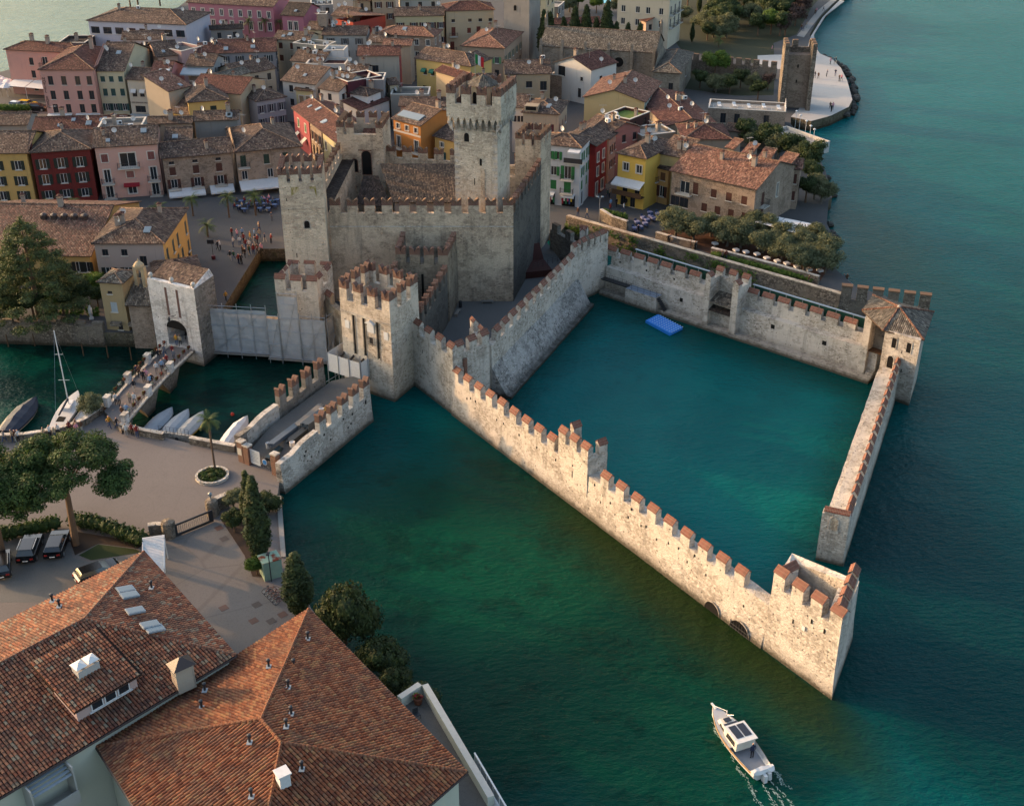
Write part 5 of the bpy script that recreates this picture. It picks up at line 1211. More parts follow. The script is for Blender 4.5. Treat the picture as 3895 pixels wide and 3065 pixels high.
H('apse','stone apse of the church with its own grey tiled roof',('c',1446,588,1692,604),8.2,('r','c',1580,352),'hr',wm='church_stone',rmat='roof_grey',wins={'f':[([.18,.68],2.0,.9,1.6,'d')],'r':[([.5],3.0,.9,2.0,'d')]},dish=0,chim=0,cat='church',pitch=22)
H('beige_house','beige house with brown tiles and laundry between great tower and palazzo',('c',256,610,640,604),9.6,('r','c',440,490),'gx','#b29b78','roof_brown',{'f':[([.18],4.4,1.0,1.3,'n'),([.52],4.4,1.2,1.3,'n'),([.85],3.8,1.3,1.8,'n')]},dish=1,acs=1)
H('white_house','modern white house with blue balcony rails and a red gabled roof',('c',642,512,960,578),10.0,10,'gy','#d0cbc2','roof_red',{'f':[([.2],5.2,1.8,2.0,'n'),([.75],5.0,.7,.8,'d'),([.7],1.2,.8,1.9,'d')],'r':[([.4],4.6,.9,1.2,'n')]},dish=1,sky_=0,pitch=20)
H('stone_terrace','rubble stone terrace block in front of the modern white house',('c',624,608,806,628),7.4,5,'flat',wm='house_stone',rmat='terrace',dish=0,chim=0)
H('long_row','long curved row with sunlit orange roof running away up the street',('c',884,795,1402,838),10.0,17,'gy','#d0b070','roof_orange',{'f':[([.12,.3],6.4,.9,1.3,'n')],'r':[(9,6.0,.8,1.3,'c:'+GR),(9,3.0,.8,1.3,'c:'+GR)]},dish=2,chim=3,sides={'r':'pl:#cdc9c4:.4'},pitch=17)
H('dark_attic','dark timber attic with a green lawn roof terrace on the street row',('c',1066,930,1272,974),10.6,7,'flat','#4a2c26','grass_roof','n',dish=0,chim=1)
H('town_house','brown roof with dishes between the white house and the lawn terrace',('c',862,1034,1094,1108),10.6,('r','c',1060,945),'gx','#a0645a','roof_brown','n',dish=2,acs=4)
H('white_house','white corner house with green shutters and clothes shop at its foot',('c',520,1172,884,1208),13.0,('p','c',1004,1120),'hip','#c6c4c2','roof_brown',
  {'f':[([.3,.42],8.3,.85,1.3,'o:'+GR),([.35],5.4,.95,1.5,'o:'+GR),([.70],5.0,1.1,2.1,'ob:'+GR),([.35],2.9,.95,1.5,'c:'+GR),([.70],2.5,1.1,2.1,'cb:'+GR)],'r':[([.3,.8],7.9,.9,1.5,'o:'+GR),([.3,.8],5.2,.9,1.5,'o:'+GR),([.25,.75],2.8,.9,1.5,'c:'+GR),([.3],.05,.9,2.1,'d')]},dish=1,z0=2.2)
ho=HOUSES['white corner house with green shutters and clothes shop at its foot']
for u0,u1 in((.28,.40),(.56,.86)):
    awning(ho[0],ho[1]*u0,ho[1]*u1,.38,2.35,.9,.35,'canvas')
    b=MB();b.box(ho[1]*u0,.30,.05,ho[1]*u1,.37,2.1,'dark');b.build('shopfront',ho[0])
    cols=['#a02a3a','#d9d4cc','#2a6b4a','#c05a7a','#3a4a7a','#d8b83a','#1f1f24','#d07a9a','#7ab04a']
    n=int((u1-u0)*ho[1]/.32)
    for i in range(n):
        x=ho[1]*u0+.2+i*.32;b=MB();b.box(-.13,-.05,0,.13,.05,.9,'cloth:'+cols[i%9]);b.box(-.2,-.04,.6,.2,.04,.85,'cloth:'+cols[i%9]);b.build('garment',ho[0],(x,.15,.5+.5*(i%2)))
b=MB();W_,D_=ho[1],ho[2];b.box(W_*.62,-.7,ho[3]-2.7,W_+.3,.38,ho[3]-2.58,'trim');b.box(W_*.62,-.7,ho[3]-2.58,W_+.3,-.66,ho[3]-1.7,'iron');b.build('corner_balcony',ho[0])
awning(ho[0],W_*.72,W_*.98,.2,ho[3]-.3,1.4,.2,'canvas')
H('red_house','dark red narrow house with white framed arched doors on the street',('c',1003,1196,1110,1122),11.6,8,'gx','#861c1c','roof_brown',{'f':[([.25,.72],6.2,.8,1.5,'nt'),([.25,.72],3.6,.8,1.5,'nt'),([.2],.05,.9,2.2,'nt'),([.7],.4,1.2,1.8,'nt')]},dish=0)
H('salmon_house','salmon house with a glass canopy up the street from the red house',('c',1112,1140,1240,1030),10.6,8,'gx','#a8806c','roof_brown',{'f':[([.2,.5,.8],5.4,.8,1.3,'o:'+BR_),([.2,.5,.8],2.6,.8,1.3,'o:'+BR_)]},dish=0)
H('brown_house','house with hipped brown roof and cut-in roof terrace behind the street tower',('c',386,918,706,938),11.8,('p','c',852,832),'hip','#b09a7c','roof_brown',{'f':[([.22,.8],6.2,.9,1.3,'c:#54242a')],'r':[(3,6.0,.8,1.3,'c:#54242a')]},dish=1,sky_=2)
ho=HOUSES['house with hipped brown roof and cut-in roof terrace behind the street tower']
b=MB();b.box(.6,.4,ho[3]+.1,ho[1]*.42,2.6,ho[3]+1.3,'pl:#a08c70:.5');b.box(.9,.38,ho[3]+.5,ho[1]*.38,.4,ho[3]+1.2,'dark');b.build('roof_terrace',ho[0])
H('town_house','brown roof over a white glazed loggia beside the great tower',('c',300,880,448,884),11.2,('r','c',400,768),'gx','#c9c4bc','roof_brown',{'f':[([.2,.45,.7,.9],6.2,.5,1.1,'n')]},dish=0,chim=0)
H('yellow_house','bright yellow house with white awning and balcony above the cafe',('c',1154,1248,1408,1300),11.4,('p','c',1536,1132),'hip','#e0b024','roof_brown',{'f':[([.3,.78],6.4,.95,1.3,'nt'),([.3,.75],2.6,.9,1.9,'d'),([.25,.6],.05,.9,2.0,'d')],'l':[([.5],6.4,.9,1.3,'nt')]},dish=1,age='.15')
ho=HOUSES['bright yellow house with white awning and balcony above the cafe'];awning(ho[0],.1,ho[1]-.3,.38,5.0,1.7,.8)
b=MB();b.box(.2,-1.0,2.3,ho[1]-.2,.38,2.42,'wood');b.box(.2,-1.0,2.42,ho[1]-.2,-.95,3.2,'wood');b.build('balcony',ho[0])
H('orange_house','narrow light orange house with roof terrace between yellow house and stone house',('c',1408,1345,1592,1392),8.6,7,'sf','#cb984f','roof_brown',{'f':[([.28],4.0,1.0,1.9,'b'),([.72],4.3,.9,1.3,'c:#6a4a34'),([.28,.72],1.3,.9,1.8,'o:'+BR_)]},dish=1,chim=2)
H('terrace_house','brown tiled roof with chimneys behind the narrow orange house',('c',1486,1248,1705,1292),11.0,('r','c',1620,1100),'sf','#c2a868','roof_brown',None,pitch=16,dish=2,chim=2)
H('stone_house','large stone house with dark red shutters and long red roof above the olive garden',('c',1590,1390,325,1318,'d'),9.8,('r','d',200,1062),'gx',wm='house_stone',rmat='roof_orange',
  wins={'f':[([.30],4.4,.9,1.9,'c:'+BR_),([.52,.70,.88],4.6,.95,1.3,'c:'+BR_),([.42,.58,.74,.9],1.8,.95,1.3,'c:'+BR_),([.06,.17],4.2,1.6,1.9,'db'),([.06,.17],1.6,1.5,1.6,'d')],'r':[([.2],4.0,.9,2.1,'cb:'+BR_),([.2],1.0,.9,2.1,'c:'+BR_),([.55],4.0,.6,2.2,'nt')]},dish=1,chim=4,z0=2.2,seed=5)
H('stone_wing','stone end wing with quoins and dark red shutters nearest the lake',('d',470,1165,638,1180),9.4,6,'gx',wm='house_stone',rmat='roof_orange',wins={'f':[([.2,.75],4.6,.8,1.6,'c:'+BR_),([.2,.75],1.6,.8,1.5,'c:'+BR_)]},dish=0,chim=0)
for i,(x0,y0,x1,y1)in enumerate(((100,1015,165,1030),(215,1050,290,1065),(330,1085,420,1100),(465,1115,560,1135))):
    H('dormer_house',('small lean-to roof behind the stone house ridge, farthest from the lake','small lean-to roof behind the stone house ridge, second from the left','small lean-to roof behind the stone house ridge, third from the left','small lean-to roof behind the stone house ridge, nearest the lake')[i],('d',x0,y0+8,x1,y1+8),10.2,3.2,'sf','#a0907c','roof_orange',None,pitch=18,dish=1 if i==1 else 0,chim=0)
H('town_house','hipped brown roof with pale ridges above the stone house',('c',1700,1140,2106,1138),9.6,('r','c',1900,1000),'hip','#a08f7a','roof_red',None,dish=1,chim=3)
H('flat_terrace','flat terrace roof with canvas sail beside the street',('c',1370,1108,1640,1075),9.4,6,'flat','#8a7a68','terrace',None,dish=1,chim=2)
H('long_row','long red roofed row with dishes right of the street',('c',1560,1032,1990,1010),8.6,24,'gy','#a28d74','roof_red',{'l':[(7,3.0,.8,1.3,'o:'+BR_)]},dish=3,chim=3,acs=2,pitch=13)
H('sun_terrace','white railed sun terrace on a rubble wall near the beach tower',('d',-10,748,526,776),6.2,7,'flat',wm='house_stone',rmat='terrace',wins={'f':[([.2,.38],1.0,1.0,1.9,'n'),([.76],1.0,1.0,1.9,'n')]},dish=0,chim=0)
ho=HOUSES['white railed sun terrace on a rubble wall near the beach tower']
b=MB();railing(b,(0,.1,ho[3]+.1),(ho[1],.1,ho[3]+.1),.9,16,'white',.03);railing(b,(ho[1]-.1,.1,ho[3]+.1),(ho[1]-.1,ho[2],ho[3]+.1),.9,5,'white',.03);b.build('railing',ho[0])
for i in range(5):
    c=thing('sun_bed','white sun bed on the railed sun terrace, number %s from the left'%('one','two','three','four','five')[i],'sun bed',ho[0].matrix_world@V(0,0,0),0,'sun beds on the terrace')
    c.parent=None;R_=Matrix.Rotation(ho[4],3,'Z');c.location=Vector(ho[0].location)+R_@V(2.2+i*3.1,3.2+.6*(i%2),ho[3]-.5);c.rotation_euler=(0,0,ho[4]+.2)
    b=MB();b.box(-.35,-.9,.3,.35,.5,.42,'white');b.hexa([(-.35,.5,.3),(.35,.5,.3),(.35,1.0,.7),(-.35,1.0,.7)],[(-.35,.5,.42),(.35,.5,.42),(.35,1.0,.82),(-.35,1.0,.82)],'white');b.build('cushion',c)
    b=MB();b.box(-.3,-.85,0,-.24,-.79,.3,'steel');b.box(.24,-.85,0,.3,-.79,.3,'steel');b.box(-.3,.4,0,-.24,.46,.3,'steel');b.box(.24,.4,0,.3,.46,.3,'steel');b.build('frame',c)
H('low_house','low brown roof in the garden below the sun terrace',('d',100,905,470,948),5.2,5,'gx','#9a8c78','roof_brown',None,dish=0,chim=0)
H('lake_terrace','white terrace with glass canopy on the lake edge',('d',395,902,690,1010),3.6,5.5,'flat','#c4bfb8','terrace',None,dish=0,chim=0)
# ---- far edge of the town
H('apartment_block','cream apartment block with balconies at the top right of the town',('c',1160,-40,1605,-4),15.0,12,'hip','#cfc0a4','roof_red',{'f':[([.12,.4,.6,.85],8.6,1.0,1.5,'w'),([.12,.4,.6,.85],5.4,1.0,1.5,'w'),([.12,.4,.6,.85],2.2,1.0,1.5,'w')],'r':[(3,8.4,1.2,2.0,'b'),(3,5.2,1.2,2.0,'b')]},dish=0)
H('villa','peach villa with two low red roofs below the apartment block',('c',1182,108,1400,185),9.0,9,'gx','#c7a488','roof_red','n',dish=2)
H('villa','small red roofed house with covered terrace left of the tall cypress',('c',1190,225,1380,250),6.5,7,'hip','#b9a286','roof_red',None,dish=0)
H('garden_house','low red roofed outbuilding behind the row of cypresses',('c',640,205,1045,190),6.4,6,'gx','#b0a088','roof_red',None,dish=0)
H('red_villa','small red wall with green shutter behind the bell tower',('c',485,218,545,222),6.8,7,'gx','#9c2a2a','roof_red',{'f':[([.6],2.4,.9,1.6,'c:#2a8a4a')]},dish=0,chim=0)
H('pool_house','long grey terrace wall below the swimming pool',('c',500,50,690,60),8.0,8,'flat','#8d8a84','terrace','n',dish=0,chim=0)
H('cream_block','cream block with small windows behind the bell tower',('c',460,-20,600,-10),12.0,8,'gx','#c7ba92','roof_brown','n',dish=0)
H('top_house','brown stone house cut off by the top edge of the picture',('b',930,5,1090,12),14.5,9,'gx','#a58c6c','roof_brown','n',dish=0)
H('top_house','beige house with balcony cut off by the top edge of the picture',('b',1090,0,1300,-6),15.0,9,'gx','#bba282','roof_brown','o:'+BR_,dish=2)
H('top_house','pale house between yellow house and villa at the top edge',('b',1320,2,1660,-8),14.0,9,'gx','#b5aea0','roof_brown','n',dish=2)
H('top_house','flat roofed service block with vents at the top edge left of centre',('b',600,45,780,40),12.5,8,'flat','#9c978f','deck','n',dish=2,acs=6)
H('town_house','dark brown roof behind the stone stack',('b',760,130,940,150),12.4,('r','b',850,55),'gx','#a09280','roof_brown','n',dish=3)
H('town_house','brown roof with aerial next to the hipped orange roof',('b',1060,345,1190,350),11.0,8,'gx','#a09280','roof_brown',None,dish=1)
H('town_house','pale orange roof in front of the long hipped roof',('b',1180,372,1420,378),11.2,('r','b',1300,318),'gx','#a8967e','roof_orange',None,dish=1)
H('town_house','grey brown roofs below the white penthouse',('b',430,500,700,520),10.6,9,'gx','#b5b0aa','roof_brown','n',dish=2,acs=2)
H('town_house','patched brown roof left of the broad white walled house',('b',0,620,330,560),10.4,9,'gx','#b0a48e','roof_brown','n',dish=2)
H('town_house','white rimmed flat roof left of the tall beige house',('b',560,520,880,525),11.0,6,'flat','#c4c0ba','roof_new','n',dish=2,chim=1)
H('town_house','grey brown roof strip below the tall beige house',('b',880,590,1060,595),11.4,6,'gx','#a89a8a','roof_brown',None,dish=2)
H('town_house','small cream house with a brown roof right of the grey block wall',('b',1236,700,1330,690),10.0,5,'gx','#c2b494','roof_brown','n',dish=0,chim=0)
H('flat_block','low flat roof with railing behind the orange house',('b',1250,770,1560,770),9.0,6,'flat','#9a9286','deck',None,dish=1,chim=1)
H('town_house','grey brown roof beside the green roof terrace',('b',1840,570,2060,470),10.6,7,'gx','#a49a8c','roof_brown',None,dish=1)
H('town_house','brown roof tight behind the great tower',('b',1900,700,2135,690),10.0,8,'gx','#a8977c','roof_brown',None,dish=0)
H('town_house','rose walled low roof left of the white block',('a',1270,470,1480,448),11.0,('r','a',1400,330),'gx','#cfa188','roof_brown',None,dish=1,sky_=1)
H('town_house','brown roof with white dormers below the white block',('a',980,330,1330,320),11.0,('r','a',1150,255),'gx','#b9b4ae','roof_brown','n',dish=2)
H('town_house','dark roof behind the cream house with a dormer',('a',1170,440,1300,400),11.0,7,'gx','#8f8a84','roof_dark',None,dish=1)
H('town_house','pink walled block behind the small rose house',('a',1470,420,1640,380),12.0,7,'flat','#bf948c','deck',None,dish=1,chim=0)
H('town_house','small dark roof below the pink palace',('a',1700,250,1980,235),9.6,('r','a',1850,205),'gx','#8a8680','roof_dark','n',dish=1)
H('town_house','red brown roof with dishes left of the long grey walled roof',('a',1610,440,1790,430),11.0,('r','a',1700,350),'gx','#a89c90','roof_red',None,dish=3,acs=2)
H('town_house','pale tiled roof above the yellow villa',('a',1770,670,2050,590),10.8,('r','a',2000,530),'gx','#c2b292','roof_grey',None,dish=1)
H('lake_house','dark flat lakeside roof left of the pink hotel',('a',470,350,690,350),9.0,8,'flat','#4a403c','roof_dark',None,dish=0,chim=1)
# ---- crenellated town wall and beach tower
p0,p1=at('c',1700,430,6.5),at('d',460,470,5.2)
t,L=rampart('town_wall','old town wall with square merlons running down to the beach tower',p0,p1,[(0,1),(1,1),(1,5.0),(0,5.0)],'rubble',seed=51)
for i in range(11):b=MB();b.box(0,0,0,1.3,.8,1.5,'rubble','cap_old');b.build('merlon',t,(.6+i*(L-2)/10,.1,5.0))
bt=[at('d',476,762,2.2),at('d',476,762,2.2)+V(6.7,-.8,0)];e=bt[1]-bt[0];nrm=V(-e.y,e.x,0).normalized()*6.0
t=thing('beach_tower','open-backed stone tower with sunlit crenellated rim by the pebble beach','tower',bt[0],ang(bt[0],bt[1]));Lb=e.length
b=MB();HB=13.0
b.box(0,0,-.8,.9,6,HB,'rubble');b.box(Lb-.9,0,-.8,Lb,6,HB,'rubble');b.box(.902,5.0,-.8,Lb-.902,6,HB-.3,'rubble');b.box(.902,2.4,-.8,Lb-.902,4.99,11.6,'house_stone');b.build('masonry',t)
for x,y in((0,0),(0,2.3),(0,4.5),(Lb-.9,0),(Lb-.9,2.3),(Lb-.9,4.5)):
    b=MB();b.box(0,0,0,.88,1.3,1.5,'rubble','cap_old');b.build('merlon',t,(x+.01,y,HB+.002))
for i in range(2):b=MB();b.box(0,0,0,1.2,.8,1.5,'rubble','cap_old');b.build('merlon',t,(2.0+i*3.6,5.1,HB-.3))
for z in(5.5,8.8):slit(t,Lb*.5,2.4,z,.3,.7)
# ================================================================== west bank: gate, chapel, bridge
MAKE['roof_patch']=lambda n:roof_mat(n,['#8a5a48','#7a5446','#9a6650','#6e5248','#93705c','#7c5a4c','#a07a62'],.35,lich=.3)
MAKE['whitewash']=lambda n:stone(n,'#dcd4cc','#b0a69c','#d4ccc4',2.3,.45,.4,br=.95)
MAKE['stone_rough']=lambda n:stone(n,'#a39a8e','#6d655c','#8f867a',2.3,.9,.5,1,.12)
MAKE['slot_brick']=lambda n:paint(n,'#6b5048',.9)
MAKE['tile_base']=lambda n:NT(n).fin(lin('#201815'),.95,.1)
H('ochre_house','corner house with yellow lane front, grey rear wall and hipped roof on the piazza',('e',735,492,1337,492),10.3,('p','e',1656,200),'hip','#b09c90','roof_brown',
  {'f':[([.14,.42],6.2,.8,.9,'n'),([.16,.44],2.6,1.0,1.6,'o:#1f2422'),([.68],4.6,.9,1.4,'d')],'r':[([.12,.36,.55,.9],4.6,.9,1.9,'c:#3b4a4a'),([.30,.48,.66],1.6,1.0,1.9,'c:#3b4a4a'),([.92],1.6,.9,1.7,'c:#3b4a4a'),([.9],-.5,1.3,2.0,'d')]},sides={'r':'pl:#d1a24a:.25'},dish=2,chim=3,sky_=1,seed=4)
H('long_house','long restaurant wing with patched red tile roof behind the cedar',('e',-330,575,742,594),7.0,('r','e',400,168),'gx','#c09a52','roof_patch',{'f':[([.9,.96],2.2,.9,1.5,'o:#1f2422'),([.84],2.0,.9,1.5,'n')]},dish=0,chim=2,sky_=0,pitch=17)
ho=HOUSES['long restaurant wing with patched red tile roof behind the cedar']
for i in range(5):
    b=MB();b.box(-.4,-.4,-.4,.4,.4,.5,'gutter');b.lathe([(.55,.5),(.5,.62),(.1,.85)],8,'gutter');x,y=ho[1]*(.5+.08*i),ho[2]*.36;b.build('roof_vent',ho[6],(x,y,ho[7](x,y)+.1))
H('chapel_tower','squat ochre chapel tower with pyramid roof rising from the channel',('e',780,802,996,818),9.4,('p','e',1112,706),'hip','#b09566','roof_grey',{'f':[([.4],7.3,.6,.4,'n'),([.48],4.6,.85,1.35,'c:#a9aeb0'),([.62],1.9,.6,.7,'d')]},z0=.4,age='.6',dish=0,chim=0,cat='chapel',ov=.3)
H('chapel_nave','stone chapel nave with grey tiled roof against the white gate tower',('e',1012,992,1236,1000),6.6,('r','e',1160,782),'sf',wm='house_stone',rmat='roof_grey',wins={},z0=.4,dish=0,chim=0,cat='chapel',pitch=22,ridge=False)
bc=thing('bell_cote','small arched bell cote on the chapel roof','bell cote',aty('e',1145,780,155.5),ang(V(0,0,0),V(1,-.3,0)))
b=MB();b.box(-.9,-.3,-1.5,-.35,.3,1.6,'pl:#b8a27a:.6');b.box(.35,-.3,-1.5,.9,.3,1.6,'pl:#b8a27a:.6');b.box(-.9,-.3,1.6,.9,.3,2.1,'pl:#b8a27a:.6');b.lathe([(.75,2.1),(.7,2.4),(.35,2.75),(.05,2.9),(.12,3.05),(.02,3.25)],10,'pl:#b8a27a:.6');b.build('arch',bc)
b=MB();b.lathe([(.28,.5),(.2,.8),(.1,1.1)],10,'iron');b.build('bell',bc)
H('lodge','pyramid roofed lodge behind the white gate tower',('e',1250,770,1652,716),7.2,6.5,'hip','#b59c70','roof_brown',None,dish=0,chim=0)
# white gate tower
WG=[V(-49.2,150.4,0),V(-42.0,146.7,0),V(-40.4,151.4,0),V(-47.6,155.0,0)]
rz=ang(WG[0],WG[1]);Rg=Matrix.Rotation(-rz,3,'Z');q=[Rg@(p-WG[0])for p in WG];LG=q[1].x
t=thing('bridge_gate_tower','whitewashed bridge gate tower with arched passage and two tall slots','tower',WG[0],rz)
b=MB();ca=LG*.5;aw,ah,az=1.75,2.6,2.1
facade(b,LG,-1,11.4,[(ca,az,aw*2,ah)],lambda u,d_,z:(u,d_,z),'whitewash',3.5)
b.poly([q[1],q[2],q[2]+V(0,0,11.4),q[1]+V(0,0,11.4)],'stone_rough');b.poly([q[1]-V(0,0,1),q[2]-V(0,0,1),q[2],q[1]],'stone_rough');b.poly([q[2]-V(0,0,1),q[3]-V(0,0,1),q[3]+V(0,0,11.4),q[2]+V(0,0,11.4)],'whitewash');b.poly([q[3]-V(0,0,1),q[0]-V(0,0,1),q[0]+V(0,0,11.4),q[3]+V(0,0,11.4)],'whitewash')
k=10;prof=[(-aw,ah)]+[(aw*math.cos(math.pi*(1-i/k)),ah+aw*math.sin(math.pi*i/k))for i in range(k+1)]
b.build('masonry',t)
b=MB();b.extr_y([(-aw,0)]+[(aw*math.cos(math.pi*i/k),aw*.75*math.sin(math.pi*i/k))for i in range(k+1)][0:]and[(aw*math.cos(math.pi*i/k),aw*.75*math.sin(math.pi*i/k))for i in range(k+1)],-.015,.05,'dark');b.build('arch_shadow_panel',t,(ca,0,az+ah)).name='arch_head_shade'  # flat dark panel paints the shade under the arch
for x in(LG*.38,LG*.62):
    b=MB();b.box(x-.2,-.02,6.6,x+.2,.05,10.7,'slot_brick');b.build('drawbridge_slot',t)
b=MB();zt=11.4;b.hexa([(p.x,p.y,zt-.1)for p in q],[(q[0].x+.4,q[0].y+.5,zt+.1),(q[1].x-.4,q[1].y+.5,zt+.1),(q[2].x-.4,q[2].y-.3,zt+1.0),(q[3].x+.4,q[3].y-.3,zt+1.0)],'whitewash','roof_brown');b.build('roof',t)
for p in(q[0]+V(.4,.4,0),q[0].lerp(q[1],.5)+V(0,.35,0),q[1]+V(-.4,.4,0),q[2]+V(-.4,-.4,0),q[3]+V(.4,-.4,0)):
    b=MB();b.lathe([(.2,0),(.14,.12),(.28,.25),(.34,.45),(.26,.66),(.05,.78)],10,'stone');b.build('stone_ball',t,(p.x,p.y,zt+.05))
lm=thing('wall_lamp','black iron lantern on a bracket above the bridge gate arch','lamp',WG[0]+Matrix.Rotation(rz,3,'Z')@V(ca-.2,-.05,6.3),rz)
b=MB();b.tube((.5,0,.6),(0,-.9,.6),.04,.04,6,'iron');b.tube((.5,0,.1),(.2,-.6,.6),.03,.03,6,'iron');b.build('bracket',lm)
b=MB();b.lathe([(.1,.05),(.22,.5),(.05,.75)],6,'iron',(0,-.9,-.2));b.build('lantern',lm)
# bridge
bl0,bl1,br0,br1=V(-50.6,130.6,0),V(-46.9,148.6,0),V(-47.2,126.0,0),V(-43.2,147.2,0)
t=thing('bridge','stone footbridge with flower boxes leading to the white gate tower','bridge',(bl0+br0)/2,0);o_=(bl0+br0)/2
def bz(s):return 1.95+1.0*math.sin(math.pi*min(1,max(0,s))*.8+.25)*.7
b=MB();n=14
for i in range(n):
    s0,s1=i/n,(i+1)/n;a,c,e,g=bl0.lerp(bl1,s0)-o_,br0.lerp(br1,s0)-o_,br0.lerp(br1,s1)-o_,bl0.lerp(bl1,s1)-o_
    up=lambda p,z:V(p.x,p.y,z)
    b.hexa([up(a,bz(s0)-.45),up(c,bz(s0)-.45),up(e,bz(s1)-.45),up(g,bz(s1)-.45)],[up(a,bz(s0)),up(c,bz(s0)),up(e,bz(s1)),up(g,bz(s1))],'rubble','asphalt')
b.build('deck',t)
for s in(.02,.36,.66): # piers with spreading arch haunches
    b=MB();pts=[]
    for(f_,z)in((.055,-1),(.05,.3),(.075,1.0),(.12,bz(s)-.44)):
        s0,s1=max(0,s-f_),s+f_;pts.append([V(*(br0.lerp(br1,s0)-o_).xy,z),V(*(br0.lerp(br1,s1)-o_).xy,z),V(*(bl0.lerp(bl1,s1)-o_).xy,z),V(*(bl0.lerp(bl1,s0)-o_).xy,z)])
    b.loft(pts,'rubble');b.build('pier',t)
for side,(A0,A1)in(('l',(bl0,bl1)),('r',(br0,br1))):
    for s in(.06,.36,.66):
        p=A0.lerp(A1,s)-o_;b=MB();b.box(-.45,-.3,0,.45,.3,1.25,'whitewash');b.box(-.52,-.37,1.25,.52,.37,1.42,'stone');b.build('pillar',t,(p.x,p.y,bz(s)),ang(A0,A1))
    for s0,s1 in((.08,.34),(.38,.64),(.68,.96)):
        b=MB();pa,pb2=A0.lerp(A1,s0)-o_,A0.lerp(A1,s1)-o_;railing(b,(pa.x,pa.y,bz(s0)),(pb2.x,pb2.y,bz(s1)),.95,7,'iron',.025);b.build('railing',t)
        bb=MB();
        b=MB();d=(pb2-pa).normalized();nn=V(-d.y,d.x,0)*.2
        b.hexa([V(*(pa+nn).xy,bz(s0)),V(*(pa-nn).xy,bz(s0)),V(*(pb2-nn).xy,bz(s1)),V(*(pb2+nn).xy,bz(s1))][::-1]if side=='x' else[V(*(pa-nn).xy,bz(s0)-.02),V(*(pb2-nn).xy,bz(s1)-.02),V(*(pb2+nn).xy,bz(s1)-.02),V(*(pa+nn).xy,bz(s0)-.02)],[V(*(pa-nn).xy,bz(s0)+.18),V(*(pb2-nn).xy,bz(s1)+.18),V(*(pb2+nn).xy,bz(s1)+.18),V(*(pa+nn).xy,bz(s0)+.18)],'stone');b.build('kerb',t)
RF=random.Random(5)
def flower_mesh(col):
    b=MB();r=random.Random(col)
    b.box(-.35,-.14,0,.35,.14,.22,'wood')
    for i in range(90):
        c=V(r.gauss(0,.2),r.gauss(0,.13),.3+abs(r.gauss(0,.12)));s=r.uniform(.05,.1);a=V(r.uniform(-1,1),r.uniform(-1,1),r.uniform(-1,1)).normalized();e=a.orthogonal().normalized()*s;f_=a.cross(e)
        b.poly([c-e-f_,c+e-f_,c+e+f_,c-e+f_],('cloth:'+col)if i%3 else 'leaf_green')
    return b.mesh('flower_box',uv=False)
FM=[flower_mesh(c)for c in('#7a1826','#8c1f30','#b5aea8')]
ORD=['first','second','third','fourth','fifth','sixth','seventh','eighth','ninth','tenth','eleventh','twelfth','thirteenth','fourteenth','fifteenth','sixteenth','seventeenth','eighteenth','nineteenth','twentieth','twenty-first','twenty-second','twenty-third','twenty-fourth','twenty-fifth','twenty-sixth','twenty-seventh','twenty-eighth','twenty-ninth','thirtieth']+[t_+'-'+o_2 for t_ in('thirty','forty','fifty')for o_2 in('first','second','third','fourth','fifth','sixth','seventh','eighth','ninth')]
for side,(A0,A1)in(('left',(bl0,bl1)),('right',(br0,br1))):
    ss=[s0+(s1-s0)*(i+.5)/4 for s0,s1 in((.08,.34),(.38,.64),(.68,.96))for i in range(4)]
    for i,s in enumerate(reversed(ss)):
        p=A0.lerp(A1,s);k=RF.choice((0,0,1,2));o=inst(FM[k],'flower_box',None,(p.x,p.y,bz(s)+.85),ang(A0,A1),.72)
        tag(o,'%s flower box on the %s bridge rail, %s from the gate'%(('crimson','red','white')[k],side,ORD[i]),'flower box','flower boxes along the bridge')
# garden wall on the channel
g0,g1=at('e',-150,1285,0),at('e',1275,1335,0)
t,L=rampart('garden_wall','old stone garden wall with ivy along the boat channel',at('e',-150,1288,0),at('e',860,1322,0),[(-.15,-1),(.8,-1),(.8,3.2),(0,3.2)],'rubble',seed=61)
for i in range(9):b=MB();b.box(0,0,0,1.5,.6,.5,'rubble');b.build('merlon',t,(1.0+i*2.6,.1,3.2))
for i,x in enumerate((610,680,740,780,500)):
    pass
st=thing('garden_statue','small white statue in the walled garden beside the chapel','statue',at('e',745,1100,2.2));b=MB();b.lathe([(.35,0),(.35,.3),(.2,.4),(.2,.8),(.3,.85),(.28,1.3),(.34,1.75),(.15,1.95),(.17,2.15),(.03,2.35)],10,'white');b.build('figure',st,smooth=True)
# mooring posts
for i,(x,y)in enumerate(((70,1320),(285,1315),(680,1395),(880,1410),(1070,1430))):
    p=at('e',x,y,0);b=MB();b.tube((0,0,-1),(0,0,1.9),.09,.08,7,'wood');tag(b.build('mooring_post',None,p),'wooden mooring post in the channel by the garden wall, %s from the left'%ORD[i],'post','mooring posts along the garden wall')
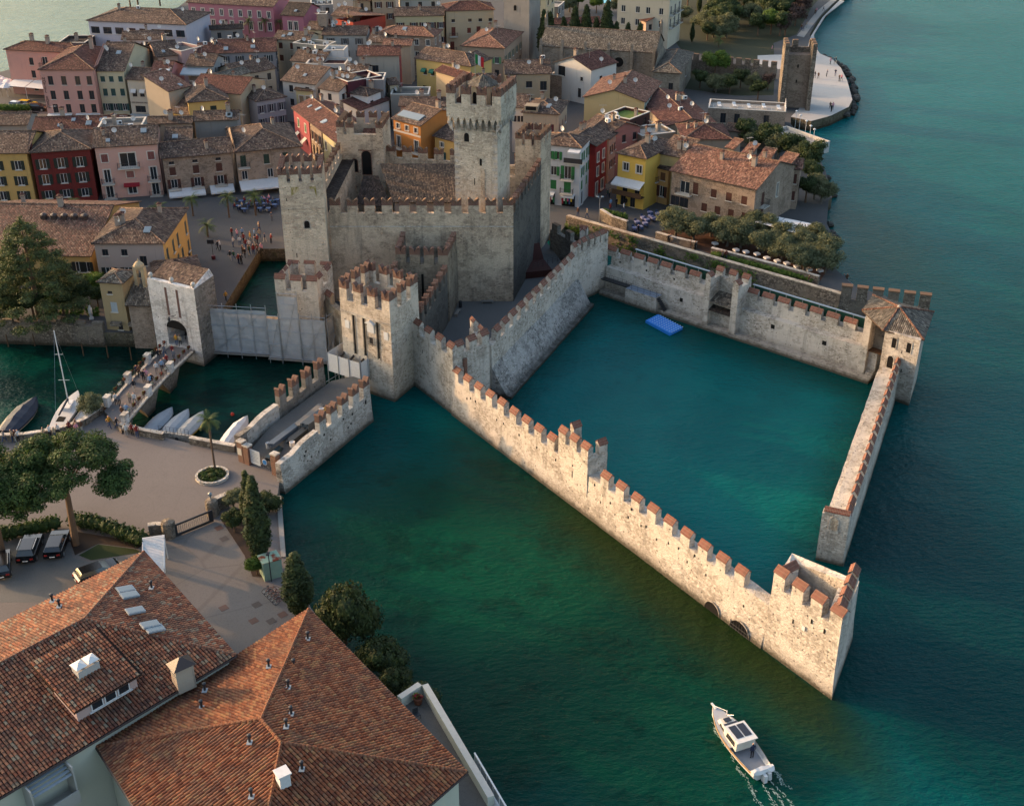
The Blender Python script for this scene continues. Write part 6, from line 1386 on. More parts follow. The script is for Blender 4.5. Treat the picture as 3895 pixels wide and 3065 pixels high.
# quay parapets
def parapet(label,pts,h=.85,th=.5):
    t=thing('quay_parapet',label,'wall',pts[0])
    for a,c in zip(pts,pts[1:]):
        L=(c-a).length;b=wall_mesh(L,[(-th/2,-.1),(th/2,-.1),(th/2,h),(-th/2,h)],'rubble',1.0,.02);s=b.build('masonry',t,a-pts[0],ang(a,c))
        b=MB();b.box(-.02,-th/2-.05,h,L+.02,th/2+.05,h+.1,'stone');b.build('coping',t,a-pts[0],ang(a,c))
parapet('low curved quay wall left of the bridge with people leaning on it',[at('i',x,y,QZ)for x,y in((-300,600),(0,592),(200,585),(340,563),(560,515),(690,462),(800,385),(850,340))])
parapet('low quay wall between the bridge and the boat steps',[at('i',x,y,QZ)for x,y in((985,500),(1150,545),(1335,580))])
parapet('low quay wall between the boat steps and the barbican gate',[at('i',x,y,QZ)for x,y in((1550,612),(1915,680))])
t=thing('boat_steps','short flight of pale stone steps down to the moored boats','steps',at('i',1440,610,0),ang(at('i',1335,580,0),at('i',1550,612,0)))
for i in range(4):b=MB();b.box(-2.0,-.3+i*.4,-.5,2.0,.1+i*.4,1.45-i*.35,'stone');b.build('step',t)
b=MB();railing(b,(-2.0,-.4,1.5),(2.0,-.4,1.5),.9,8);b.build('railing',t)
# barbican gate
gp0,gp1=V(-31.0,119.6,QZ),V(-27.0,117.0,QZ);rzg=ang(gp0,gp1);LGt=(gp1-gp0).length
t=thing('barbican_gate','iron gate with brick piers, notice board and blue round sign at the barbican','gate',gp0,rzg)
for x in(-.35,.55,LGt+.1):
    b=MB();b.box(x-.4,-.35,-.2,x+.4,.35,2.7 if x!=.55 else 2.4,'brick');b.box(x-.46,-.41,2.7 if x!=.55 else 2.4,x+.46,.41,2.85 if x!=.55 else 2.55,'stone');b.build('pier',t)
b=MB();
for i in range(13):x=1.0+i*(LGt-1.3)/12;b.tube((x,0,.05),(x,0,1.9),.025,.025,5,'iron')
for z in(.2,1.0,1.8):b.tube((1.0,0,z),(LGt-.3,0,z),.03,.03,5,'iron')
b.build('gate_leaf',t)
b=MB();b.box(1.0,-.09,.3,2.5,-.05,2.2,'white');nb=b.build('notice_board',t)
b=MB()
for i in range(7):b.box(1.15,-.096,1.9-i*.2,1.15+(.9 if i else .5)*(1.2-.1*(i%3)),-.091,1.95-i*.2,'paint:#8a8c90')
b.build('printed_lines',nb)
b=MB();b.tube((3.2,-.10,1.1),(3.2,-.06,1.1),.32,.32,18,'paint:#2a6fae');s_=b.build('round_sign',t);b=MB();b.tube((3.2,-.085,1.1),(3.2,-.05,1.1),.38,.38,18,'white');b.build('rim',s_)
b=MB();b.box(-.75,-.37,1.0,-.1,-.352,1.9,'pl:#c8bfae:.2');b.build('poster',t)
# building material stored on the barbican deck
RM=random.Random(12)
du=(BR1-BR0).normalized();dn=V(-du.y,du.x,0)
def dk(s,o,z=2.0):p=BR0+du*s+dn*o;return V(p.x,p.y,1.62+1.3*min(1,max(0,(s-1.5)/4.0)))
adk=ang(BR0,BR1)
for i,(s,o,l,w_,h_,m_,lb)in enumerate(((6.8,4.3,6.0,.8,.5,'paint:#5d666e','long bundle of grey scaffold boards on the barbican deck near the channel wall'),(11.4,4.2,5.5,.8,.6,'wood_grey','weathered plank stack half way along the barbican deck'),(10.6,2.9,3.8,1.1,1.0,'paint:#4d565c','square stack of scaffold frames in the middle of the barbican deck'),(7.0,2.8,3.2,.8,.5,'paint:#2c3338','low stack of dark tubes beside the scaffold frames'),(13.6,3.2,3.2,.7,.6,'wood_yellow','yellow timber beams at the far end of the barbican deck'),(2.6,1.5,2.8,.45,.55,'wood_yellow','yellow trestle on the near end of the barbican deck'),(3.4,3.6,2.8,.6,.5,'paint:#3a4a4c','dark green tube bundle behind the barbican gate'))):
    t=thing('material_stack',lb,'stack',dk(s,o),adk+RM.uniform(-.06,.06))
    for r_ in range(3):
        for c in range(4):b=MB();b.box(-l/2+RM.uniform(-.2,.2),-w_/2+c*w_/4+.01,r_*h_/3+.005,l/2+RM.uniform(-.2,.2),-w_/2+(c+1)*w_/4-.01,(r_+1)*h_/3-.005,m_);b.build('bar',t)
for i,(s,o,c)in enumerate(((14.2,3.0,'#1f5fa8'),(13.6,2.2,'#8a3a3a'),(13.2,3.6,'#c9c5c0'),(12.0,2.2,'#9a8a7a'),(14.6,1.9,'#c2a25a'),(5.2,2.2,'#cfcac4'),(4.2,4.9,'#d0cbc5'))):
    b=MB();b.lathe([(.28,0),(.32,.05),(.34,.65),(.30,.7),(.26,.62)],12,'paint:'+c);tag(b.build('bucket',None,dk(s,o)),'%s bucket among the building materials on the barbican deck'%('blue','maroon','pale grey','brown','tan','white','off white')[i],'bucket','buckets on the barbican deck')
# ================================================================== foreground hotel with real roof tiles
def tile_mat(name):
    m=NT(name);sp=m.n('SeparateXYZ',None,i0=m.uv());oi=m.n('ObjectInfo').outputs['Random'];P=m.pos()
    k=m.math('FRACT',m.math('ADD',sp.outputs[0],m.math('MULTIPLY',oi,7.31)))
    cols=['#8f5640','#a1644a','#7d4c3b','#b07a5c','#8a5d49','#96694f','#6f4a3d','#a56e52','#9b8a74']if name=='tile_old' else['#8c5236','#9a6042','#7c4630','#a86c4a','#8a553a','#96664a','#744430','#a0744f']
    col=m.ramp(k,[(i/len(cols),dim(c,.56,1.0))for i,c in enumerate(cols)],'CONSTANT')
    col=m.mix(m.math('MULTIPLY',m.ss(m.noise(P,.45,5,.75),.46,.62),.6 if name=='tile_old' else .45),col,lin('#4b3b33'));col=m.mix(m.math('MULTIPLY',m.ss(m.noise(P,6,3),.55,.75),.4),col,lin('#8f8672'))
    return m.fin(col,.88,.2)
MAKE['tile_old']=tile_mat;MAKE['tile_new']=tile_mat
def tile_geo(l,w0,w1):
    k=4;a=[(w0*math.cos(math.pi*i/k),w0*.75*math.sin(math.pi*i/k))for i in range(k+1)];c=[(w1*math.cos(math.pi*i/k),w1*.75*math.sin(math.pi*i/k))for i in range(k+1)]
    v=[(x,0,z+.035)for x,z in a]+[(x,l,z)for x,z in c];f=[(i,i+1,k+2+i,k+1+i)for i in range(k)]
    return v,[tuple(reversed(q))for q in f]
TV,TF=tile_geo(.50,.128,.108)
_tm={}
def tile_mesh(m,i):
    if(m,i)not in _tm:
        me=bpy.data.meshes.new('tile');me.from_pydata(TV,[],TF);me.materials.append(mat(m));ul=me.uv_layers.new(name='UVMap');ul.data.foreach_set('uv',[.07+i*.11,.5]*len(me.loops));_tm[(m,i)]=me
    return _tm[(m,i)]
def tiled_roof(parent,faces,m,pu=.285,pv=.40,npart=300,seed=3):
    """faces: lists of roof corners (first edge = eave); parent is at the world origin offset o"""
    r=random.Random(seed);T=[];off=Vector(parent.parent.location)if parent.parent else Vector((0,0,0))
    for f in faces:
        f=[Vector(p)for p in f];a,b2=f[0],f[1];ux=(b2-a).normalized();nz=ux.cross(f[2]-a).normalized()
        if nz.z<0:nz=-nz
        vy=nz.cross(ux)
        P2=[((p-a).dot(ux),(p-a).dot(vy))for p in f];umin,umax=min(p[0]for p in P2),max(p[0]for p in P2);vmax=max(p[1]for p in P2)
        def inside(u,v):
            c=False;j=len(P2)-1
            for i in range(len(P2)):
                (xi,yi),(xj,yj)=P2[i],P2[j]
                if(yi>v)!=(yj>v)and u<(xj-xi)*(v-yi)/(yj-yi)+xi:c=not c
                j=i
            return c
        for i in range(int(umin/pu)-1,int(umax/pu)+2):
            for j in range(0,int(vmax/pv)+1):
                u,v=(i+.5)*pu,j*pv-.03
                if not inside(u,v+.2):continue
                p=a+ux*(u+r.uniform(-.012,.012))+vy*(v+r.uniform(-.02,.02))+nz*.04
                T.append((p,ux,vy,nz,r.uniform(-.035,.035)))
    cam_p=Vector((0,0,CAM_H))
    def vis(p):
        q=p;Z=q.z-CAM_H;w_=q.y*_c-Z*_s;x=CAM_CX+CAM_F*q.x/w_;y=CAM_CY-CAM_F*(q.y*_s+Z*_c)/w_;return 0<x<3895 and 0<y<3065
    order=sorted(range(len(T)),key=lambda i:(0 if vis(T[i][0])else 1,(T[i][0]-cam_p).length));near=set(order[:npart])
    vs=[];fs=[];uv=[];kk=len(TV)
    for i,(p,ux,vy,nz,tw)in enumerate(T):
        ux2=(ux+vy*tw).normalized();vy2=nz.cross(ux2)
        if i in near:
            M=Matrix((ux2,vy2,nz)).transposed().to_4x4();M.translation=p-off;o=bpy.data.objects.new('tile',tile_mesh(m,r.randrange(9)));link(o,parent);o.matrix_local=M
        else:
            n=len(vs);vs+=[tuple(p-off+ux2*x+vy2*y+nz*z)for x,y,z in TV];fs+=[tuple(n+a for a in f)for f in TF];k=r.random();uv+=[k,.5]*(4*len(TF))
    me=bpy.data.meshes.new('tile_field');me.from_pydata(vs,[],fs);me.materials.append(mat(m));ul=me.uv_layers.new(name='UVMap');ul.data.foreach_set('uv',uv)
    o=inst(me,'tile_field',parent);o['kind']='stuff';return len(T)
def big_house(name,label,corners,ze,ridge,m,wall,z0=QZ,ov=.5):
    """corners anticlockwise from above; ridge = two points; hip roof"""
    C0=Vector((*corners[0].xy,z0));t=thing(name,label,'hotel',C0)
    loc=[c-V(C0.x,C0.y,0)for c in corners];wl=inset(loc,ov)
    b=MB()
    for i in range(4):p,q2=wl[i],wl[(i+1)%4];b.poly([(p.x,p.y,-.3),(q2.x,q2.y,-.3),(q2.x,q2.y,ze-z0+.05),(p.x,p.y,ze-z0+.05)],wall)
    b.build('wall',t)
    A,B_=ridge;rb=MB();e=[V(c.x,c.y,ze)for c in corners]
    # corners: 0-1 long side, 1-2 hip end at B_, 2-3 long side, 3-0 hip end at A
    F=[[e[0],e[1],B_,A],[e[1],e[2],B_],[e[2],e[3],A,B_],[e[3],e[0],A]]
    for f in F:rb.poly([p-C0 for p in f],'tile_base')
    for i in range(4):
        p,q2=e[i]-C0,e[(i+1)%4]-C0;rb.poly([p-V(0,0,.18),q2-V(0,0,.18),q2,p],'gutter')
    rb.poly([p-C0-V(0,0,.18)for p in reversed(e)],'wood')
    rf=rb.build('roof',t)
    gt=MB()
    for i in range(4):
        p,q2=e[i]-C0,e[(i+1)%4]-C0;d=(q2-p).normalized();n_=V(d.y,-d.x,0)*.08;gt.tube(p+n_-V(0,0,.05),q2+n_-V(0,0,.05),.09,.09,8,'gutter')
    gt.build('gutter',rf)
    print(label,'tiles',tiled_roof(rf,F,m))
    for a_,c_ in((e[0],A),(e[3],A),(e[1],B_),(e[2],B_),(A,B_)):
        L=(c_-a_).length;n=max(1,int(L/.42));d=(c_-a_)/n
        for i in range(n):
            k=MB();k.tube((0,0,0),d*1.06,.16,.13,8,m);k.build('ridge_tile',rf,a_+d*i+V(0,0,.06)-C0)
    return t,rf,C0,wl
zA=9.5;Tt,Rt=at('m',878,160,zA),at('m',1440,790,zA);dl=V(-.675,-.738,0).normalized()
apA=at('m',515,570,11.9);apA2=V(*(apA+dl*22).xy,11.9)
cA=[V(*(Tt+dl*32).xy,0),V(*(Rt+dl*32).xy,0),V(Rt.x,Rt.y,0),V(Tt.x,Tt.y,0)]
# order so that 0-1 is the south-east long side: R side first
tA,rA,CA,wA=big_house('hotel_wing','old hotel wing with weathered tile roof, skylights and dormer at lower left',[cA[1],cA[2],cA[3],cA[0]],zA,(apA2,apA),'tile_old','pl:#c9c6ae:.2')
zB=8.3;Nn,Ee,Ww=at('n',485,385,zB),at('n',1550,1480,zB),at('m',590,1345,zB);Ss=Ww+(Ee-Nn)
Pp,Qq=at('n',165,1125,11.5),at('n',300,1285,11.5)
tB,rB,CB,wB=big_house('hotel_wing','newer hotel wing with red tile roof at the bottom of the picture',[V(*Ss.xy,0),V(*Ee.xy,0),V(*Nn.xy,0),V(*Ww.xy,0)]if False else[V(*Ee.xy,0),V(*Nn.xy,0),V(*Ww.xy,0),V(*Ss.xy,0)],zB,(Qq,Pp),'tile_new','pl:#c9c6ae:.2')
# roof furniture: vents, skylights, chimneys, dormer
def on_roof(k,x,y,z):return at(k,x,y,z)
def vent(rf,C,p,h=.55):
    b=MB();b.lathe([(.10,-.1),(.10,h),(.16,h),(.16,h+.16),(.05,h+.2)],10,'iron');b.box(-.2,-.3,-.02,.2,.2,.03,'tin');b.build('roof_vent',rf,p-C)
for x,y,z in((1640,855,9.6),(1250,1000,9.4),(1230,1105,9.3)):vent(rB,CB,at('m',x,y,z+.35))
for x,y,z in((385,765,9.3),(348,905,10.2),(368,1085,10.6),(335,1170,11.1),(88,1275,10.9),(440,1455,10.6),(100,1640,10.4),(480,580,8.8)):vent(rB,CB,at('n',x,y,z+.35))
for x,y,z in((320,455,10.2),(362,488,10.3),(925,375,10.0)):vent(rA,CA,at('m',x,y,z+.35))
upA=(Rt-Tt).normalized();
slopeNE=math.atan2(2.4,9.3)
angNE=ang(Tt,Rt)
for x,y,z,k in((765,390,10.25,1),(790,425,10.3,1),(825,520,10.6,2),(915,605,10.7,1),(945,632,10.6,1)):
    b=MB();b.box(-.45,-.75,0,.45,.75,.16,'tin');b.box(-.36,-.66,.16,.36,.66,.175,'glass_pale');o=b.build('skylight',rA,at('m',x,y,z+.45)-CA);o.rotation_euler=(Matrix.Rotation(angNE,3,'Z')@Matrix.Rotation(-slopeNE,3,'X')).to_euler()
b=MB();b.box(-.75,-.55,-1.4,.75,.55,1.0,'pl:#b5a48c:.8');b.hexa([(-.95,-.75,1.0),(.95,-.75,1.0),(.95,.75,1.0),(-.95,.75,1.0)],[(-.1,-.05,1.7),(.1,-.05,1.7),(.1,.05,1.7),(-.1,.05,1.7)],'gutter');b.build('chimney',rA,at('m',1115,900,10.6)-CA,angNE+math.pi/2)
angSE=angNE+math.pi/2 # inward normal direction helper
# dormer on the south-east slope of the old wing
dA_=dl;dd=thing('dormer','tiled dormer with white window and twin chimney cowls on the old hotel roof','dormer',at('m',475,1180,10.4)-V(0,0,0),ang(V(0,0,0),-dl))
dd.location=at('m',475,1185,10.2)
b=MB();b.box(0,0,-1.0,5.2,3.2,1.3,'pl:#c7a89c:.2');b.build('wall',dd)
rb=MB();fr=[V(-.35,-.45,1.25),V(5.55,-.45,1.25),V(5.55,5.6,2.55),V(-.35,5.6,2.55)]
rb.poly(fr,'tile_base');rb.poly([p-V(0,0,.15)for p in reversed(fr)],'wood')
for i in range(4):p,q2=fr[i],fr[(i+1)%4];rb.poly([p-V(0,0,.15),q2-V(0,0,.15),q2,p],'gutter')
rd=rb.build('roof',dd)
def local_tiles(parent,f,m,pu=.285,pv=.38):
    a,b2=f[0],f[1];ux=(b2-a).normalized();nz=ux.cross(f[2]-a).normalized();vy=nz.cross(ux);Wd,Ld=(b2-a).length,(f[3]-a).length;r=random.Random(9);c=0
    for i in range(int(Wd/pu)):
        for j in range(int(Ld/pv)):
            M=Matrix((ux,vy,nz)).transposed().to_4x4();M.translation=a+ux*((i+.5)*pu)+vy*(j*pv-.03)+nz*.04
            o=bpy.data.objects.new('tile',tile_mesh(m,r.randrange(9)));link(o,parent);o.matrix_local=M;c+=1
    return c
local_tiles(rd,fr,'tile_old')
for i in range(3):
    x=1.7+i*1.15;b=MB();b.box(-.52,-.06,0,.52,.02,.95,'white');o=b.build('window',dd,(x,-.02,.1));b=MB();b.box(-.42,-.075,.09,.42,-.062,.86,'glass');b.build('pane',o)
b=MB();b.box(1.0,-.16,.0,4.7,.0,.09,'white');b.build('sill',dd)
b=MB();b.box(-.9,-.5,-.3,.9,.5,.55,'pl:#bdb6ac:.5');ck=b.build('chimney',rd,(2.5,2.4,1.95))
for x in(-.5,.5):b=MB();b.box(x-.1,-.1,.55,x+.1,.1,.8,'white');b.hexa([(x-.5,-.55,.8),(x+.45,-.55,.8),(x+.45,.55,.8),(x-.5,.55,.8)],[(x-.05,-.05,1.05),(x+.05,-.05,1.05),(x+.05,.05,1.05),(x-.05,.05,1.05)],'white');b.build('cowl',ck)
# small white box chimney on the newer wing
b=MB();b.box(-.4,-.4,-.3,.4,.4,.75,'white');b.box(-.5,-.5,.85,.5,.5,.95,'white');b.box(-.3,-.3,.75,.3,.3,.85,'dark');b.build('chimney',rB,at('n',315,1540,11.0)-CB,.6)
# cream facade of the old wing below its eave: balcony with grey blind
fw0,fw1=wA[0],wA[1];fa=ang(fw0,fw1);Lw=(fw1-fw0).length
def facA(s,z):p=fw1+(fw0-fw1).normalized()*s;return V(p.x,p.y,z)
for s,z in((16.6,4.4),(27.5,4.4)):
    b=MB();b.box(-1.7,-1.5,-.2,1.7,.05,.1,'pl:#b9b2a6:.2');b.box(-1.7,-1.5,.1,1.7,-1.38,1.0,'pl:#b9b2a6:.2');b.box(-1.7,-1.37,.1,-1.58,.05,3.3,'pl:#b9b2a6:.2');b.box(1.58,-1.37,.1,1.7,.05,3.3,'pl:#b9b2a6:.2');o=b.build('balcony',tA,facA(s,z),fa)
    for i in range(5):b=MB();b.box(-1.5,-1.45+i*.3,3.3-.16*(4-i),1.5,-1.17+i*.3,3.34-.16*(4-i),'tin');b.build('blind_slat',o)
for s in(21.5,24.5):
    b=MB();b.box(-.6,-.05,0,.6,.03,1.7,'white');o=b.build('window',tA,facA(s,5.0),fa);b=MB();b.box(-.5,-.065,.08,.5,-.052,1.62,'glass');b.build('pane',o)
    for x in(-1.25,.65):b=MB();b.box(x,-.1,0,x+.6,-.03,1.7,'paint:#2c3f3c');b.build('shutter',o)
# terrace on the lake side of the newer wing
tr=[at('n',x,y,5.2)for x,y in((1110,985),(1248,893),(1690,1650))];o0=V(*tr[1].xy,QZ)
t=thing('hotel_terrace','white walled triangular terrace on the lake side of the hotel','terrace',o0,0)
inn_=[at('n',1000,1100,5.2),at('n',1560,1700,5.2)]
pts=[tr[0]-o0,inn_[0]-o0,inn_[1]-o0,tr[2]-o0,tr[1]-o0]
b=MB();b.prism([(p.x,p.y)for p in pts],-2.5,2.7,'pl:#c9c7b4:.2','deck');b.build('floor',t)
for a,c,zz_ in((tr[0],tr[1],3.7),(tr[1],tr[2],3.706)):
    L=(c-a).length;b=MB();b.box(0,0,2.7,L,.55,zz_,'pl:#c9c7b4:.2','trim');b.build('parapet',t,(a-o0).xy.to_3d(),ang(a,c))
pt=thing('flower_pot','round terracotta pot with flowers in the terrace corner','flower pot',at('n',1222,1015,4.3));b=MB();b.lathe([(.3,0),(.42,.6),(.46,.65),(.38,.6)],12,'paint:#7a4a36');b.build('pot',pt);o=inst(FM[1],'flowers',pt,(0,0,.35),0,1.0)
ch=thing('deck_chair','dark folding chair on the hotel terrace','chair',at('n',1215,1115,4.25),.6);b=MB();b.box(-.25,-.25,.4,.25,.25,.44,'iron');b.build('seat',ch);b=MB();b.box(-.25,.25,.44,.25,.29,.95,'iron');b.build('backrest',ch)
for x in(-.23,.2):
    for y in(-.23,.22):b=MB();b.box(x,y,0,x+.03,y+.03,.4,'iron');b.build('leg',ch)
gl=thing('glass_balustrade','white framed balcony railing at the bottom edge by the lake','balcony',at('n',1600,1420,4.0),ang(at('n',1590,1415,4),at('n',1760,1708,4)))
for i in range(6):b=MB();b.box(i*1.2,0,0,i*1.2+.08,.08,1.1,'white');b.build('post',gl);b=MB();b.box(i*1.2+.1,.03,.1,i*1.2+1.18,.05,1.0,'glass_pale');b.build('pane',gl)
b=MB();b.box(0,-.02,1.1,7.2,.1,1.18,'white');b.box(0,-.9,-.15,7.2,.1,0,'white');b.build('rail',gl)
# ================================================================== hotel forecourt
lv=[at('i',x,y,4.0)for x,y in((1160,1405),(1340,1380),(1330,1650),(1160,1500))]
t=thing('louvred_canopy','white louvred canopy beside the corner of the old hotel wing','canopy',V(*lv[0].xy,QZ),ang(lv[0],lv[1]));Wc_=(lv[1]-lv[0]).length;Rl=Matrix.Rotation(-ang(lv[0],lv[1]),3,'Z')
dv=Rl@(lv[2]-lv[1]);ln_=dv.length
for i in range(24):b=MB();b.box(0,-i*ln_/24-.22,2.9-.02*i,Wc_,-i*ln_/24,2.94-.02*i,'white');b.build('slat',t)
for x in(0,Wc_-.1):b=MB();b.box(x,-ln_,2.3,x+.1,0,2.9,'white');b.build('beam',t);b=MB();b.box(x,-.1,0,x+.1,0,2.9,'white');b.build('post',t)
# sliding gate, stone piers
gA,gB=at('i',1430,1370,QZ),at('i',1735,1245,QZ)
t=thing('sliding_gate','black sliding gate with slatted infill across the hotel drive','gate',gA,ang(gA,gB));Lq=(gB-gA).length
b=MB();b.box(0,-.06,.05,Lq,.06,.35,'iron');b.box(0,-.06,1.35,Lq,.06,1.55,'iron');b.box(0,-.06,.352,.25,.06,1.348,'iron');b.box(Lq-.5,-.06,.352,Lq,.06,1.348,'iron');b.build('frame',t)
for i in range(16):x=.4+i*(Lq-1.1)/15;b=MB();b.box(x,-.03,.36,x+.06,.03,1.34,'wood_grey');b.build('slat',t)
for lb,(x,y),r_ in(('round rubble gate pier left of the black gate',(1380,1365),.75),('round rubble gate pier with lamp right of the black gate',(1730,1190),.7)):
    p=at('i',x,y,QZ);t=thing('gate_pier',lb,'pier',p);b=MB();b.lathe([(r_,-.2),(r_,1.7),(r_*.9,1.9),(.1,2.05)],12,'rubble');b.build('masonry',t)
    if 'lamp' in lb:b=MB();b.lathe([(.07,2.0),(.07,2.4),(.2,2.5),(.22,2.75),(.05,2.9)],8,'glass_pale');b.build('lamp',t)
parapet('rubble garden wall curving left of the round gate pier',[at('i',x,y,QZ)for x,y in((1340,1345),(1280,1340),(1215,1350))],1.2,.5)
parapet('short brick garden wall right of the gate lamp',[at('i',x,y,QZ)for x,y in((1760,1160),(1850,1120))],1.6,.5)
ground('drive_paving',[at('i',x,y,QZ)for x,y in((1440,1375),(1790,1230),(2000,1560),(2050,1700))]+[at('w',600,1290,QZ),at('w',520,1420,QZ),at('i',1330,1720,QZ),at('i',1340,1420,QZ)],QZ+.006,'drive',QZ-.3)
ground('car_park',[at('i',x,y,QZ)for x,y in((-200,1480),(330,1370),(560,1400),(590,1540),(720,1570),(1150,1500),(1000,1900),(-300,1900))],QZ+.006,'gravel',QZ-.3)
ground('lawn',[at('i',x,y,QZ)for x,y in((640,1520),(800,1430),(1100,1470),(1150,1495),(740,1560))],QZ+.03,'lawn',QZ-.3)
ground('garden_bed',[at('i',x,y,QZ)for x,y in((560,1380),(640,1330),(1180,1420),(1120,1465),(800,1425),(610,1520))],QZ+.02,'soil',QZ-.3)
ground('garden_bed',[at('i',x,y,QZ)for x,y in((1790,1225),(1940,1140),(2080,1300),(2130,1700),(2050,1690),(1985,1520))],QZ+.03,'soil',QZ-.3)
for i,(x,y,k_)in enumerate(((1778,1297,'i'),(1820,1385,'i'),(1365,500,'m'),(1567,480,'m'),(1548,578,'m'),(1655,580,'m'),(1725,540,'m'))):
    b=MB();b.box(-.4,-.4,0,.4,.4,.012,'paint:%s'%('#4f453f' if i%2 else '#5f4438'));tag(b.build('manhole_cover',None,at(k_,x,y,QZ+.008),.7),'square dark drain cover in the hotel drive, %s from the gate'%ORD[i],'drain cover','drain covers in the drive')
# ================================================================== vegetation
MAKE['pool']=lambda n:NT(n).fin(lin('#2aa3b5'),.1,.5)
def leaf_mesh(name,m,lumps,n,size,seed=1,up=0.0,core=True,flat=1.0,coref=.72):
    """lumps: (x,y,z,rx,ry,rz); leaves spread through each lump, denser towards its skin"""
    r=random.Random(seed);vs=[];fs=[];tot=sum(l[3]*l[4]+l[4]*l[5]for l in lumps)
    for(x,y,z,rx,ry,rz_)in lumps:
        k=max(8,int(n*(rx*ry+ry*rz_)/tot))
        for i in range(k):
            a=r.uniform(0,2*math.pi);c=r.uniform(-1,1);s=math.sqrt(1-c*c);q=r.uniform(.62,1.06)if r.random()<.8 else r.uniform(.3,.7)
            d=V(s*math.cos(a),s*math.sin(a),c);p=V(x+d.x*rx*q,y+d.y*ry*q,z+d.z*rz_*q)
            nrm=(d+V(r.gauss(0,.7),r.gauss(0,.7),r.gauss(0,.7)*flat+up)).normalized();e=nrm.orthogonal().normalized();e=Matrix.Rotation(r.uniform(0,6.28),3,nrm)@e;f=nrm.cross(e)
            w=size*r.uniform(.6,1.3);l=w*r.uniform(.8,1.5);b0=len(vs)
            vs+=[tuple(p-e*w*.5-f*l*.5),tuple(p+e*w*.5-f*l*.5),tuple(p+e*w*.15+f*l*.6+nrm*w*.2)];fs.append((b0,b0+1,b0+2))
            if r.random()<.5:vs.append(tuple(p-e*w*.7+f*l*.4));fs[-1]=(b0,b0+1,b0+2,b0+3)
        if core:
            b0=len(vs);nu,nv=7,5
            for j in range(nv):
                t=math.pi*(j+.5)/nv
                for i in range(nu):a=2*math.pi*i/nu;g=coref*r.uniform(.8,1.05);vs.append((x+rx*g*math.sin(t)*math.cos(a),y+ry*g*math.sin(t)*math.sin(a),z+rz_*g*math.cos(t)))
            for j in range(nv-1):
                for i in range(nu):fs.append((b0+j*nu+i,b0+(j+1)*nu+i,b0+(j+1)*nu+(i+1)%nu,b0+j*nu+(i+1)%nu))
    me=bpy.data.meshes.new(name);me.from_pydata(vs,[],fs);me.materials.append(mat(m));return me
def limbs(segs,m='bark'):
    b=MB()
    for p,q,r0,r1 in segs:b.tube(p,q,r0,r1,7,m)
    return b.mesh('trunk')
RT=random.Random(77)
def round_lumps(R,Hc,n,rs,seed,squash=.75):
    r=random.Random(seed);L=[]
    for i in range(n):
        a=r.uniform(0,6.28);q=math.sqrt(r.random())*(1-rs*.75);s=rs*r.uniform(.75,1.2);L.append((math.cos(a)*q*R,math.sin(a)*q*R,Hc+R*squash*r.uniform(-.55,.6)*(1-q*.5),s*R,s*R,s*R*.8))
    return L
PROTO={}
def proto(key,crown,trunk):PROTO[key]=(crown,trunk)
for i in range(3):
    lm=round_lumps(2.9,2.9,18,.40,10+i,.8);proto(('olive',i),leaf_mesh('crown','leaf_olive',lm,7000,.16,i,coref=.5),limbs([((0,0,-.3),(.1,.1,1.3),.24,.17),((.1,.1,1.3),(.9,.4,2.6),.14,.07),((.1,.1,1.3),(-.8,.3,2.7),.13,.06),((.1,.1,1.3),(.1,-.8,2.8),.12,.06)],'bark_grey'))
    lm=round_lumps(2.6,3.6,12,.44,20+i,.9);proto(('dark',i),leaf_mesh('crown','leaf_dark',lm,5200,.2,30+i,coref=.65),limbs([((0,0,-.3),(0,0,2.4),.25,.14),((0,0,2.0),(1,.5,3.6),.1,.05)]))
lm=round_lumps(2.6,3.4,14,.42,29,.8);proto(('green',0),leaf_mesh('crown','leaf_green',lm,6000,.18,41,coref=.65),limbs([((0,0,-.3),(0,0,2.6),.2,.1)]))
lm=round_lumps(2.6,3.0,12,.42,31,.8);proto(('purple',0),leaf_mesh('crown','leaf_purple',lm,1800,.26,43,core=False),limbs([((0,0,-.3),(0,0,2.6),.2,.1),((0,0,1.2),(1.2,.4,3.4),.1,.04),((0,0,1.2),(-1.1,.5,3.5),.1,.04)]))
lm=round_lumps(2.6,1.9,20,.42,37,.85);proto(('bush',0),leaf_mesh('crown','leaf_cypress',lm,9000,.15,47,coref=.78),limbs([((0,0,-.3),(0,0,1.2),.15,.1)]))
for i in range(2):
    r=random.Random(60+i);lm=[]
    for k in range(26):t=k/25;w=.105*math.sin(min(1,(t+.1)*1.5)*math.pi/2)*(1-max(0,t-.35)/.65*.72);lm.append((r.uniform(-.008,.008),r.uniform(-.008,.008),.05+.91*t,w,w,.065))
    proto(('cypress',i),leaf_mesh('crown','leaf_cypress',lm,9500,.017,50+i,up=.6,coref=.95),limbs([((0,0,-.03),(0,0,.5),.03,.015)])) # unit height
def tree(kind,label,p,s,cat='tree',name=None,group=None,rz=None,sz=None):
    c,t=PROTO[kind];o=thing(name or{'olive':'olive_tree','dark':'broadleaf_tree','green':'round_tree','purple':'bare_tree','cypress':'cypress_tree'}[kind[0]],label,cat,p,RT.uniform(0,6.28)if rz is None else rz,group)
    sc=(s,s,sz or s*(1.5 if 'conifer' in label else 1));inst(c,'crown',o,sc=sc);inst(t,'trunk',o,sc=sc);return o
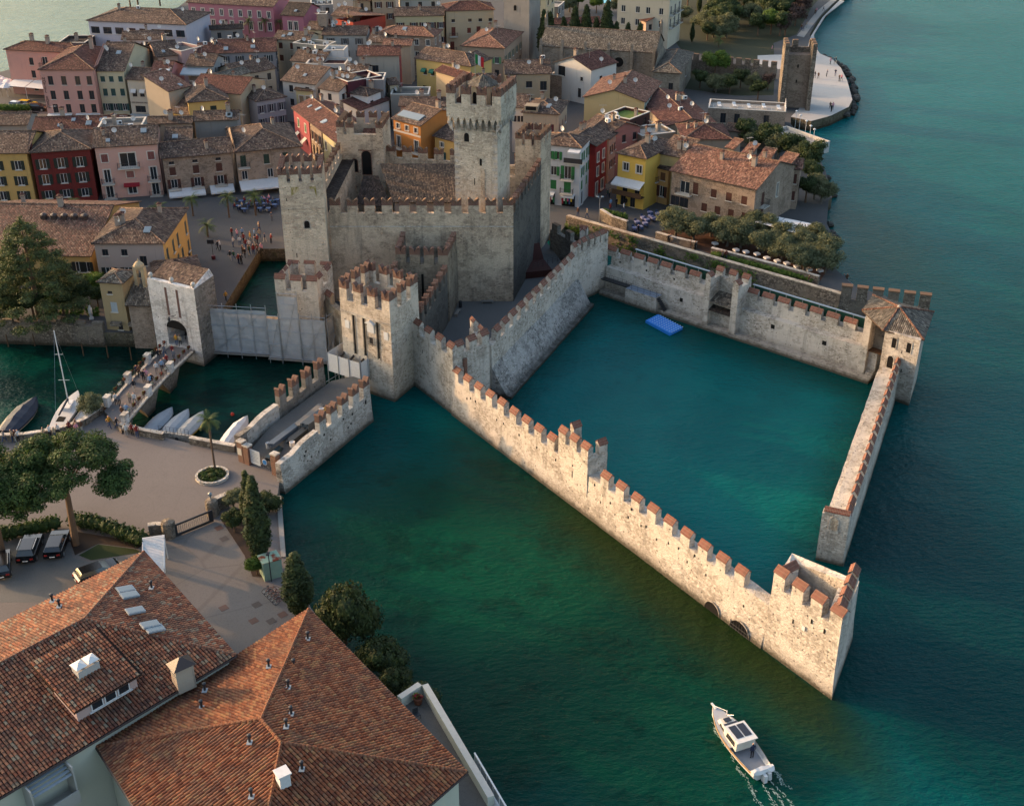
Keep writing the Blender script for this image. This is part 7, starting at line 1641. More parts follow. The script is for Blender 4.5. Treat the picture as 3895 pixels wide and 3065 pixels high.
# olive garden
for i,(k,x,y,s)in enumerate((('g',1640,640,1.15),('g',1790,680,1.1),('g',1930,640,.9),('g',2060,720,1.1),('h',110,480,1.0),('h',250,520,1.05),('h',330,420,1.0),('h',430,560,1.0),('h',480,450,.95),('h',580,620,1.0),('h',640,500,1.0),('h',720,600,1.05),('h',760,720,1.1),('h',850,640,1.15),('h',860,540,1.0),('h',930,720,1.0),('h',930,600,.95))):
    tree(('olive',i%3),'silvery olive tree in the restaurant garden, %s from the left'%ORD[i],at(k,x,y,TG),s*.95,group='olive trees in the restaurant garden')
# dark trees by the lake, right of the stone house
for i,(x,y,s)in enumerate(((230,1010,1.0),(300,1040,1.0),(390,1060,1.1),(470,1090,1.1),(550,1130,1.1),(620,1150,1.0),(700,1200,1.15),(720,1380,1.0),(660,1400,.9),(770,1400,1.0),(700,1290,.9))):
    tree(('dark',i%3)if i%2==0 else('olive',i%3),'shoreline tree behind the stone house, %s from the far end'%ORD[i],at('d',x,y,TG),s,group='shoreline trees behind the stone house')
# park by the church
PK=[('c',1960,640,1.3,'green'),('c',1840,720,.8,'dark'),('c',1960,740,.8,'olive'),('c',2080,760,.8,'dark'),('d',120,620,.8,'olive'),('d',210,610,.8,'dark'),('d',300,620,.8,'olive'),('d',400,620,.8,'purple'),('d',330,690,.8,'dark'),('d',40,640,.9,'olive'),
      ('d',60,160,1.3,'olive'),('d',150,200,1.2,'dark'),('d',100,60,1.3,'dark'),('d',230,70,1.4,'dark'),('d',270,180,1.3,'olive'),('d',350,110,1.4,'dark'),('d',420,240,1.3,'green'),('d',430,60,1.5,'dark'),('d',500,140,1.4,'dark'),('d',520,250,1.3,'purple'),('d',590,180,1.3,'purple'),('d',560,60,1.4,'dark'),('d',630,110,1.2,'purple'),('d',680,60,1.2,'dark'),('d',330,250,1.1,'dark'),('d',20,260,1.2,'olive'),('d',300,20,1.4,'dark'),('d',180,10,1.4,'olive'),('d',380,180,1.2,'olive'),
      ('c',700,120,1.1,'olive'),('c',780,100,1.2,'olive'),('c',850,90,1.1,'green'),('c',1000,110,1.0,'green'),('c',1180,110,1.0,'olive'),('c',1740,60,1.2,'dark'),('c',1700,180,1.0,'olive'),('c',1860,250,1.2,'olive'),('c',1900,330,.9,'dark'),('c',2000,330,1.0,'olive'),('c',2080,200,1.2,'dark'),('c',620,60,1.0,'dark'),('a',1060,60,1.2,'dark'),('a',1120,30,1.3,'dark'),('a',1300,40,1.2,'dark')]
rq=random.Random(14)
for i in range(24):PK.append(('d',rq.uniform(0,560),rq.uniform(-40,270),rq.uniform(1.2,1.6),'dark' if i%3 else 'olive'))
PK.sort(key=lambda q:SURV[q[0]][0]+q[1]*SURV[q[0]][2]);cnt={}
for i,(k,x,y,s,kd)in enumerate(PK):
    cnt[kd]=cnt.get(kd,-1)+1
    key=(kd,i%3 if kd in('olive','dark')else 0)
    tree(key,{'olive':'grey green olive','dark':'dense dark evergreen','green':'bright green round tree','purple':'reddish half bare tree'}[kd]+' in the gardens at top of picture, %s from the left'%ORD[cnt[kd]],at(k,x,y,TG),s,group={'olive':'park olives','dark':'park evergreens','green':'park round trees','purple':'park bare trees'}[kd])
# cypresses behind the church
for i,(x,y0,y1)in enumerate(((575,85,310),(628,100,215),(735,140,225),(825,55,235),(915,45,240),(1000,145,240),(1085,10,260),(1165,182,262),(1255,188,265),(1350,192,268),(1592,138,350),(1775,185,345),(1830,-60,110),(1925,-30,140),(1980,40,140))):
    p=at('c',x,y1,TG)
    if i<10:cH=HOUSES['long stone church with tiled roof, round window and small pinnacles'];p=aty('c',x,y1,cH[0].location.y+cH[2]+1.5+math.sin(cH[4])*cH[1]*(x-536)/950);p.z=TG
    h=aty('c',x,y0,p.y).z-TG
    tree(('cypress',i%2),'dark cypress by the church, %s from the bell tower'%ORD[i],p,max(h,5)*1.5,group='cypresses by the church',sz=h)
for o in[o for o in bpy.data.objects if o.name.startswith('cypress_tree')]:pass
for lb,pb,h in(('tall clipped cypress on the hotel seawall',V(-25.6,99.8,QZ),10.6),('second clipped cypress behind the tall one near the barbican',V(-27.6,105.6,QZ),7.6),('broad clipped cypress above the parked bicycles',V(-20.4,91.6,QZ),7.4)):
    tree(('cypress',0),lb,pb,h*(2.2 if 'broad' in lb else 1.38),sz=h)
for lb,pb,s,k in(('dark bushy conifer at the water between cypress and hotel roof',V(-15.6,88.2,QZ),1.25,'bush'),('dark shrub hanging over the water below the hotel roof',V(-12.2,85.2,.6),1.0,'bush'),('rounded hedge on the seawall beside the clipped cypress',at('j',230,1600,QZ),.75,'bush'),('small shrub at the corner of the hotel terrace',V(-8.3,79.8,.8),.75,'bush'),('low shrub along the hotel wall by the water',V(-10.2,82.2,.8),.7,'bush'),('grey shrub beside the brick garden wall',at('i',1900,1130,QZ),.5,'olive'),('dark box shrub in the bed by the drive',at('i',1910,1330,QZ),.5,'dark'),('flowering oleander on the quay wall beside the moored boats',at('i',750,380,QZ),.62,'olive'),('potted shrub by the parked bicycles',at('n',140,150,QZ),.45,'green')):
    tree((k,0),lb,pb,s,cat='shrub',name='shrub')
for i,(x,y,s)in enumerate(((60,1080,.8),(150,1110,.8),(280,1100,.9),(400,1060,.9),(520,1060,.8),(640,1000,.8),(760,920,.8),(800,1000,.6))):
    tree(('dark',i%3)if i%3 else('green',0),'garden shrub under the cedar, %s from the left'%ORD[i],at('e',x,y,TG),s,cat='shrub',name='shrub',group='shrubs under the cedar')
# umbrella pines
def pine(label,base,R,Hh,seed):
    r=random.Random(seed);L=[]
    for i in range(85):
        a=r.uniform(0,6.28);q=math.sqrt(r.random());s=r.uniform(.8,1.5);L.append((math.cos(a)*q*R*.9,math.sin(a)*q*R*.8,Hh-1.2-2.6*q*q+r.uniform(-1.3,1.0),s,s,s*.62))
    me=leaf_mesh('crown','leaf_pine',L,46000,.15,seed,up=.6,coref=.48)
    o=thing('umbrella_pine',label,'tree',base);inst(me,'crown',o)
    segs=[((0,0,-.3),(.1,.2,Hh*.45),.42,.3),((.1,.2,Hh*.45),(0,.3,Hh*.7),.3,.2)]
    for i in range(11):a=6.28*i/11;e=L[i*7];segs.append(((.05,.25,Hh*(.45+.02*i)),(e[0]*.8,e[1]*.8,e[2]-.3),.13,.05))
    inst(limbs(segs),'trunk',o);return o
pine('broad umbrella pine shading the parked black cars',V(-45.6,103.3,QZ),7.4,12.4,5)
pine('second umbrella pine at the left edge',V(-52.5,101.2,QZ),6.8,12.0,8)
# cedar
r=random.Random(3);L=[]
for k in range(11):
    z=3.0+k*1.12;R=7.8*(1-(k/11.5)**1.25)+.5;n=max(3,int(R*2.2))
    for i in range(n):a=6.28*i/n+r.uniform(-.3,.3);q=R*r.uniform(.45,.95);s=r.uniform(.9,1.4);L.append((math.cos(a)*q,math.sin(a)*q,z-.08*q+r.uniform(-.3,.3),s*1.1,s*1.1,s*.42))
L.append((0,0,15.0,.6,.6,1.0))
o=thing('cedar','large spreading cedar in the channel side garden','tree',at('e',330,1110,TG));inst(leaf_mesh('crown','leaf_cedar',L,42000,.17,15,up=.5,coref=.45),'crown',o);inst(limbs([((0,0,-.3),(0,0,13.5),.5,.12)]),'trunk',o)
# hedges: one clipped body each
def hedge(label,pts,h,w,m='leaf_hedge',zb=QZ,n=1500):
    L=[]
    for a,c in zip(pts,pts[1:]):
        k=max(1,int((c-a).length/.7))
        for i in range(k):p=a.lerp(c,(i+.5)/k)-pts[0];L.append((p.x,p.y,h*.5,w*.6,w*.6,h*.55))
    o=thing('hedge',label,'hedge',V(*pts[0].xy,zb));inst(leaf_mesh('foliage',m,L,int(n*len(L)/10),.2,len(L),coref=.85),'foliage',o)
hedge('thick dark hedge along the back of the car park',[at('i',x,y,QZ)for x,y in((-150,1420),(150,1370),(330,1330),(480,1300))],1.6,1.6)
hedge('thick dark hedge between the quay and the hotel lawn',[at('i',x,y,QZ)for x,y in((600,1270),(800,1300),(1000,1370),(1180,1440))],1.5,1.8)
hedge('low hedge along the olive garden wall beside the path',[at('h',x,y,TG)for x,y in((20,585),(300,660),(600,740),(850,800))],1.0,1.2,'leaf_green',TG)
hedge('low hedge on the cafe terrace wall',[at('g',x,y,TG)for x,y in((1045,470),(1120,500),(1250,520))],1.5,.9,'leaf_green',TG)
hedge('garden hedge left of the path gate',[at('g',x,y,TG)for x,y in((1490,640),(1640,680),(1780,730))],.9,1.0,'leaf_hedge',TG)
hedge('clipped hedge before the lakeside hotel',[at('a',x,y,TG)for x,y in((0,900),(250,900))],1.5,1.5,'leaf_green',TG)
# ivy on walls: countless small leaves
def ivy(label,p0,p1,z0,z1,n,seed,m='leaf_green',nrm=V(0,-1,0)):
    r=random.Random(seed);vs=[];fs=[];d=p1-p0
    cl=[(r.random(),r.uniform(z0,z1))for _ in range(max(4,n//40))]
    for i in range(n):
        cx,cz=r.choice(cl);t=min(1,max(0,cx+r.gauss(0,.012)));z=min(z1+.2,cz+r.gauss(0,.35));p=p0+d*t+nrm*r.uniform(.05,.3);s=r.uniform(.1,.22);e=V(r.gauss(0,1),r.gauss(0,1),r.gauss(0,1)).normalized();f=e.orthogonal().normalized();b0=len(vs)
        for a,c in((-1,-1),(1,-1),(0,1)):vs.append((p.x+e.x*a*s+f.x*c*s,p.y+e.y*a*s+f.y*c*s,z+e.z*a*s+f.z*c*s))
        fs.append((b0,b0+1,b0+2))
    me=bpy.data.meshes.new('ivy');me.from_pydata(vs,[],fs);me.materials.append(mat(m));o=inst(me,'ivy');tag(o,label,'ivy',None,'stuff')
ivy('tufts of ivy hanging over the garden wall by the chapel',at('e',450,1160,0),at('e',850,1180,0),2.0,3.2,700,4)
# palms
def palm_parts(seed,nf=20,fl=2.3,droop=1.0):
    r=random.Random(seed);b=MB()
    for i in range(nf):
        a=6.28*i/nf+r.uniform(-.15,.15);el=r.uniform(-.35,1.15);pts=[];p=V(0,0,0);e=el
        for k in range(6):pts.append(p.copy());p=p+V(math.cos(a)*math.cos(e),math.sin(a)*math.cos(e),math.sin(e))*(fl/5);e-=droop*.28
        side=V(-math.sin(a),math.cos(a),0)
        for k in range(5):
            for j in range(3):
                q=pts[k].lerp(pts[k+1],j/3);dq=(pts[k+1]-pts[k]).normalized();l=fl*.28*math.sin((k+j/3+.6)/5.8*math.pi)
                for sg in(-1,1):
                    t=q+side*sg*l+dq*l*.5-V(0,0,l*.25);b.poly([q-dq*.035,q+dq*.05,t],'leaf_palm')
        b.tube(pts[0],pts[3],.03,.015,4,'leaf_palm')
    return b.mesh('fronds',uv=False)
PF=[palm_parts(i)for i in range(3)]
def palm(label,p,h,s=1.0,group='palms on the piazza'):
    o=thing('palm_tree',label,'palm',p,RT.uniform(0,6),group);b=MB();n=int(h/.35)
    for i in range(n):b.tube((0,0,h*i/n),(0,0,h*(i+1)/n),.20*s,.15*s,8,'bark')
    b.build('trunk',o);inst(PF[RT.randrange(3)],'fronds',o,(0,0,h),0,s)
for i,(x,y,h)in enumerate(((440,300,3.0),(600,310,3.4),(1010,330,3.2),(1300,300,2.4),(1570,260,3.2),(1862,272,3.6),(2078,255,3.4),(1690,430,2.0))):
    palm('fan palm on the piazza, %s from the left'%ORD[i],at('e',x,y,TG),h,.9)
palm('slender palm in the round planter on the quay',at('i',1748,830,QZ),6.6,.72,None)
for i,(k,x,y,h)in enumerate((('a',1215,930,4.2),('a',770,945,3.0),('b',105,275,3.2),('b',235,265,3.2),('b',360,265,2.6),('b',480,270,2.4),('a',2040,240,3.0),('d',60,330,2.2))):
    palm(('palm in front of the small rose house','thin palm by the hotel awnings','first palm below the pink palace','second palm below the pink palace','third palm below the pink palace','fourth palm below the pink palace','palm at the left corner of the pink palace','palm in the park by the steps')[i],at(k,x,y,TG if k!='b' else 7.0),h,.9,None)
pl=thing('round_planter','round stone rimmed planter with ground cover under the quay palm','planter',at('i',1725,880,QZ));b=MB();n=22
for i in range(n):
    a=6.28*i/n;s=MB();s.hexa([(-.28,-.16,0),(.28,-.16,0),(.28,.16,0),(-.28,.16,0)],[(-.26,-.13,.3),(.25,-.14,.34),(.26,.13,.3),(-.25,.14,.33)],'stone');s.build('rim_stone',pl,(1.75*math.cos(a),1.75*math.sin(a),0),a+math.pi/2)
b.lathe([(1.65,0),(1.6,.2)],20,'soil_green');b.build('soil',pl)
inst(leaf_mesh('ground_cover','leaf_hedge',[(1.0*math.cos(a),1.0*math.sin(a),.25,.6,.6,.25)for a in(0,1,2,3,4,5)]+[(0,0,.3,.7,.7,.3)],700,.16,4),'ground_cover',pl)
# ================================================================== lakeside path, garden walls
du_=(RET1-RET0).normalized()
t,L=rampart('retaining_wall','rough stone retaining wall with tufts of weed below the lakeside path',V(*RET0.xy,0),V(*RET1.xy,0),[(-.5,-1),(.9,-1),(.9,3.75),(0,3.75),(-.25,1.4)],'rubble',seed=71)
b=MB();b.box(0,-.05,3.75,L,.75,3.87,'stone_warm');b.build('coping',t)
ivy('weed tufts growing from the retaining wall joints',V(*RET0.xy,0)-V(.2,.25,0),V(*RET1.xy,0)-V(.2,.25,0),.8,3.4,1500,9)
t,L=rampart('pillar_wall','ruined stone wall with square pillars behind the roofed tower',V(*RET1.xy,0),V(*RET2.xy,0),[(-.3,-1),(.9,-1),(.9,2.9),(0,2.9)],'rubble',seed=72)
for i in range(6):b=MB();b.box(-.75,0,0,.75,.9,2.1,'rubble','cap_old');b.box(-.8,-.05,2.1,.8,.95,2.3,'cap_old');b.build('pillar',t,(.8+i*(L-1.2)/5,0,2.9))
g0,g1=at('h',0,560,TG),at('h',880,800,TG)
parapet('stone garden wall between the lakeside path and the right hand olives',[at('h',x,y,TG)for x,y in((10,580),(300,655),(600,735),(880,815))],1.3,.5)
parapet('stone garden wall between the lakeside path and the left hand olives',[at('g',x,y,TG)for x,y in((1485,660),(1640,705),(1810,745))],1.2,.5)
parapet('stone wall of the cafe terrace above the lakeside path',[at('g',x,y,TG)for x,y in((1035,500),(1130,560),(1250,600))],1.8,.5)
ground('olive_garden_ground',[at('g',x,y,TG)for x,y in((1500,600),(1480,660),(1820,740),(2100,840))]+[at('h',x,y,TG)for x,y in((300,655),(880,810),(1000,640),(880,430),(350,330))]+[at('g',1900,530,TG)],TG+.008,'earth',TG-.3)
ground('park_ground',[at('c',x,y,TG)for x,y in((1500,150),(1640,340),(1700,420),(2135,480))]+[at('d',x,y,TG)for x,y in((450,480),(440,300),(600,240),(700,60),(800,-60),(300,-300),(-200,-250))],TG+.008,'soil_green',TG-.3)
ground('park_lawn',[at('c',x,y,TG)for x,y in((1720,480),(1700,720),(2130,780))]+[at('d',x,y,TG)for x,y in((440,660),(450,500))],TG+.012,'soil_green',TG-.3)
ground('pebble_beach',[at('d',x,y,TG)for x,y in((330,385),(460,380),(660,380),(700,250),(780,120),(900,0),(930,10),(800,110),(720,240),(725,320),(760,372),(840,405),(905,470),(950,560),(985,690),(960,740),(840,800),(700,838),(560,808),(610,760),(660,700),(640,480),(470,480),(330,440))],TG+.016,'beach',TG-.3)
ground('shore_path',[at('d',x,y,TG)for x,y in((600,250),(660,180),(740,80),(850,-10),(890,-10),(780,90),(700,190),(650,260))],TG+.024,'terrace',TG-.3)
ground('small_beach',[at('h',x,y,1.0)for x,y in((930,780),(1000,690),(1120,740),(1300,900),(1380,1000),(1100,980),(940,880))],.35,'beach',-1)
pool=ground('swimming_pool',[at('c',x,y,TG)for x,y in((1000,5),(1115,5),(1120,22),(1060,30),(985,20))],TG+.03,'pool',TG-.2)
# white garden canopy beside the stone house
cn=[at('h',x,y,5.2)for x,y in((370,310),(480,255),(880,335),(840,440))]
o0=V(*cn[0].xy,TG);t=thing('garden_canopy','large white canopy roof between stone house and the lake','canopy',o0)
for i in range(3):
    a,c=cn[0].lerp(cn[3],i/3)-o0,cn[0].lerp(cn[3],(i+1)/3-.015)-o0;e,f=cn[1].lerp(cn[2],(i+1)/3-.015)-o0,cn[1].lerp(cn[2],i/3)-o0
    b=MB();b.hexa([a,c,e,f],[p+V(0,0,.08)for p in(a,c,e,f)],'canvas_w');b.build('canopy_panel',t)
for p in cn:b=MB();b.tube(p-o0-V(0,0,3.0),p-o0,.06,.06,6,'white');b.build('post',t)
# ================================================================== people
MAKE['solar']=lambda n:NT(n).fin((.02,.022,.03),.3,.5)
MAKE['carpaint']=lambda n,c='#0d0e11':NT(n).fin(lin(c),.18,.6)
MAKE['rust']=lambda n:(lambda m:m.fin(m.mix(m.ss(m.noise(m.pos(),1.2,4),.45,.6),lin('#8fa38c'),lin('#7a3a26')),.8,.2))(NT(n))
MAKE['rock']=lambda n:stone(n,'#6f6a63','#4c4843','#5a554f',1.2,.2,.3,1)
def skin_figure(name,J,E_,root=0):
    me=bpy.data.meshes.new(name);me.from_pydata([j[:3]for j in J],E_,[]);o=bpy.data.objects.new(name,me);COL.objects.link(o)
    md=o.modifiers.new('s','SKIN');md.use_smooth_shade=True;md.branch_smoothing=.3
    sv=me.skin_vertices[0].data
    for i,j in enumerate(J):sv[i].radius=(j[3],j[4]if len(j)>4 else j[3]);sv[i].use_root=(i==root)
    ss=o.modifiers.new('u','SUBSURF');ss.levels=1;ss.render_levels=1
    dg=bpy.context.evaluated_depsgraph_get();dg.update();out=bpy.data.meshes.new_from_object(o.evaluated_get(dg));bpy.data.objects.remove(o);out.name=name
    out.materials.clear()
    for m in('skin','cloth:#3a3a40','cloth:#2a3448','cloth:#2a1d16','cloth:#1c1a1a'):out.materials.append(mat(m))
    return out
def paint_figure(me,hip,neck,foot,hand_fn,sit=False):
    for p in me.polygons:
        c=p.center;k=1
        if c.z>neck:k=3 if(c.z>neck+.19 or c.y>.02)else 0
        elif hand_fn(c):k=0
        elif c.z<foot:k=4
        elif c.z<hip:k=2
        p.material_index=k;p.use_smooth=True
# joints: x right, y back (faces -y), z up, radius
def figure(name,lf,rf,la,ra,lean=0.0):
    J=[(0,0,.96,.145,.105),(0,.0+lean*.3,1.18,.135,.10),(0,lean*.6,1.40,.165,.10),(0,lean*.7,1.50,.06),(0,lean*.8-.01,1.60,.085,.095),(0,lean*.8-.01,1.71,.085,.095),
         (-.095,0,.88,.09),(-.10,lf[0],lf[1],.06),(-.10,lf[2],lf[3],.045),(-.10,lf[2]-.13,lf[3]-.05,.035),
         (.095,0,.88,.09),(.10,rf[0],rf[1],.06),(.10,rf[2],rf[3],.045),(.10,rf[2]-.13,rf[3]-.05,.035),
         (-.19,lean*.6,1.40,.06),(-.25,la[0],la[1],.045),(-.25+la[4],la[2],la[3],.033),(-.25+la[4],la[2]-.03,la[3]-.09,.03),
         (.19,lean*.6,1.40,.06),(.25,ra[0],ra[1],.045),(.25-ra[4],ra[2],ra[3],.033),(.25-ra[4],ra[2]-.03,ra[3]-.09,.03)]
    E_=[(0,1),(1,2),(2,3),(3,4),(4,5),(0,6),(6,7),(7,8),(8,9),(0,10),(10,11),(11,12),(12,13),(2,14),(14,15),(15,16),(16,17),(2,18),(18,19),(19,20),(20,21)]
    me=skin_figure(name,J,E_);hz=[(J[17],.09),(J[21],.09)]
    paint_figure(me,.93,1.52,.09,lambda c:any((c-V(*h[:3])).length<d for h,d in hz));return me
FIG=[figure('person',(0,.48,.03,.09),(.0,.48,.02,.09),(.05,1.14,.0,.93,.0),(.05,1.14,-.02,.93,.0)),
       figure('person',(-.18,.50,-.26,.10),(.10,.50,.34,.13),(.14,1.15,.10,.96,.0),(-.10,1.15,-.22,.98,.02),-.03),
       figure('person',(-.10,.49,-.16,.09),(.08,.49,.2,.1),(.02,1.15,-.22,1.10,.06),(.08,1.14,.02,.92,.0),-.02),
       figure('person',(-.02,.48,.02,.09),(.02,.48,.06,.09),(-.12,1.18,-.25,1.20,.12),(-.12,1.18,-.25,1.20,.12),-.10)]
def figure_sit():
    J=[(0,0,.50,.15,.12),(0,.02,.72,.135,.10),(0,.03,.94,.16,.10),(0,.02,1.04,.06),(0,0,1.14,.085,.095),(0,0,1.25,.085,.095),(-.1,-.08,.50,.09),(-.12,-.46,.50,.065),(-.12,-.48,.10,.045),(-.12,-.62,.05,.035),(.1,-.08,.50,.09),(.12,-.46,.50,.065),(.12,-.44,.10,.045),(.12,-.58,.05,.035),(-.19,.02,.94,.06),(-.25,-.02,.70,.045),(-.16,-.28,.66,.033),(-.12,-.36,.68,.03),(.19,.02,.94,.06),(.25,-.02,.70,.045),(.16,-.28,.66,.033),(.12,-.36,.68,.03)]
    E_=[(0,1),(1,2),(2,3),(3,4),(4,5),(0,6),(6,7),(7,8),(8,9),(0,10),(10,11),(11,12),(12,13),(2,14),(14,15),(15,16),(16,17),(2,18),(18,19),(19,20),(20,21)]
    me=skin_figure('person',J,E_);paint_figure(me,.58,1.07,.09,lambda c:min((c-V(-.12,-.36,.68)).length,(c-V(.12,-.36,.68)).length)<.08);return me
SIT=figure_sit()
TOPS=[('black','#1b1b1f'),('navy','#1f2a44'),('white','#cfcbc6'),('grey','#6a6a6e'),('dark red','#6b1f22'),('brick red','#7d2a28'),('green','#2c5540'),('light blue','#7d9ab8'),('beige','#b09a7c'),('brown','#5c3f2c'),('mustard','#b8862c'),('pink','#c58a94')]
BOT=[('dark','#1c1d22'),('blue jeans','#35496a'),('grey','#5b5b5e'),('light','#a8a095'),('black','#141416')]
HAIR=['#1c1410','#2e1f16','#4a3320','#6b655e','#120e0c','#8a6a40']
TOPS+=[TOPS[0],TOPS[0],TOPS[1],TOPS[3],TOPS[0],TOPS[9]];BOT+=[BOT[0],BOT[4],BOT[1]]
RP=random.Random(99);NPEOPLE=[0]
def person(label,p,rz,pose=None,top=None,bot=None,group=None):
    me=FIG[RP.choice((0,1,1,2,3))if pose is None else pose]if pose!='sit' else SIT
    o=bpy.data.objects.new('person',me);link(o);o.location=p;o.rotation_euler=(0,0,rz);s=RP.uniform(.95,1.06);o.scale=(s*1.05,s*1.05,s)
    t=top or RP.choice(TOPS);b=bot or RP.choice(BOT)
    for i,c in((1,t[1]),(2,b[1]),(3,RP.choice(HAIR))):sl=o.material_slots[i];sl.link='OBJECT';sl.material=mat('cloth:'+c)
    tag(o,label%(t[0],b[0]if b[0]=='blue jeans' else b[0]+' trousers')if '%s' in label else label,'person',group);NPEOPLE[0]+=1;return o
def crowd(pts,where,ref,z=None,group=None,poses=None,rzs=None):
    P=[(at(k,x,y,(z(x,y)if callable(z)else z)if z is not None else TG+.02))for k,x,y in pts]
    P.sort(key=lambda p:(p-ref).length)
    for i,p in enumerate(P):
        t,b=RP.choice(TOPS),RP.choice(BOT);nm=ORD[i]
        person('person in %s and %s, %s'%(t[0],b[0]if b[0]=='blue jeans' else b[0]+' trousers',where%nm),p,RP.uniform(0,6.28)if rzs is None else RP.choice(rzs)+RP.uniform(-.3,.3),poses,t,b,group)
crowd([('e',x,y)for x,y in((1885,430),(1930,445),(1970,430),(1895,510),(1950,500),(1982,480),(2035,470),(2070,445),(2105,385),(2070,510),(2110,445),(1970,570),(1872,625),(1902,620),(1940,650),(1966,650),(2030,580),(2060,575),(2000,530),(2025,530),(1992,600),(2092,570),(1770,540),(1792,538))],'%s from yellow corner house in piazza',at('e',1690,560,TG),group='people crossing the piazza')
crowd([('f',x,y)for x,y in((230,690),(282,700),(182,600),(288,515),(60,800),(100,795),(140,785),(170,785),(205,775),(20,862),(40,862),(110,680),(150,715),(172,705))],'%s from west tower by moat wall',at('f',420,720,TG),group='people by the moat wall')
person('person in mustard jacket and dark trousers alone on the lane beside the moat',at('e',1838,955,TG),1.0,1,TOPS[10],BOT[0])
sB=lambda p:max(0,min(1,((p-V(bl0.x,bl0.y,0)).dot((bl1-bl0).normalized()))/(bl1-bl0).length))
PB=[]
for x,y in((370,1235),(395,1110),(420,1120),(455,1160),(480,1150),(512,1195),(528,1190),(565,1085),(612,1065),(636,1055),(655,1015),(703,925),(716,970),(602,965),(582,975),(632,925),(735,820),(766,822),(820,760),(212,1335),(242,1342),(332,1328),(372,1335),(267,1445),(302,1425)):
    p=at('A',x,y,2.4);p.z=bz(sB(V(p.x,p.y,0)))+.01;PB.append(p)
PB.sort(key=lambda p:(p-V(-45.6,149,2)).length)
for i,p in enumerate(PB):
    t,b=RP.choice(TOPS),RP.choice(BOT);person('person in %s and %s on the bridge, %s from the gate'%(t[0],b[0]if b[0]=='blue jeans' else b[0]+' trousers',ORD[i]),p,RP.choice((.15,3.3))+RP.uniform(-.4,.4),None,t,b,'people on the bridge')
crowd([('A',155,1545),('A',220,1555)],'%s from parapet at bridge foot',at('A',260,1500,QZ),QZ,'people at the foot of the bridge',1)
for i,(x,y)in enumerate(((300,1618),(352,1605),(396,1628))):person(('person in white top and light jeans leaning on quay wall by the boats','person in red jacket sitting on quay wall by the boats','person in red top and blue jeans beside the quay wall')[i],at('A',x,y,QZ),3.2+.3*i,0,(TOPS[2],TOPS[5],TOPS[5])[i],(BOT[3],BOT[0],BOT[1])[i])
crowd([('i',x,y)for x,y in((40,605),(105,600),(130,602),(155,600),(362,578),(410,570),(450,572),(478,548),(570,528),(620,505),(560,556),(630,545),(670,522))],'%s from bridge along quay wall',at('i',850,345,QZ),QZ,'people along the curved quay wall')
crowd([('g',x,y)for x,y in((850,482),(925,492),(1340,625),(1582,700),(1597,695),(1762,752),(1800,758),(2022,832),(2050,835))]+[('h',x,y)for x,y in((100,618),(130,622),(795,818))],'%s from street tower on lakeside path',at('g',600,430,TG),TG+.02,'people on the lakeside path')
crowd([('g',x,y)for x,y in((1090,328),(1105,325),(1115,405),(1112,445),(1162,400),(1240,400),(1220,440))],'%s from white corner house at cafe',at('g',860,390,TG),TG+.02,'people at the street corner')
crowd([('h',x,y)for x,y in((990,800),(1005,765),(1085,808),(1106,808))],'%s from olives on small beach',at('h',930,700,.4),.38,'people on the small beach')
crowd([('d',x,y)for x,y in((725,542),(748,547),(806,532),(866,528),(655,658),(670,658),(682,660),(694,658),(830,755),(848,760),(838,775),(893,565),(908,562),(832,448),(858,447),(872,440),(688,402),(705,395),(720,392),(735,365),(428,362))],'%s from beach tower on pebble beach',at('d',600,700,TG),TG+.03,'people on the pebble beach')
crowd([('d',x,y)for x,y in((725,105),(735,95),(785,78),(645,218),(632,212),(668,192))],'%s from beach tower on shore path',at('d',600,300,TG),TG+.03,'people on the shore path')
crowd([('c',x,y)for x,y in((1590,858),(1638,800),(1570,938),(1596,938),(1478,1005))],'%s from apse in church street',at('c',1620,760,TG),TG+.02,'people in the street by the church')
# ================================================================== cafe furniture
def table_proto(top,h=.74,w=.4):
    a=MB();a.box(-w,-w,h-.03,w,w,h,'canvas_w' if top=='w' else('paint:#7f7f9c' if top=='p' else 'paint:#54688a'))
    if top in 'wp':
        for x0,y0,x1,y1 in((-w-.01,-w-.01,w+.01,-w),(-w-.01,w,w+.01,w+.01),(-w-.01,-w,-w,w),(w,-w,w+.01,w)):a.box(x0,y0,h-.3,x1,y1,h-.002,'canvas_w' if top=='w' else 'paint:#7f7f9c')
    l=MB();l.tube((0,0,0),(0,0,h-.03),.04,.04,6,'iron');l.lathe([(.25,0),(.22,.03),(.04,.06)],8,'iron');return a.mesh('table_top'),l.mesh('table_leg')
TB={k:table_proto(k)for k in 'wpb'}
cs=MB();cs.box(-.21,-.21,.43,.21,.21,.47,'paint:#3b4c6e');cs=cs.mesh('seat');cb=MB();cb.box(-.21,.19,.47,.21,.23,.9,'paint:#3b4c6e');cb=cb.mesh('backrest');cl=MB();cl.box(-.02,-.02,0,.02,.02,.43,'iron');cl=cl.mesh('leg')
def chair(label,p,rz,group):
    o=thing('cafe_chair',label,'chair',p,rz,group);inst(cs,'seat',o);inst(cb,'backrest',o)
    for x in(-.18,.18):
        for y in(-.18,.18):inst(cl,'leg',o,(x,y,0))
def table(label,p,kind,group,rz=0.0):
    o=thing('cafe_table',label,'table',p,rz,group);a,l=TB[kind];inst(a,'table_top',o);inst(l,'table_leg',o)
CF=[('f',x,y)for x,y in((20,420),(60,445),(95,400),(40,380),(120,370),(160,400),(190,440),(230,400),(260,440),(285,380),(240,360),(310,410),(200,370),(330,370))]
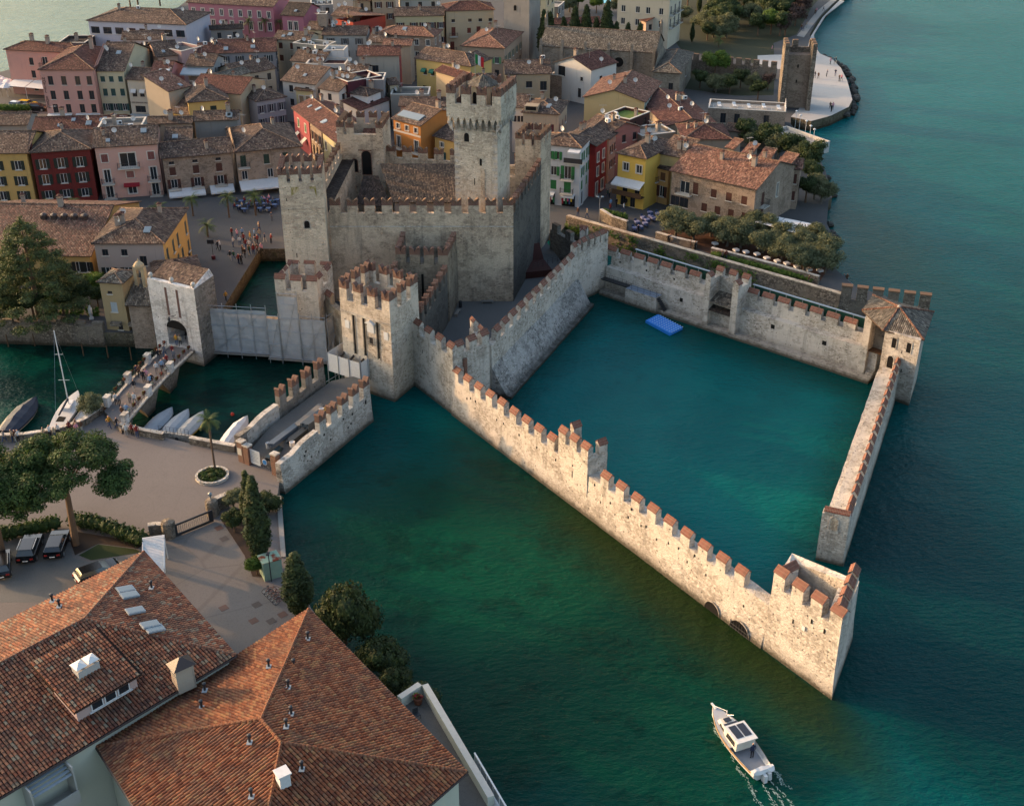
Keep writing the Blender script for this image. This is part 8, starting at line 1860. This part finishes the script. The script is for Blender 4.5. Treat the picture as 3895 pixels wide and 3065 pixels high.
for i,(k,x,y)in enumerate(CF):
    p=at(k,x,y,TG+.02);table('blue cafe table on the piazza, %s of the crowded cafe'%ORD[i],p,'b','cafe tables on the piazza')
    for j,a in enumerate((.4,2.5,4.6)):
        c=p+V(math.sin(a)*.75,-math.cos(a)*.75,0);chair('blue chair at the %s piazza cafe table, %s seat'%(ORD[i],ORD[j]),c,a+math.pi,'cafe chairs on the piazza')
        if(i*3+j)%5<3:t,b=RP.choice(TOPS),RP.choice(BOT);person('person in %s seated at piazza cafe, %s table, %s seat'%(t[0],ORD[i],ORD[j]),c-V(0,0,.04),a+math.pi,'sit',t,b,'people seated at the piazza cafe')
for i,(x,y)in enumerate(((40,510),(210,562),(290,578),(380,595),(460,628),(545,652),(622,672),(705,698),(800,722),(890,730),(700,640),(640,610),(400,540))):
    table('white cloth table under the olive trees, %s from the left'%ORD[i],at('h',x,y,TG+.02),'w','white tables under the olives',.4)
for i,(x,y)in enumerate(((1330,548),(1380,512),(1435,470),(1500,480),(1462,515),(1310,598),(1355,588),(1395,560),(1440,500),(1410,530))):
    p=at('g',x,y,TG+.02);table('lilac cloth table on the cafe terrace below the orange house, %s'%ORD[i],p,'p','lilac tables on the cafe terrace',.3)
    for j,a in enumerate((0.3,3.4)):chair('dark chair at the %s lilac terrace table, %s side'%(ORD[i],('far','near')[j]),p+V(math.sin(a)*.7,-math.cos(a)*.7,0),a+math.pi,'chairs on the cafe terrace')
# ================================================================== boats
def hull_rings(L,B,Hh,bow=1.0,n=11,stern=.75):
    rings=[]
    for i in range(n):
        t=i/(n-1);w=B/2*(stern+(1-stern)*math.sin(min(1,t*2.2)*math.pi/2))*(1-max(0,(t-.45)/.55)**2.2*.97);sh=Hh*(1+.25*t*t*bow);y=-L/2+L*t
        rings.append([(-w,y,sh),(-w*.92,y,sh*.45),(-w*.45,y,-.12),(0,y,-.2),(w*.45,y,-.12),(w*.92,y,sh*.45),(w,y,sh)])
    return rings
def boat(name,label,pa,pb_,B,Hh,m,bow=1.0):
    d=pb_-pa;L=d.length;o=thing(name,label,'boat',V(*((pa+pb_)/2).xy,0),math.atan2(d.y,d.x)-math.pi/2);rg=hull_rings(L,B,Hh,bow);b=MB();b.loft(rg,m,False,False);b.poly(rg[0],m);b.build('hull',o,smooth=False)
    return o,L,rg
def covered(label,pa,pb_,B,m,cm,ridge=.55,engine=True):
    o,L,rg=boat('covered_boat',label,pa,pb_,B,.75,m);b=MB();R=[]
    for i,r in enumerate(rg):
        t=i/10;(x0,y,z0),x1=r[0],r[-1][0];hh=ridge*math.sin(math.pi*(.12+.8*t))*(1+.12*math.sin(i*2.3));R.append([(x0*1.03,y,z0-.18),(x0*1.03,y,z0+.02),(x0*.6,y,z0+hh*.7),(0,y,z0+hh),(x1*.6,y,z0+hh*.7),(x1*1.03,y,z0+.02),(x1*1.03,y,z0-.18)])
    b.loft(R,cm,False,True);b.build('cover',o,smooth=False)
    if engine:b=MB();b.box(-.2,-L/2-.5,.1,.2,-L/2-.02,1.0,'iron');b.box(-.5,-L/2-.75,.25,.5,-L/2-.05,.35,'white');b.build('outboard_engine',o)
    return o
iv=lambda x,y:at('i',x,y,.8)
covered('left boat under grey cover moored at the boat steps',iv(1190,520),iv(1400,328),2.2,'paint:#b9bcc0','paint:#8e9296')
covered('middle boat under grey cover moored at the boat steps',iv(1335,545),iv(1532,342),2.2,'paint:#5a6470','paint:#989c9f')
covered('right boat with yellow hull under grey cover at the boat steps',iv(1450,565),iv(1652,360),2.2,'paint:#c2a21f','paint:#a3a19c')
covered('boat under a white wrinkled tarpaulin beside the barbican wall',iv(1820,615),iv(2012,400),2.1,'paint:#c9b29a','canvas_w',.8,False)
covered('large boat under a dark blue cover at the left of the channel',iv(40,520),iv(300,245),3.0,'paint:#cdbfa8','paint:#272d3a',.9,False)
o,L,rg=boat('sailing_boat','white sailing boat with tall mast and furled dark sail cover',iv(455,485),iv(635,195),2.4,.85,'white')
b=MB();b.poly([r[0]for r in rg]+[r[-1]for r in reversed(rg)],'paint:#c4bfb8');b.build('deck',o)
b=MB();b.hexa([(-.6,-.6,.85),(.6,-.6,.85),(.4,2.0,.95),(-.4,2.0,.95)],[(-.5,-.5,1.3),(.5,-.5,1.3),(.3,1.9,1.15),(-.3,1.9,1.15)],'white');b.build('cabin',o);b=MB();b.box(-.5,-3.2,.5,.5,-1.0,.875,'dark');b.build('cockpit',o)
b=MB();b.tube((0,.8,.8),(0,.8,11.5),.09,.06,8,'white');b.tube((-.7,.8,4.6),(.7,.8,4.6),.03,.03,5,'white');b.tube((-.5,.8,8.2),(.5,.8,8.2),.03,.03,5,'white');b.build('mast',o)
b=MB();b.tube((0,.75,1.9),(0,-2.9,1.7),.16,.12,8,'paint:#1f2a3c');b.build('boom',o);b=MB();b.tube((0,L/2-.1,1.1),(0,.8,11.2),.012,.012,4,'steel');b.tube((0,-L/2,1.0),(0,.8,11.4),.012,.012,4,'steel');b.build('stays',o)
o,L,rg=boat('open_boat','small white boat beside the flowering quay shrub',iv(610,470),iv(790,245),2.0,.7,'white');b=MB();b.poly([(r[0][0]*.95,r[0][1],.55)for r in rg]+[(r[-1][0]*.95,r[-1][1],.55)for r in reversed(rg)],'paint:#b6b0a6');b.build('deck',o)
# cabin cruiser under way
pa,pb_=at('o',1090,1230,.6),at('o',405,310,.9);o,L,rg=boat('cabin_boat','small white cabin boat with solar panels steering past the corner tower',pa,pb_,2.5,.85,'paint:#d5d3cf',.8)
b=MB();b.loft([[(r[0][0]*1.02,r[0][1],r[0][2]-.2),(r[0][0]*1.03,r[0][1],r[0][2]-.02)]for r in rg],'paint:#b9925a',False,False);b.loft([[(r[-1][0]*1.03,r[-1][1],r[-1][2]-.02),(r[-1][0]*1.02,r[-1][1],r[-1][2]-.2)]for r in rg],'paint:#b9925a',False,False);b.build('rub_rail',o)
fd=[r for r in rg if r[0][1]>-1.0];b=MB();b.poly([(r[0][0]*.98,r[0][1],r[0][2]+.0)for r in fd]+[(r[-1][0]*.98,r[-1][1],r[-1][2])for r in reversed(fd)],'paint:#b3b2b2');b.build('foredeck',o)
b=MB();b.poly([(r[0][0]*.9,r[0][1],.3)for r in rg[:6]]+[(r[-1][0]*.9,r[-1][1],.3)for r in reversed(rg[:6])],'paint:#9a9a9c');b.build('cockpit_floor',o)
b=MB();b.hexa([(-.85,.6,.9),(.85,.6,.9),(.6,2.3,1.0),(-.6,2.3,1.0)],[(-.78,.6,1.45),(.78,.6,1.45),(.5,2.15,1.3),(-.5,2.15,1.3)],'paint:#d9d2c2');b.build('fore_cabin',o)
b=MB();b.hexa([(-.95,-1.3,.8),(.95,-1.3,.8),(.9,.62,.9),(-.9,.62,.9)],[(-.88,-1.3,1.85),(.88,-1.3,1.85),(.82,.55,1.75),(-.82,.55,1.75)],'paint:#d9d2c2');b.box(-.97,-1.55,1.86,.97,.68,1.93,'paint:#dcd8d0');b.build('wheelhouse',o)
for x0,y0,x1,y1,z in((-.72,-1.0,-.06,.45,1.935),(.06,-1.0,.72,.45,1.935),(-.62,.75,.62,1.3,1.45)):b=MB();b.box(x0,y0,z,x1,y1,z+.03,'solar');b.build('solar_panel',o)
b=MB();b.box(-.3,1.5,1.40,.3,1.95,1.46,'solar');b.build('hatch',o)
for s in(-1,1):
    for y0,y1,z0,z1,x in((-1.0,.3,1.15,1.55,.95),(.9,1.8,1.0,1.25,.80)):b=MB();b.hexa([(s*x-.03,y0,z0),(s*x+.03,y0,z0),(s*x+.03-.12*s*(x<.9),y1,z0+.02),(s*x-.03-.12*s*(x<.9),y1,z0+.02)],[(s*x-.06*s-.03,y0+.1,z1),(s*x-.06*s+.03,y0+.1,z1),(s*x-.06*s+.03-.12*s*(x<.9),y1-.1,z1),(s*x-.06*s-.03-.12*s*(x<.9),y1-.1,z1)],'glass');b.build('window',o)
b=MB();b.tube((.5,2.6,1.0),(.75,1.9,1.5),.03,.03,6,'steel');b.tube((0,L/2-.1,1.1),(.5,2.6,1.45),.03,.03,6,'steel');b.tube((.5,2.6,1.0),(.5,2.6,1.5),.05,.05,6,'white');b.box(-.08,L/2-.5,1.0,.08,L/2+.25,1.12,'white');b.build('bow_rail',o)
r_=random.Random(4);b=MB();R=[]
for i in range(7):a=i/6;R.append([(-1.0+2.0*a,-L/2+.1+.35*math.cos(2*math.pi*k/6)+r_.uniform(-.08,.08),.85+.28*math.sin(2*math.pi*k/6)+r_.uniform(-.06,.06))for k in range(6)])
b.loft(R,'canvas_w');b.build('folded_cover',o);b=MB();b.box(-.15,-L/2-.55,-.1,.15,-L/2-.1,.75,'white');b.tube((.45,-L/2-.35,.15),(.45,-L/2-.3,.8),.22,.18,8,'paint:#c8c6c2');b.build('outboard_engine',o)
R2=Matrix.Rotation(o.rotation_euler[2],3,'Z');person('person in dark clothes standing in the stern of the cabin boat',Vector(o.location)+R2@V(.25,-2.0,.3),o.rotation_euler[2]+math.pi,0,TOPS[1],BOT[0])
foam=bpy.data.meshes.new('boat_wake');fv=[];ff=[];r_=random.Random(8)
def fleck(x,y,l,w,ax):
    n=len(fv);c,s_=math.cos(ax),math.sin(ax);pts=[(-l,-w*.3),(0,-w),(l,w*.2),(.1*l,w)]
    for a,e in pts:q=R2@V(x+a*c-e*s_,y+a*s_+e*c,0);fv.append((q.x,q.y,.03+.002*r_.random()))
    ff.append((n,n+1,n+2,n+3))
for s in(-1,1):
    for i in range(420):
        t=r_.random()**.8;y=L/2-1.0-t*(9 if s>0 else 12);wob=.12*math.sin(y*1.7+s)+.07*math.sin(y*4.1);x=s*(.55+.10*(L/2-y)+wob)+r_.gauss(0,.03+.09*t)
        if r_.random()<.25+.6*math.sin(y*1.3+s)**2:fleck(x,y,r_.uniform(.05,.22)*(1.2-t*.6),r_.uniform(.012,.04),math.pi/2-s*.12+r_.gauss(0,.35))
for k in(-.35,.1,.5):
    for i in range(130):t=r_.random()**.8;y=-L/2-.5-9*t;fleck(k*(1+t*1.5)+.25*math.sin(y*1.1+k*5)*t+r_.gauss(0,.05+.15*t),y,r_.uniform(.06,.25),r_.uniform(.012,.05)*(1.1-t),math.pi/2+r_.gauss(0,.4))
foam.from_pydata([(x+o.location.x,y+o.location.y,z)for x,y,z in fv],[],ff);foam.materials.append(mat('paint:#93a89e:.9'));fo=inst(foam,'boat_wake');tag(fo,'broken white foam of the wake behind the cabin boat','foam',None,'stuff')
# blue floating raft of cubes
rc=[at('C',x,y,.5)for x,y in((1045,1080),(1210,1000),(1520,1150),(1360,1250))];t=thing('floating_raft','blue floating raft of plastic cubes with pale studs in the basin','raft',V(*rc[0].xy,0),0)
cubm=MB();cubm.hexa([(-.27,-.24,-.1),(.27,-.24,-.1),(.27,.24,-.1),(-.27,.24,-.1)],[(-.25,-.22,.42),(.25,-.22,.42),(.25,.22,.42),(-.25,.22,.42)],'paint:#2b7fd6');cubm=cubm.mesh('float_cube');stm=MB();stm.lathe([(.09,0),(.08,.04)],8,'paint:#c9d2dc');stm=stm.mesh('stud')
ra=ang(rc[0],rc[3]);e1,e2=(rc[3]-rc[0]),(rc[1]-rc[0]);n1,n2=10,6
for i in range(n1):
    for j in range(n2):
        p=e1*((i+.5)/n1)+e2*((j+.5)/n2);q=inst(cubm,'float_cube',t,(p.x,p.y,0),ra,(e1.length/n1/.55,e2.length/n2/.49,1));
        if(i+j)%1==0:inst(stm,'stud',q,(.25,.22,.42))
bu=MB();bu.lathe([(.05,-.2),(.22,-.05),(.25,.1),(.18,.28),(.04,.35)],10,'paint:#b8321f');tag(bu.build('buoy',None,at('i',1888,380,0)),'small red buoy in the channel','buoy')
# ================================================================== cars, bicycles, cabinets
def car(label,p,rz,col='#0d0e11',suv=True):
    o=thing('parked_car',label,'car',p,rz);L,Wd=4.5,1.85;b=MB();prof=[(-2.2,.35),(-2.25,.75),(-1.95,1.0),(-1.0,1.08),(1.9,1.05),(2.2,.85),(2.25,.4)]
    R=[]
    for x,s,zo in((-Wd/2,.96,-.02),(-Wd/2*.98,1,0),(Wd/2*.98,1,0),(Wd/2,.96,-.02)):R.append([(x,y*s,z+zo)for y,z in prof])
    b.loft(R,'carpaint:'+col,True,True);b.build('body',o)
    b=MB();zb,zt=1.04,1.58 if suv else 1.42;b.hexa([(-.86,-1.2,zb),(.86,-1.2,zb),(.86,2.0,zb),(-.86,2.0,zb)],[(-.68,-.45,zt),(.68,-.45,zt),(.68,1.7,zt),(-.68,1.7,zt)],'glass');b.build('windows',o)
    b=MB();b.hexa([(-.70,-.47,zt-.06),(.70,-.47,zt-.06),(.70,1.74,zt-.06),(-.70,1.74,zt-.06)],[(-.64,-.4,zt+.03),(.64,-.4,zt+.03),(.64,1.65,zt+.03),(-.64,1.65,zt+.03)],'carpaint:'+col);b.build('roof',o)
    for x in(-.84,.84):
        for y in(-1.4,1.4):w=MB();w.tube((x-.11,y,.33),(x+.11,y,.33),.33,.33,14,'iron');q=w.build('wheel',o);w=MB();w.tube((x-.12,y,.33),(x+.12,y,.33),.2,.2,10,'steel');w.build('rim',q)
        b=MB();b.box(x*.75-.16,2.2,.72,x*.75+.16,2.27,.88,'paint:#8a1a18');b.build('tail_light',o);b=MB();b.box(x*.75-.16,-2.27,.66,x*.75+.16,-2.2,.8,'glass_pale');b.build('headlight',o)
        b=MB();b.box(x*.93-.03,-.3,1.62,x*.93+.03,1.6,1.66,'steel')if suv else b.box(x-.03,-.9,1.0,x+.03,-.7,1.15,'iron');b.build('roof_rail' if suv else 'mirror',o)
    b=MB();b.box(-.26,2.255,.55,.26,2.28,.66,'white');b.build('number_plate',o)
cz=lambda x,y:at('m',x,y,QZ+.01)
car('black estate car with roof rails, left of the two under the pine',cz(190,165),math.pi+.12);car('black hatchback next to the pine trunk',cz(355,140),math.pi+.1,suv=False);car('dark car cut by the left edge of the car park',cz(15,265),math.pi+.35);car('black car half hidden by the roof of the old hotel wing',cz(600,310),2.2,suv=False)
for lb,x,y,c,rz in(('yellow car parked by the lakeside hotel',225,868,'#c29a12',1.3),('silver car parked by the lakeside hotel',155,878,'#8a8f94',1.3),('dark car under the hotel pergola',310,895,'#15171a',1.4)):car(lb,at('a',x,y,TG+.02),rz,c,False)
wheel=MB()
for i in range(16):a0,a1=2*math.pi*i/16,2*math.pi*(i+1)/16;wheel.tube((.34*math.cos(a0),0,.34*math.sin(a0)),(.34*math.cos(a1),0,.34*math.sin(a1)),.025,.025,4,'iron')
for i in range(6):a0=math.pi*i/6;wheel.tube((-.33*math.cos(a0),0,-.33*math.sin(a0)),(.33*math.cos(a0),0,.33*math.sin(a0)),.006,.006,3,'steel')
wheel=wheel.mesh('wheel')
for i in range(5):
    o=thing('bicycle','hire bicycle in the rack beside the clipped cypress, %s from the drive gate'%ORD[i],'bicycle',at('n',232+i*18,275+i*18,QZ+.01),.3,'bicycles in the rack');inst(wheel,'wheel',o,(-.52,0,.36));inst(wheel,'wheel',o,(.52,0,.36))
    b=MB();b.pipe([(-.52,0,.36),(-.1,0,.34),(.38,0,.75),(-.2,0,.72),(-.52,0,.36)],.022,5,'paint:#6b1f26');b.pipe([(-.1,0,.34),(-.24,0,.88)],.02,5,'paint:#6b1f26');b.pipe([(.52,0,.36),(.36,0,.95)],.02,5,'steel');b.build('frame',o);b=MB();b.box(-.36,-.08,.88,-.12,.08,.94,'iron');b.build('saddle',o);b=MB();b.tube((.34,-.28,.97),(.34,.28,.97),.018,.018,5,'iron');b.build('handlebar',o)
t=thing('service_cabinet','pale green service cabinet with rusty top beside the cypress','cabinet',at('n',235,150,QZ),.5);b=MB();b.box(-.95,-.8,0,.95,.8,2.1,'paint:#8fa38c');b.box(-1.0,-.85,2.1,1.0,.85,2.2,'rust');b.build('body',t);b=MB();b.box(-.8,-.83,.15,-.02,-.8,1.95,'paint:#8fa38c');b.build('door',t)
t=thing('drive_lamp','black post lamp beside the service cabinet','lamp',at('n',235,195,QZ));b=MB();b.tube((0,0,0),(0,0,3.4),.06,.05,8,'iron');b.build('pole',t);b=MB();b.box(-.15,-.35,3.4,.15,.15,3.5,'iron');b.build('head',t)
t=thing('street_lamp','twin headed lamp post at the corner of the lakeside path','lamp',at('g',1022,525,TG));b=MB();b.tube((0,0,0),(0,0,4.4),.07,.05,8,'steel');b.build('pole',t)
for x in(-.4,.4):b=MB();b.tube((0,0,4.2),(x,0,4.5),.03,.03,6,'steel');b.lathe([(.06,4.5),(.28,4.55),(.3,4.62),(.05,4.7)],10,'glass_pale',(x,0,0));b.build('lamp_head',t)
for i,(x,y)in enumerate(((588,905),(615,935),(655,975),(685,1010),(710,1035))):
    t=thing('terrace_lamp','globe lamp on the lake terrace rail, %s from the beach'%ORD[i],'lamp',at('d',x,y-25,TG),0,'globe lamps on the lake terrace');b=MB();b.tube((0,0,-1),(0,0,3.2),.05,.04,6,'white');b.build('pole',t);b=MB();b.lathe([(.05,3.2),(.26,3.35),(.28,3.5),(.05,3.65)],10,'white');b.build('globe',t)
t=thing('direction_sign','black finger post sign with planter beside the yellow corner house','sign',at('e',1735,610,TG));b=MB();b.tube((0,0,0),(0,0,3.3),.05,.05,8,'iron');b.build('post',t);b=MB();b.box(-.7,-.06,2.6,.35,.06,3.3,'iron');b.build('sign_board',t);b=MB();b.lathe([(.3,0),(.36,.6),(.3,.62)],10,'paint:#5a1f26');b.build('planter',t)
for i,(x,y)in enumerate(((1800,960),(2035,1160),(1770,1300),(2080,1165))):
    pass
for lb,(k,x,y),a in(('pale stone bench against the keep wall in the gravel yard',('p',1720,440),0.0),('pale stone bench along the dark passage wall in the yard',('p',1395,560),1.35)):
    t=thing('stone_bench',lb,'bench',at(k,x,y,1.2),a);b=MB();b.box(-.95,-.22,.4,.95,.22,.5,'wood_grey');b.build('seat',t)
    for x in(-.85,.75):b=MB();b.box(x,-.2,0,x+.1,.2,.4,'wood_grey');b.build('leg',t)
bn=MB();bn.lathe([(.25,0),(.27,.9),(.2,1.0)],10,'iron');tag(bn.build('litter_bin',None,at('p',1428,480,1.2)),'black litter bin at the foot of the passage wall','bin')
# ================================================================== shore rocks
def rock(seed):
    r=random.Random(seed);b=MB();n=8;R=[]
    for z,q in((-.5,.8),(0,1.0),(.45,.75),(.65,.3)):R.append([(q*math.cos(6.28*i/n)*r.uniform(.75,1.2),q*math.sin(6.28*i/n)*r.uniform(.75,1.2),z+r.uniform(-.12,.12))for i in range(n)])
    b.loft(R,'rock');return b.mesh('shore_rock')
RK=[rock(i)for i in range(5)];rr=random.Random(31)
line=[at('d',x,y,.8)for x,y in((545,825),(620,838),(700,850),(780,838),(850,818),(920,795),(980,765),(1005,720),(1000,660),(985,600),(965,550),(945,505),(915,465),(880,430),(845,410),(790,390),(745,375))]
nk=0
for a,c in zip(line,line[1:]):
    k=max(3,int((c-a).length*.95))
    for i in range(k):
        p=a.lerp(c,rr.random());q=(c-a).normalized();nrm=V(-q.y,q.x,0);p=p+nrm*rr.uniform(-.9,1.3);s=rr.uniform(.45,1.15);o=inst(RK[rr.randrange(5)],'shore_rock',None,V(p.x,p.y,rr.uniform(.1,.9)),rr.uniform(0,6.28),(s,s*rr.uniform(.7,1.1),s*rr.uniform(.7,1.2)));tag(o,'rough grey boulder of the rock bank edging the pebble beach','rock','boulders of the beach rock bank');nk+=1
for k_,lst in(('h',((1000,480),(1030,470),(1010,430),(985,400),(1020,500),(970,330))),('d',((850,1350),(840,1310),(815,1230)))):
    for x,y in lst:s=rr.uniform(.4,.9);tag(inst(RK[rr.randrange(5)],'shore_rock',None,at(k_,x,y,.3),rr.uniform(0,6),s),'dark rock at the lake edge beside the olive garden','rock','rocks by the olive garden')
print('people',NPEOPLE[0],'rocks',nk,'objects',len(bpy.data.objects))
# ================================================================== further details
MAKE['stage_brown']=lambda n:wood(n,'#4a2c26','#38211d')
t=thing('wooden_stage','dark brown timber stage with a sloping backboard in the shaded yard','stage',at('g',470,980,1.2),ang(V(0,0,0),V(.9,.25,0)))
b=MB();b.box(-1.5,0,0,3.4,4.5,1.1,'stage_brown');b.build('platform',t)
b=MB();b.hexa([(-.6,4.5,1.1),(3.4,4.5,1.1),(3.4,4.7,1.1),(-.6,4.7,1.1)],[(-.6,5.6,3.4),(3.0,5.6,3.4),(3.0,5.8,3.4),(-.6,5.8,3.4)],'stage_brown');b.build('backboard',t)
t,L=rampart('ruined_wall','dark ruined wall with gaps between street tower and basin corner tower',V(6.2,186.2,0),V(13.6,174.6,0),[(0,-1),(.8,-1),(.8,4.6),(0,4.6)],'stone_grey',seed=81)
for i in range(4):b=MB();b.box(0,0,0,1.5,.75,1.3,'stone_grey','cap_old');b.build('merlon',t,(.5+i*(L-2.4)/3,.02,4.6))
b=MB();railing(b,V(3.2,170.5,4.2),V(10.8,176.5,4.2),1.0,10);gw=b.build('footbridge_rail');tag(gw,'dark iron rail of the footbridge behind the basin wall','railing')
ground('seawall_walk',[at('j',322,1470,QZ),at('j',362,1470,QZ),at('w',606,1182,QZ),at('w',596,1182,QZ)],QZ+.12,'terrace',-1)
pm=MB();pm.lathe([(1.7,2.3),(1.68,2.36),(.9,2.75),(.08,3.05),(.04,3.15)],8,'canvas_w');pm=pm.mesh('canopy');pp=MB();pp.tube((0,0,0),(0,0,3.0),.04,.04,6,'wood');pp=pp.mesh('pole')
for i,(x,y)in enumerate(((5,745),(45,735),(85,748),(20,780),(65,785),(-10,715))):
    o=thing('parasol','white parasol on the lakeside hotel terrace, %s from the left'%ORD[i],'parasol',at('a',x,y,TG),0,'parasols by the lakeside hotel');inst(pm,'canopy',o);inst(pp,'pole',o)
hp=thing('pergola','row of white pergola awnings in front of the lakeside hotel','pergola',at('a',65,790,TG),ang(at('a',65,790,TG),at('a',385,820,TG)))
for i in range(3):b=MB();b.hexa([(i*5.2,0,2.6),(i*5.2+5.0,0,2.6),(i*5.2+5.0,5,3.6),(i*5.2,5,3.6)],[(i*5.2,0,2.66),(i*5.2+5.0,0,2.66),(i*5.2+5.0,5,3.66),(i*5.2,5,3.66)],'canvas_w');b.build('awning_panel',hp);b=MB();b.tube((i*5.2,.1,0),(i*5.2,.1,2.6),.05,.05,6,'white');b.build('post',hp)
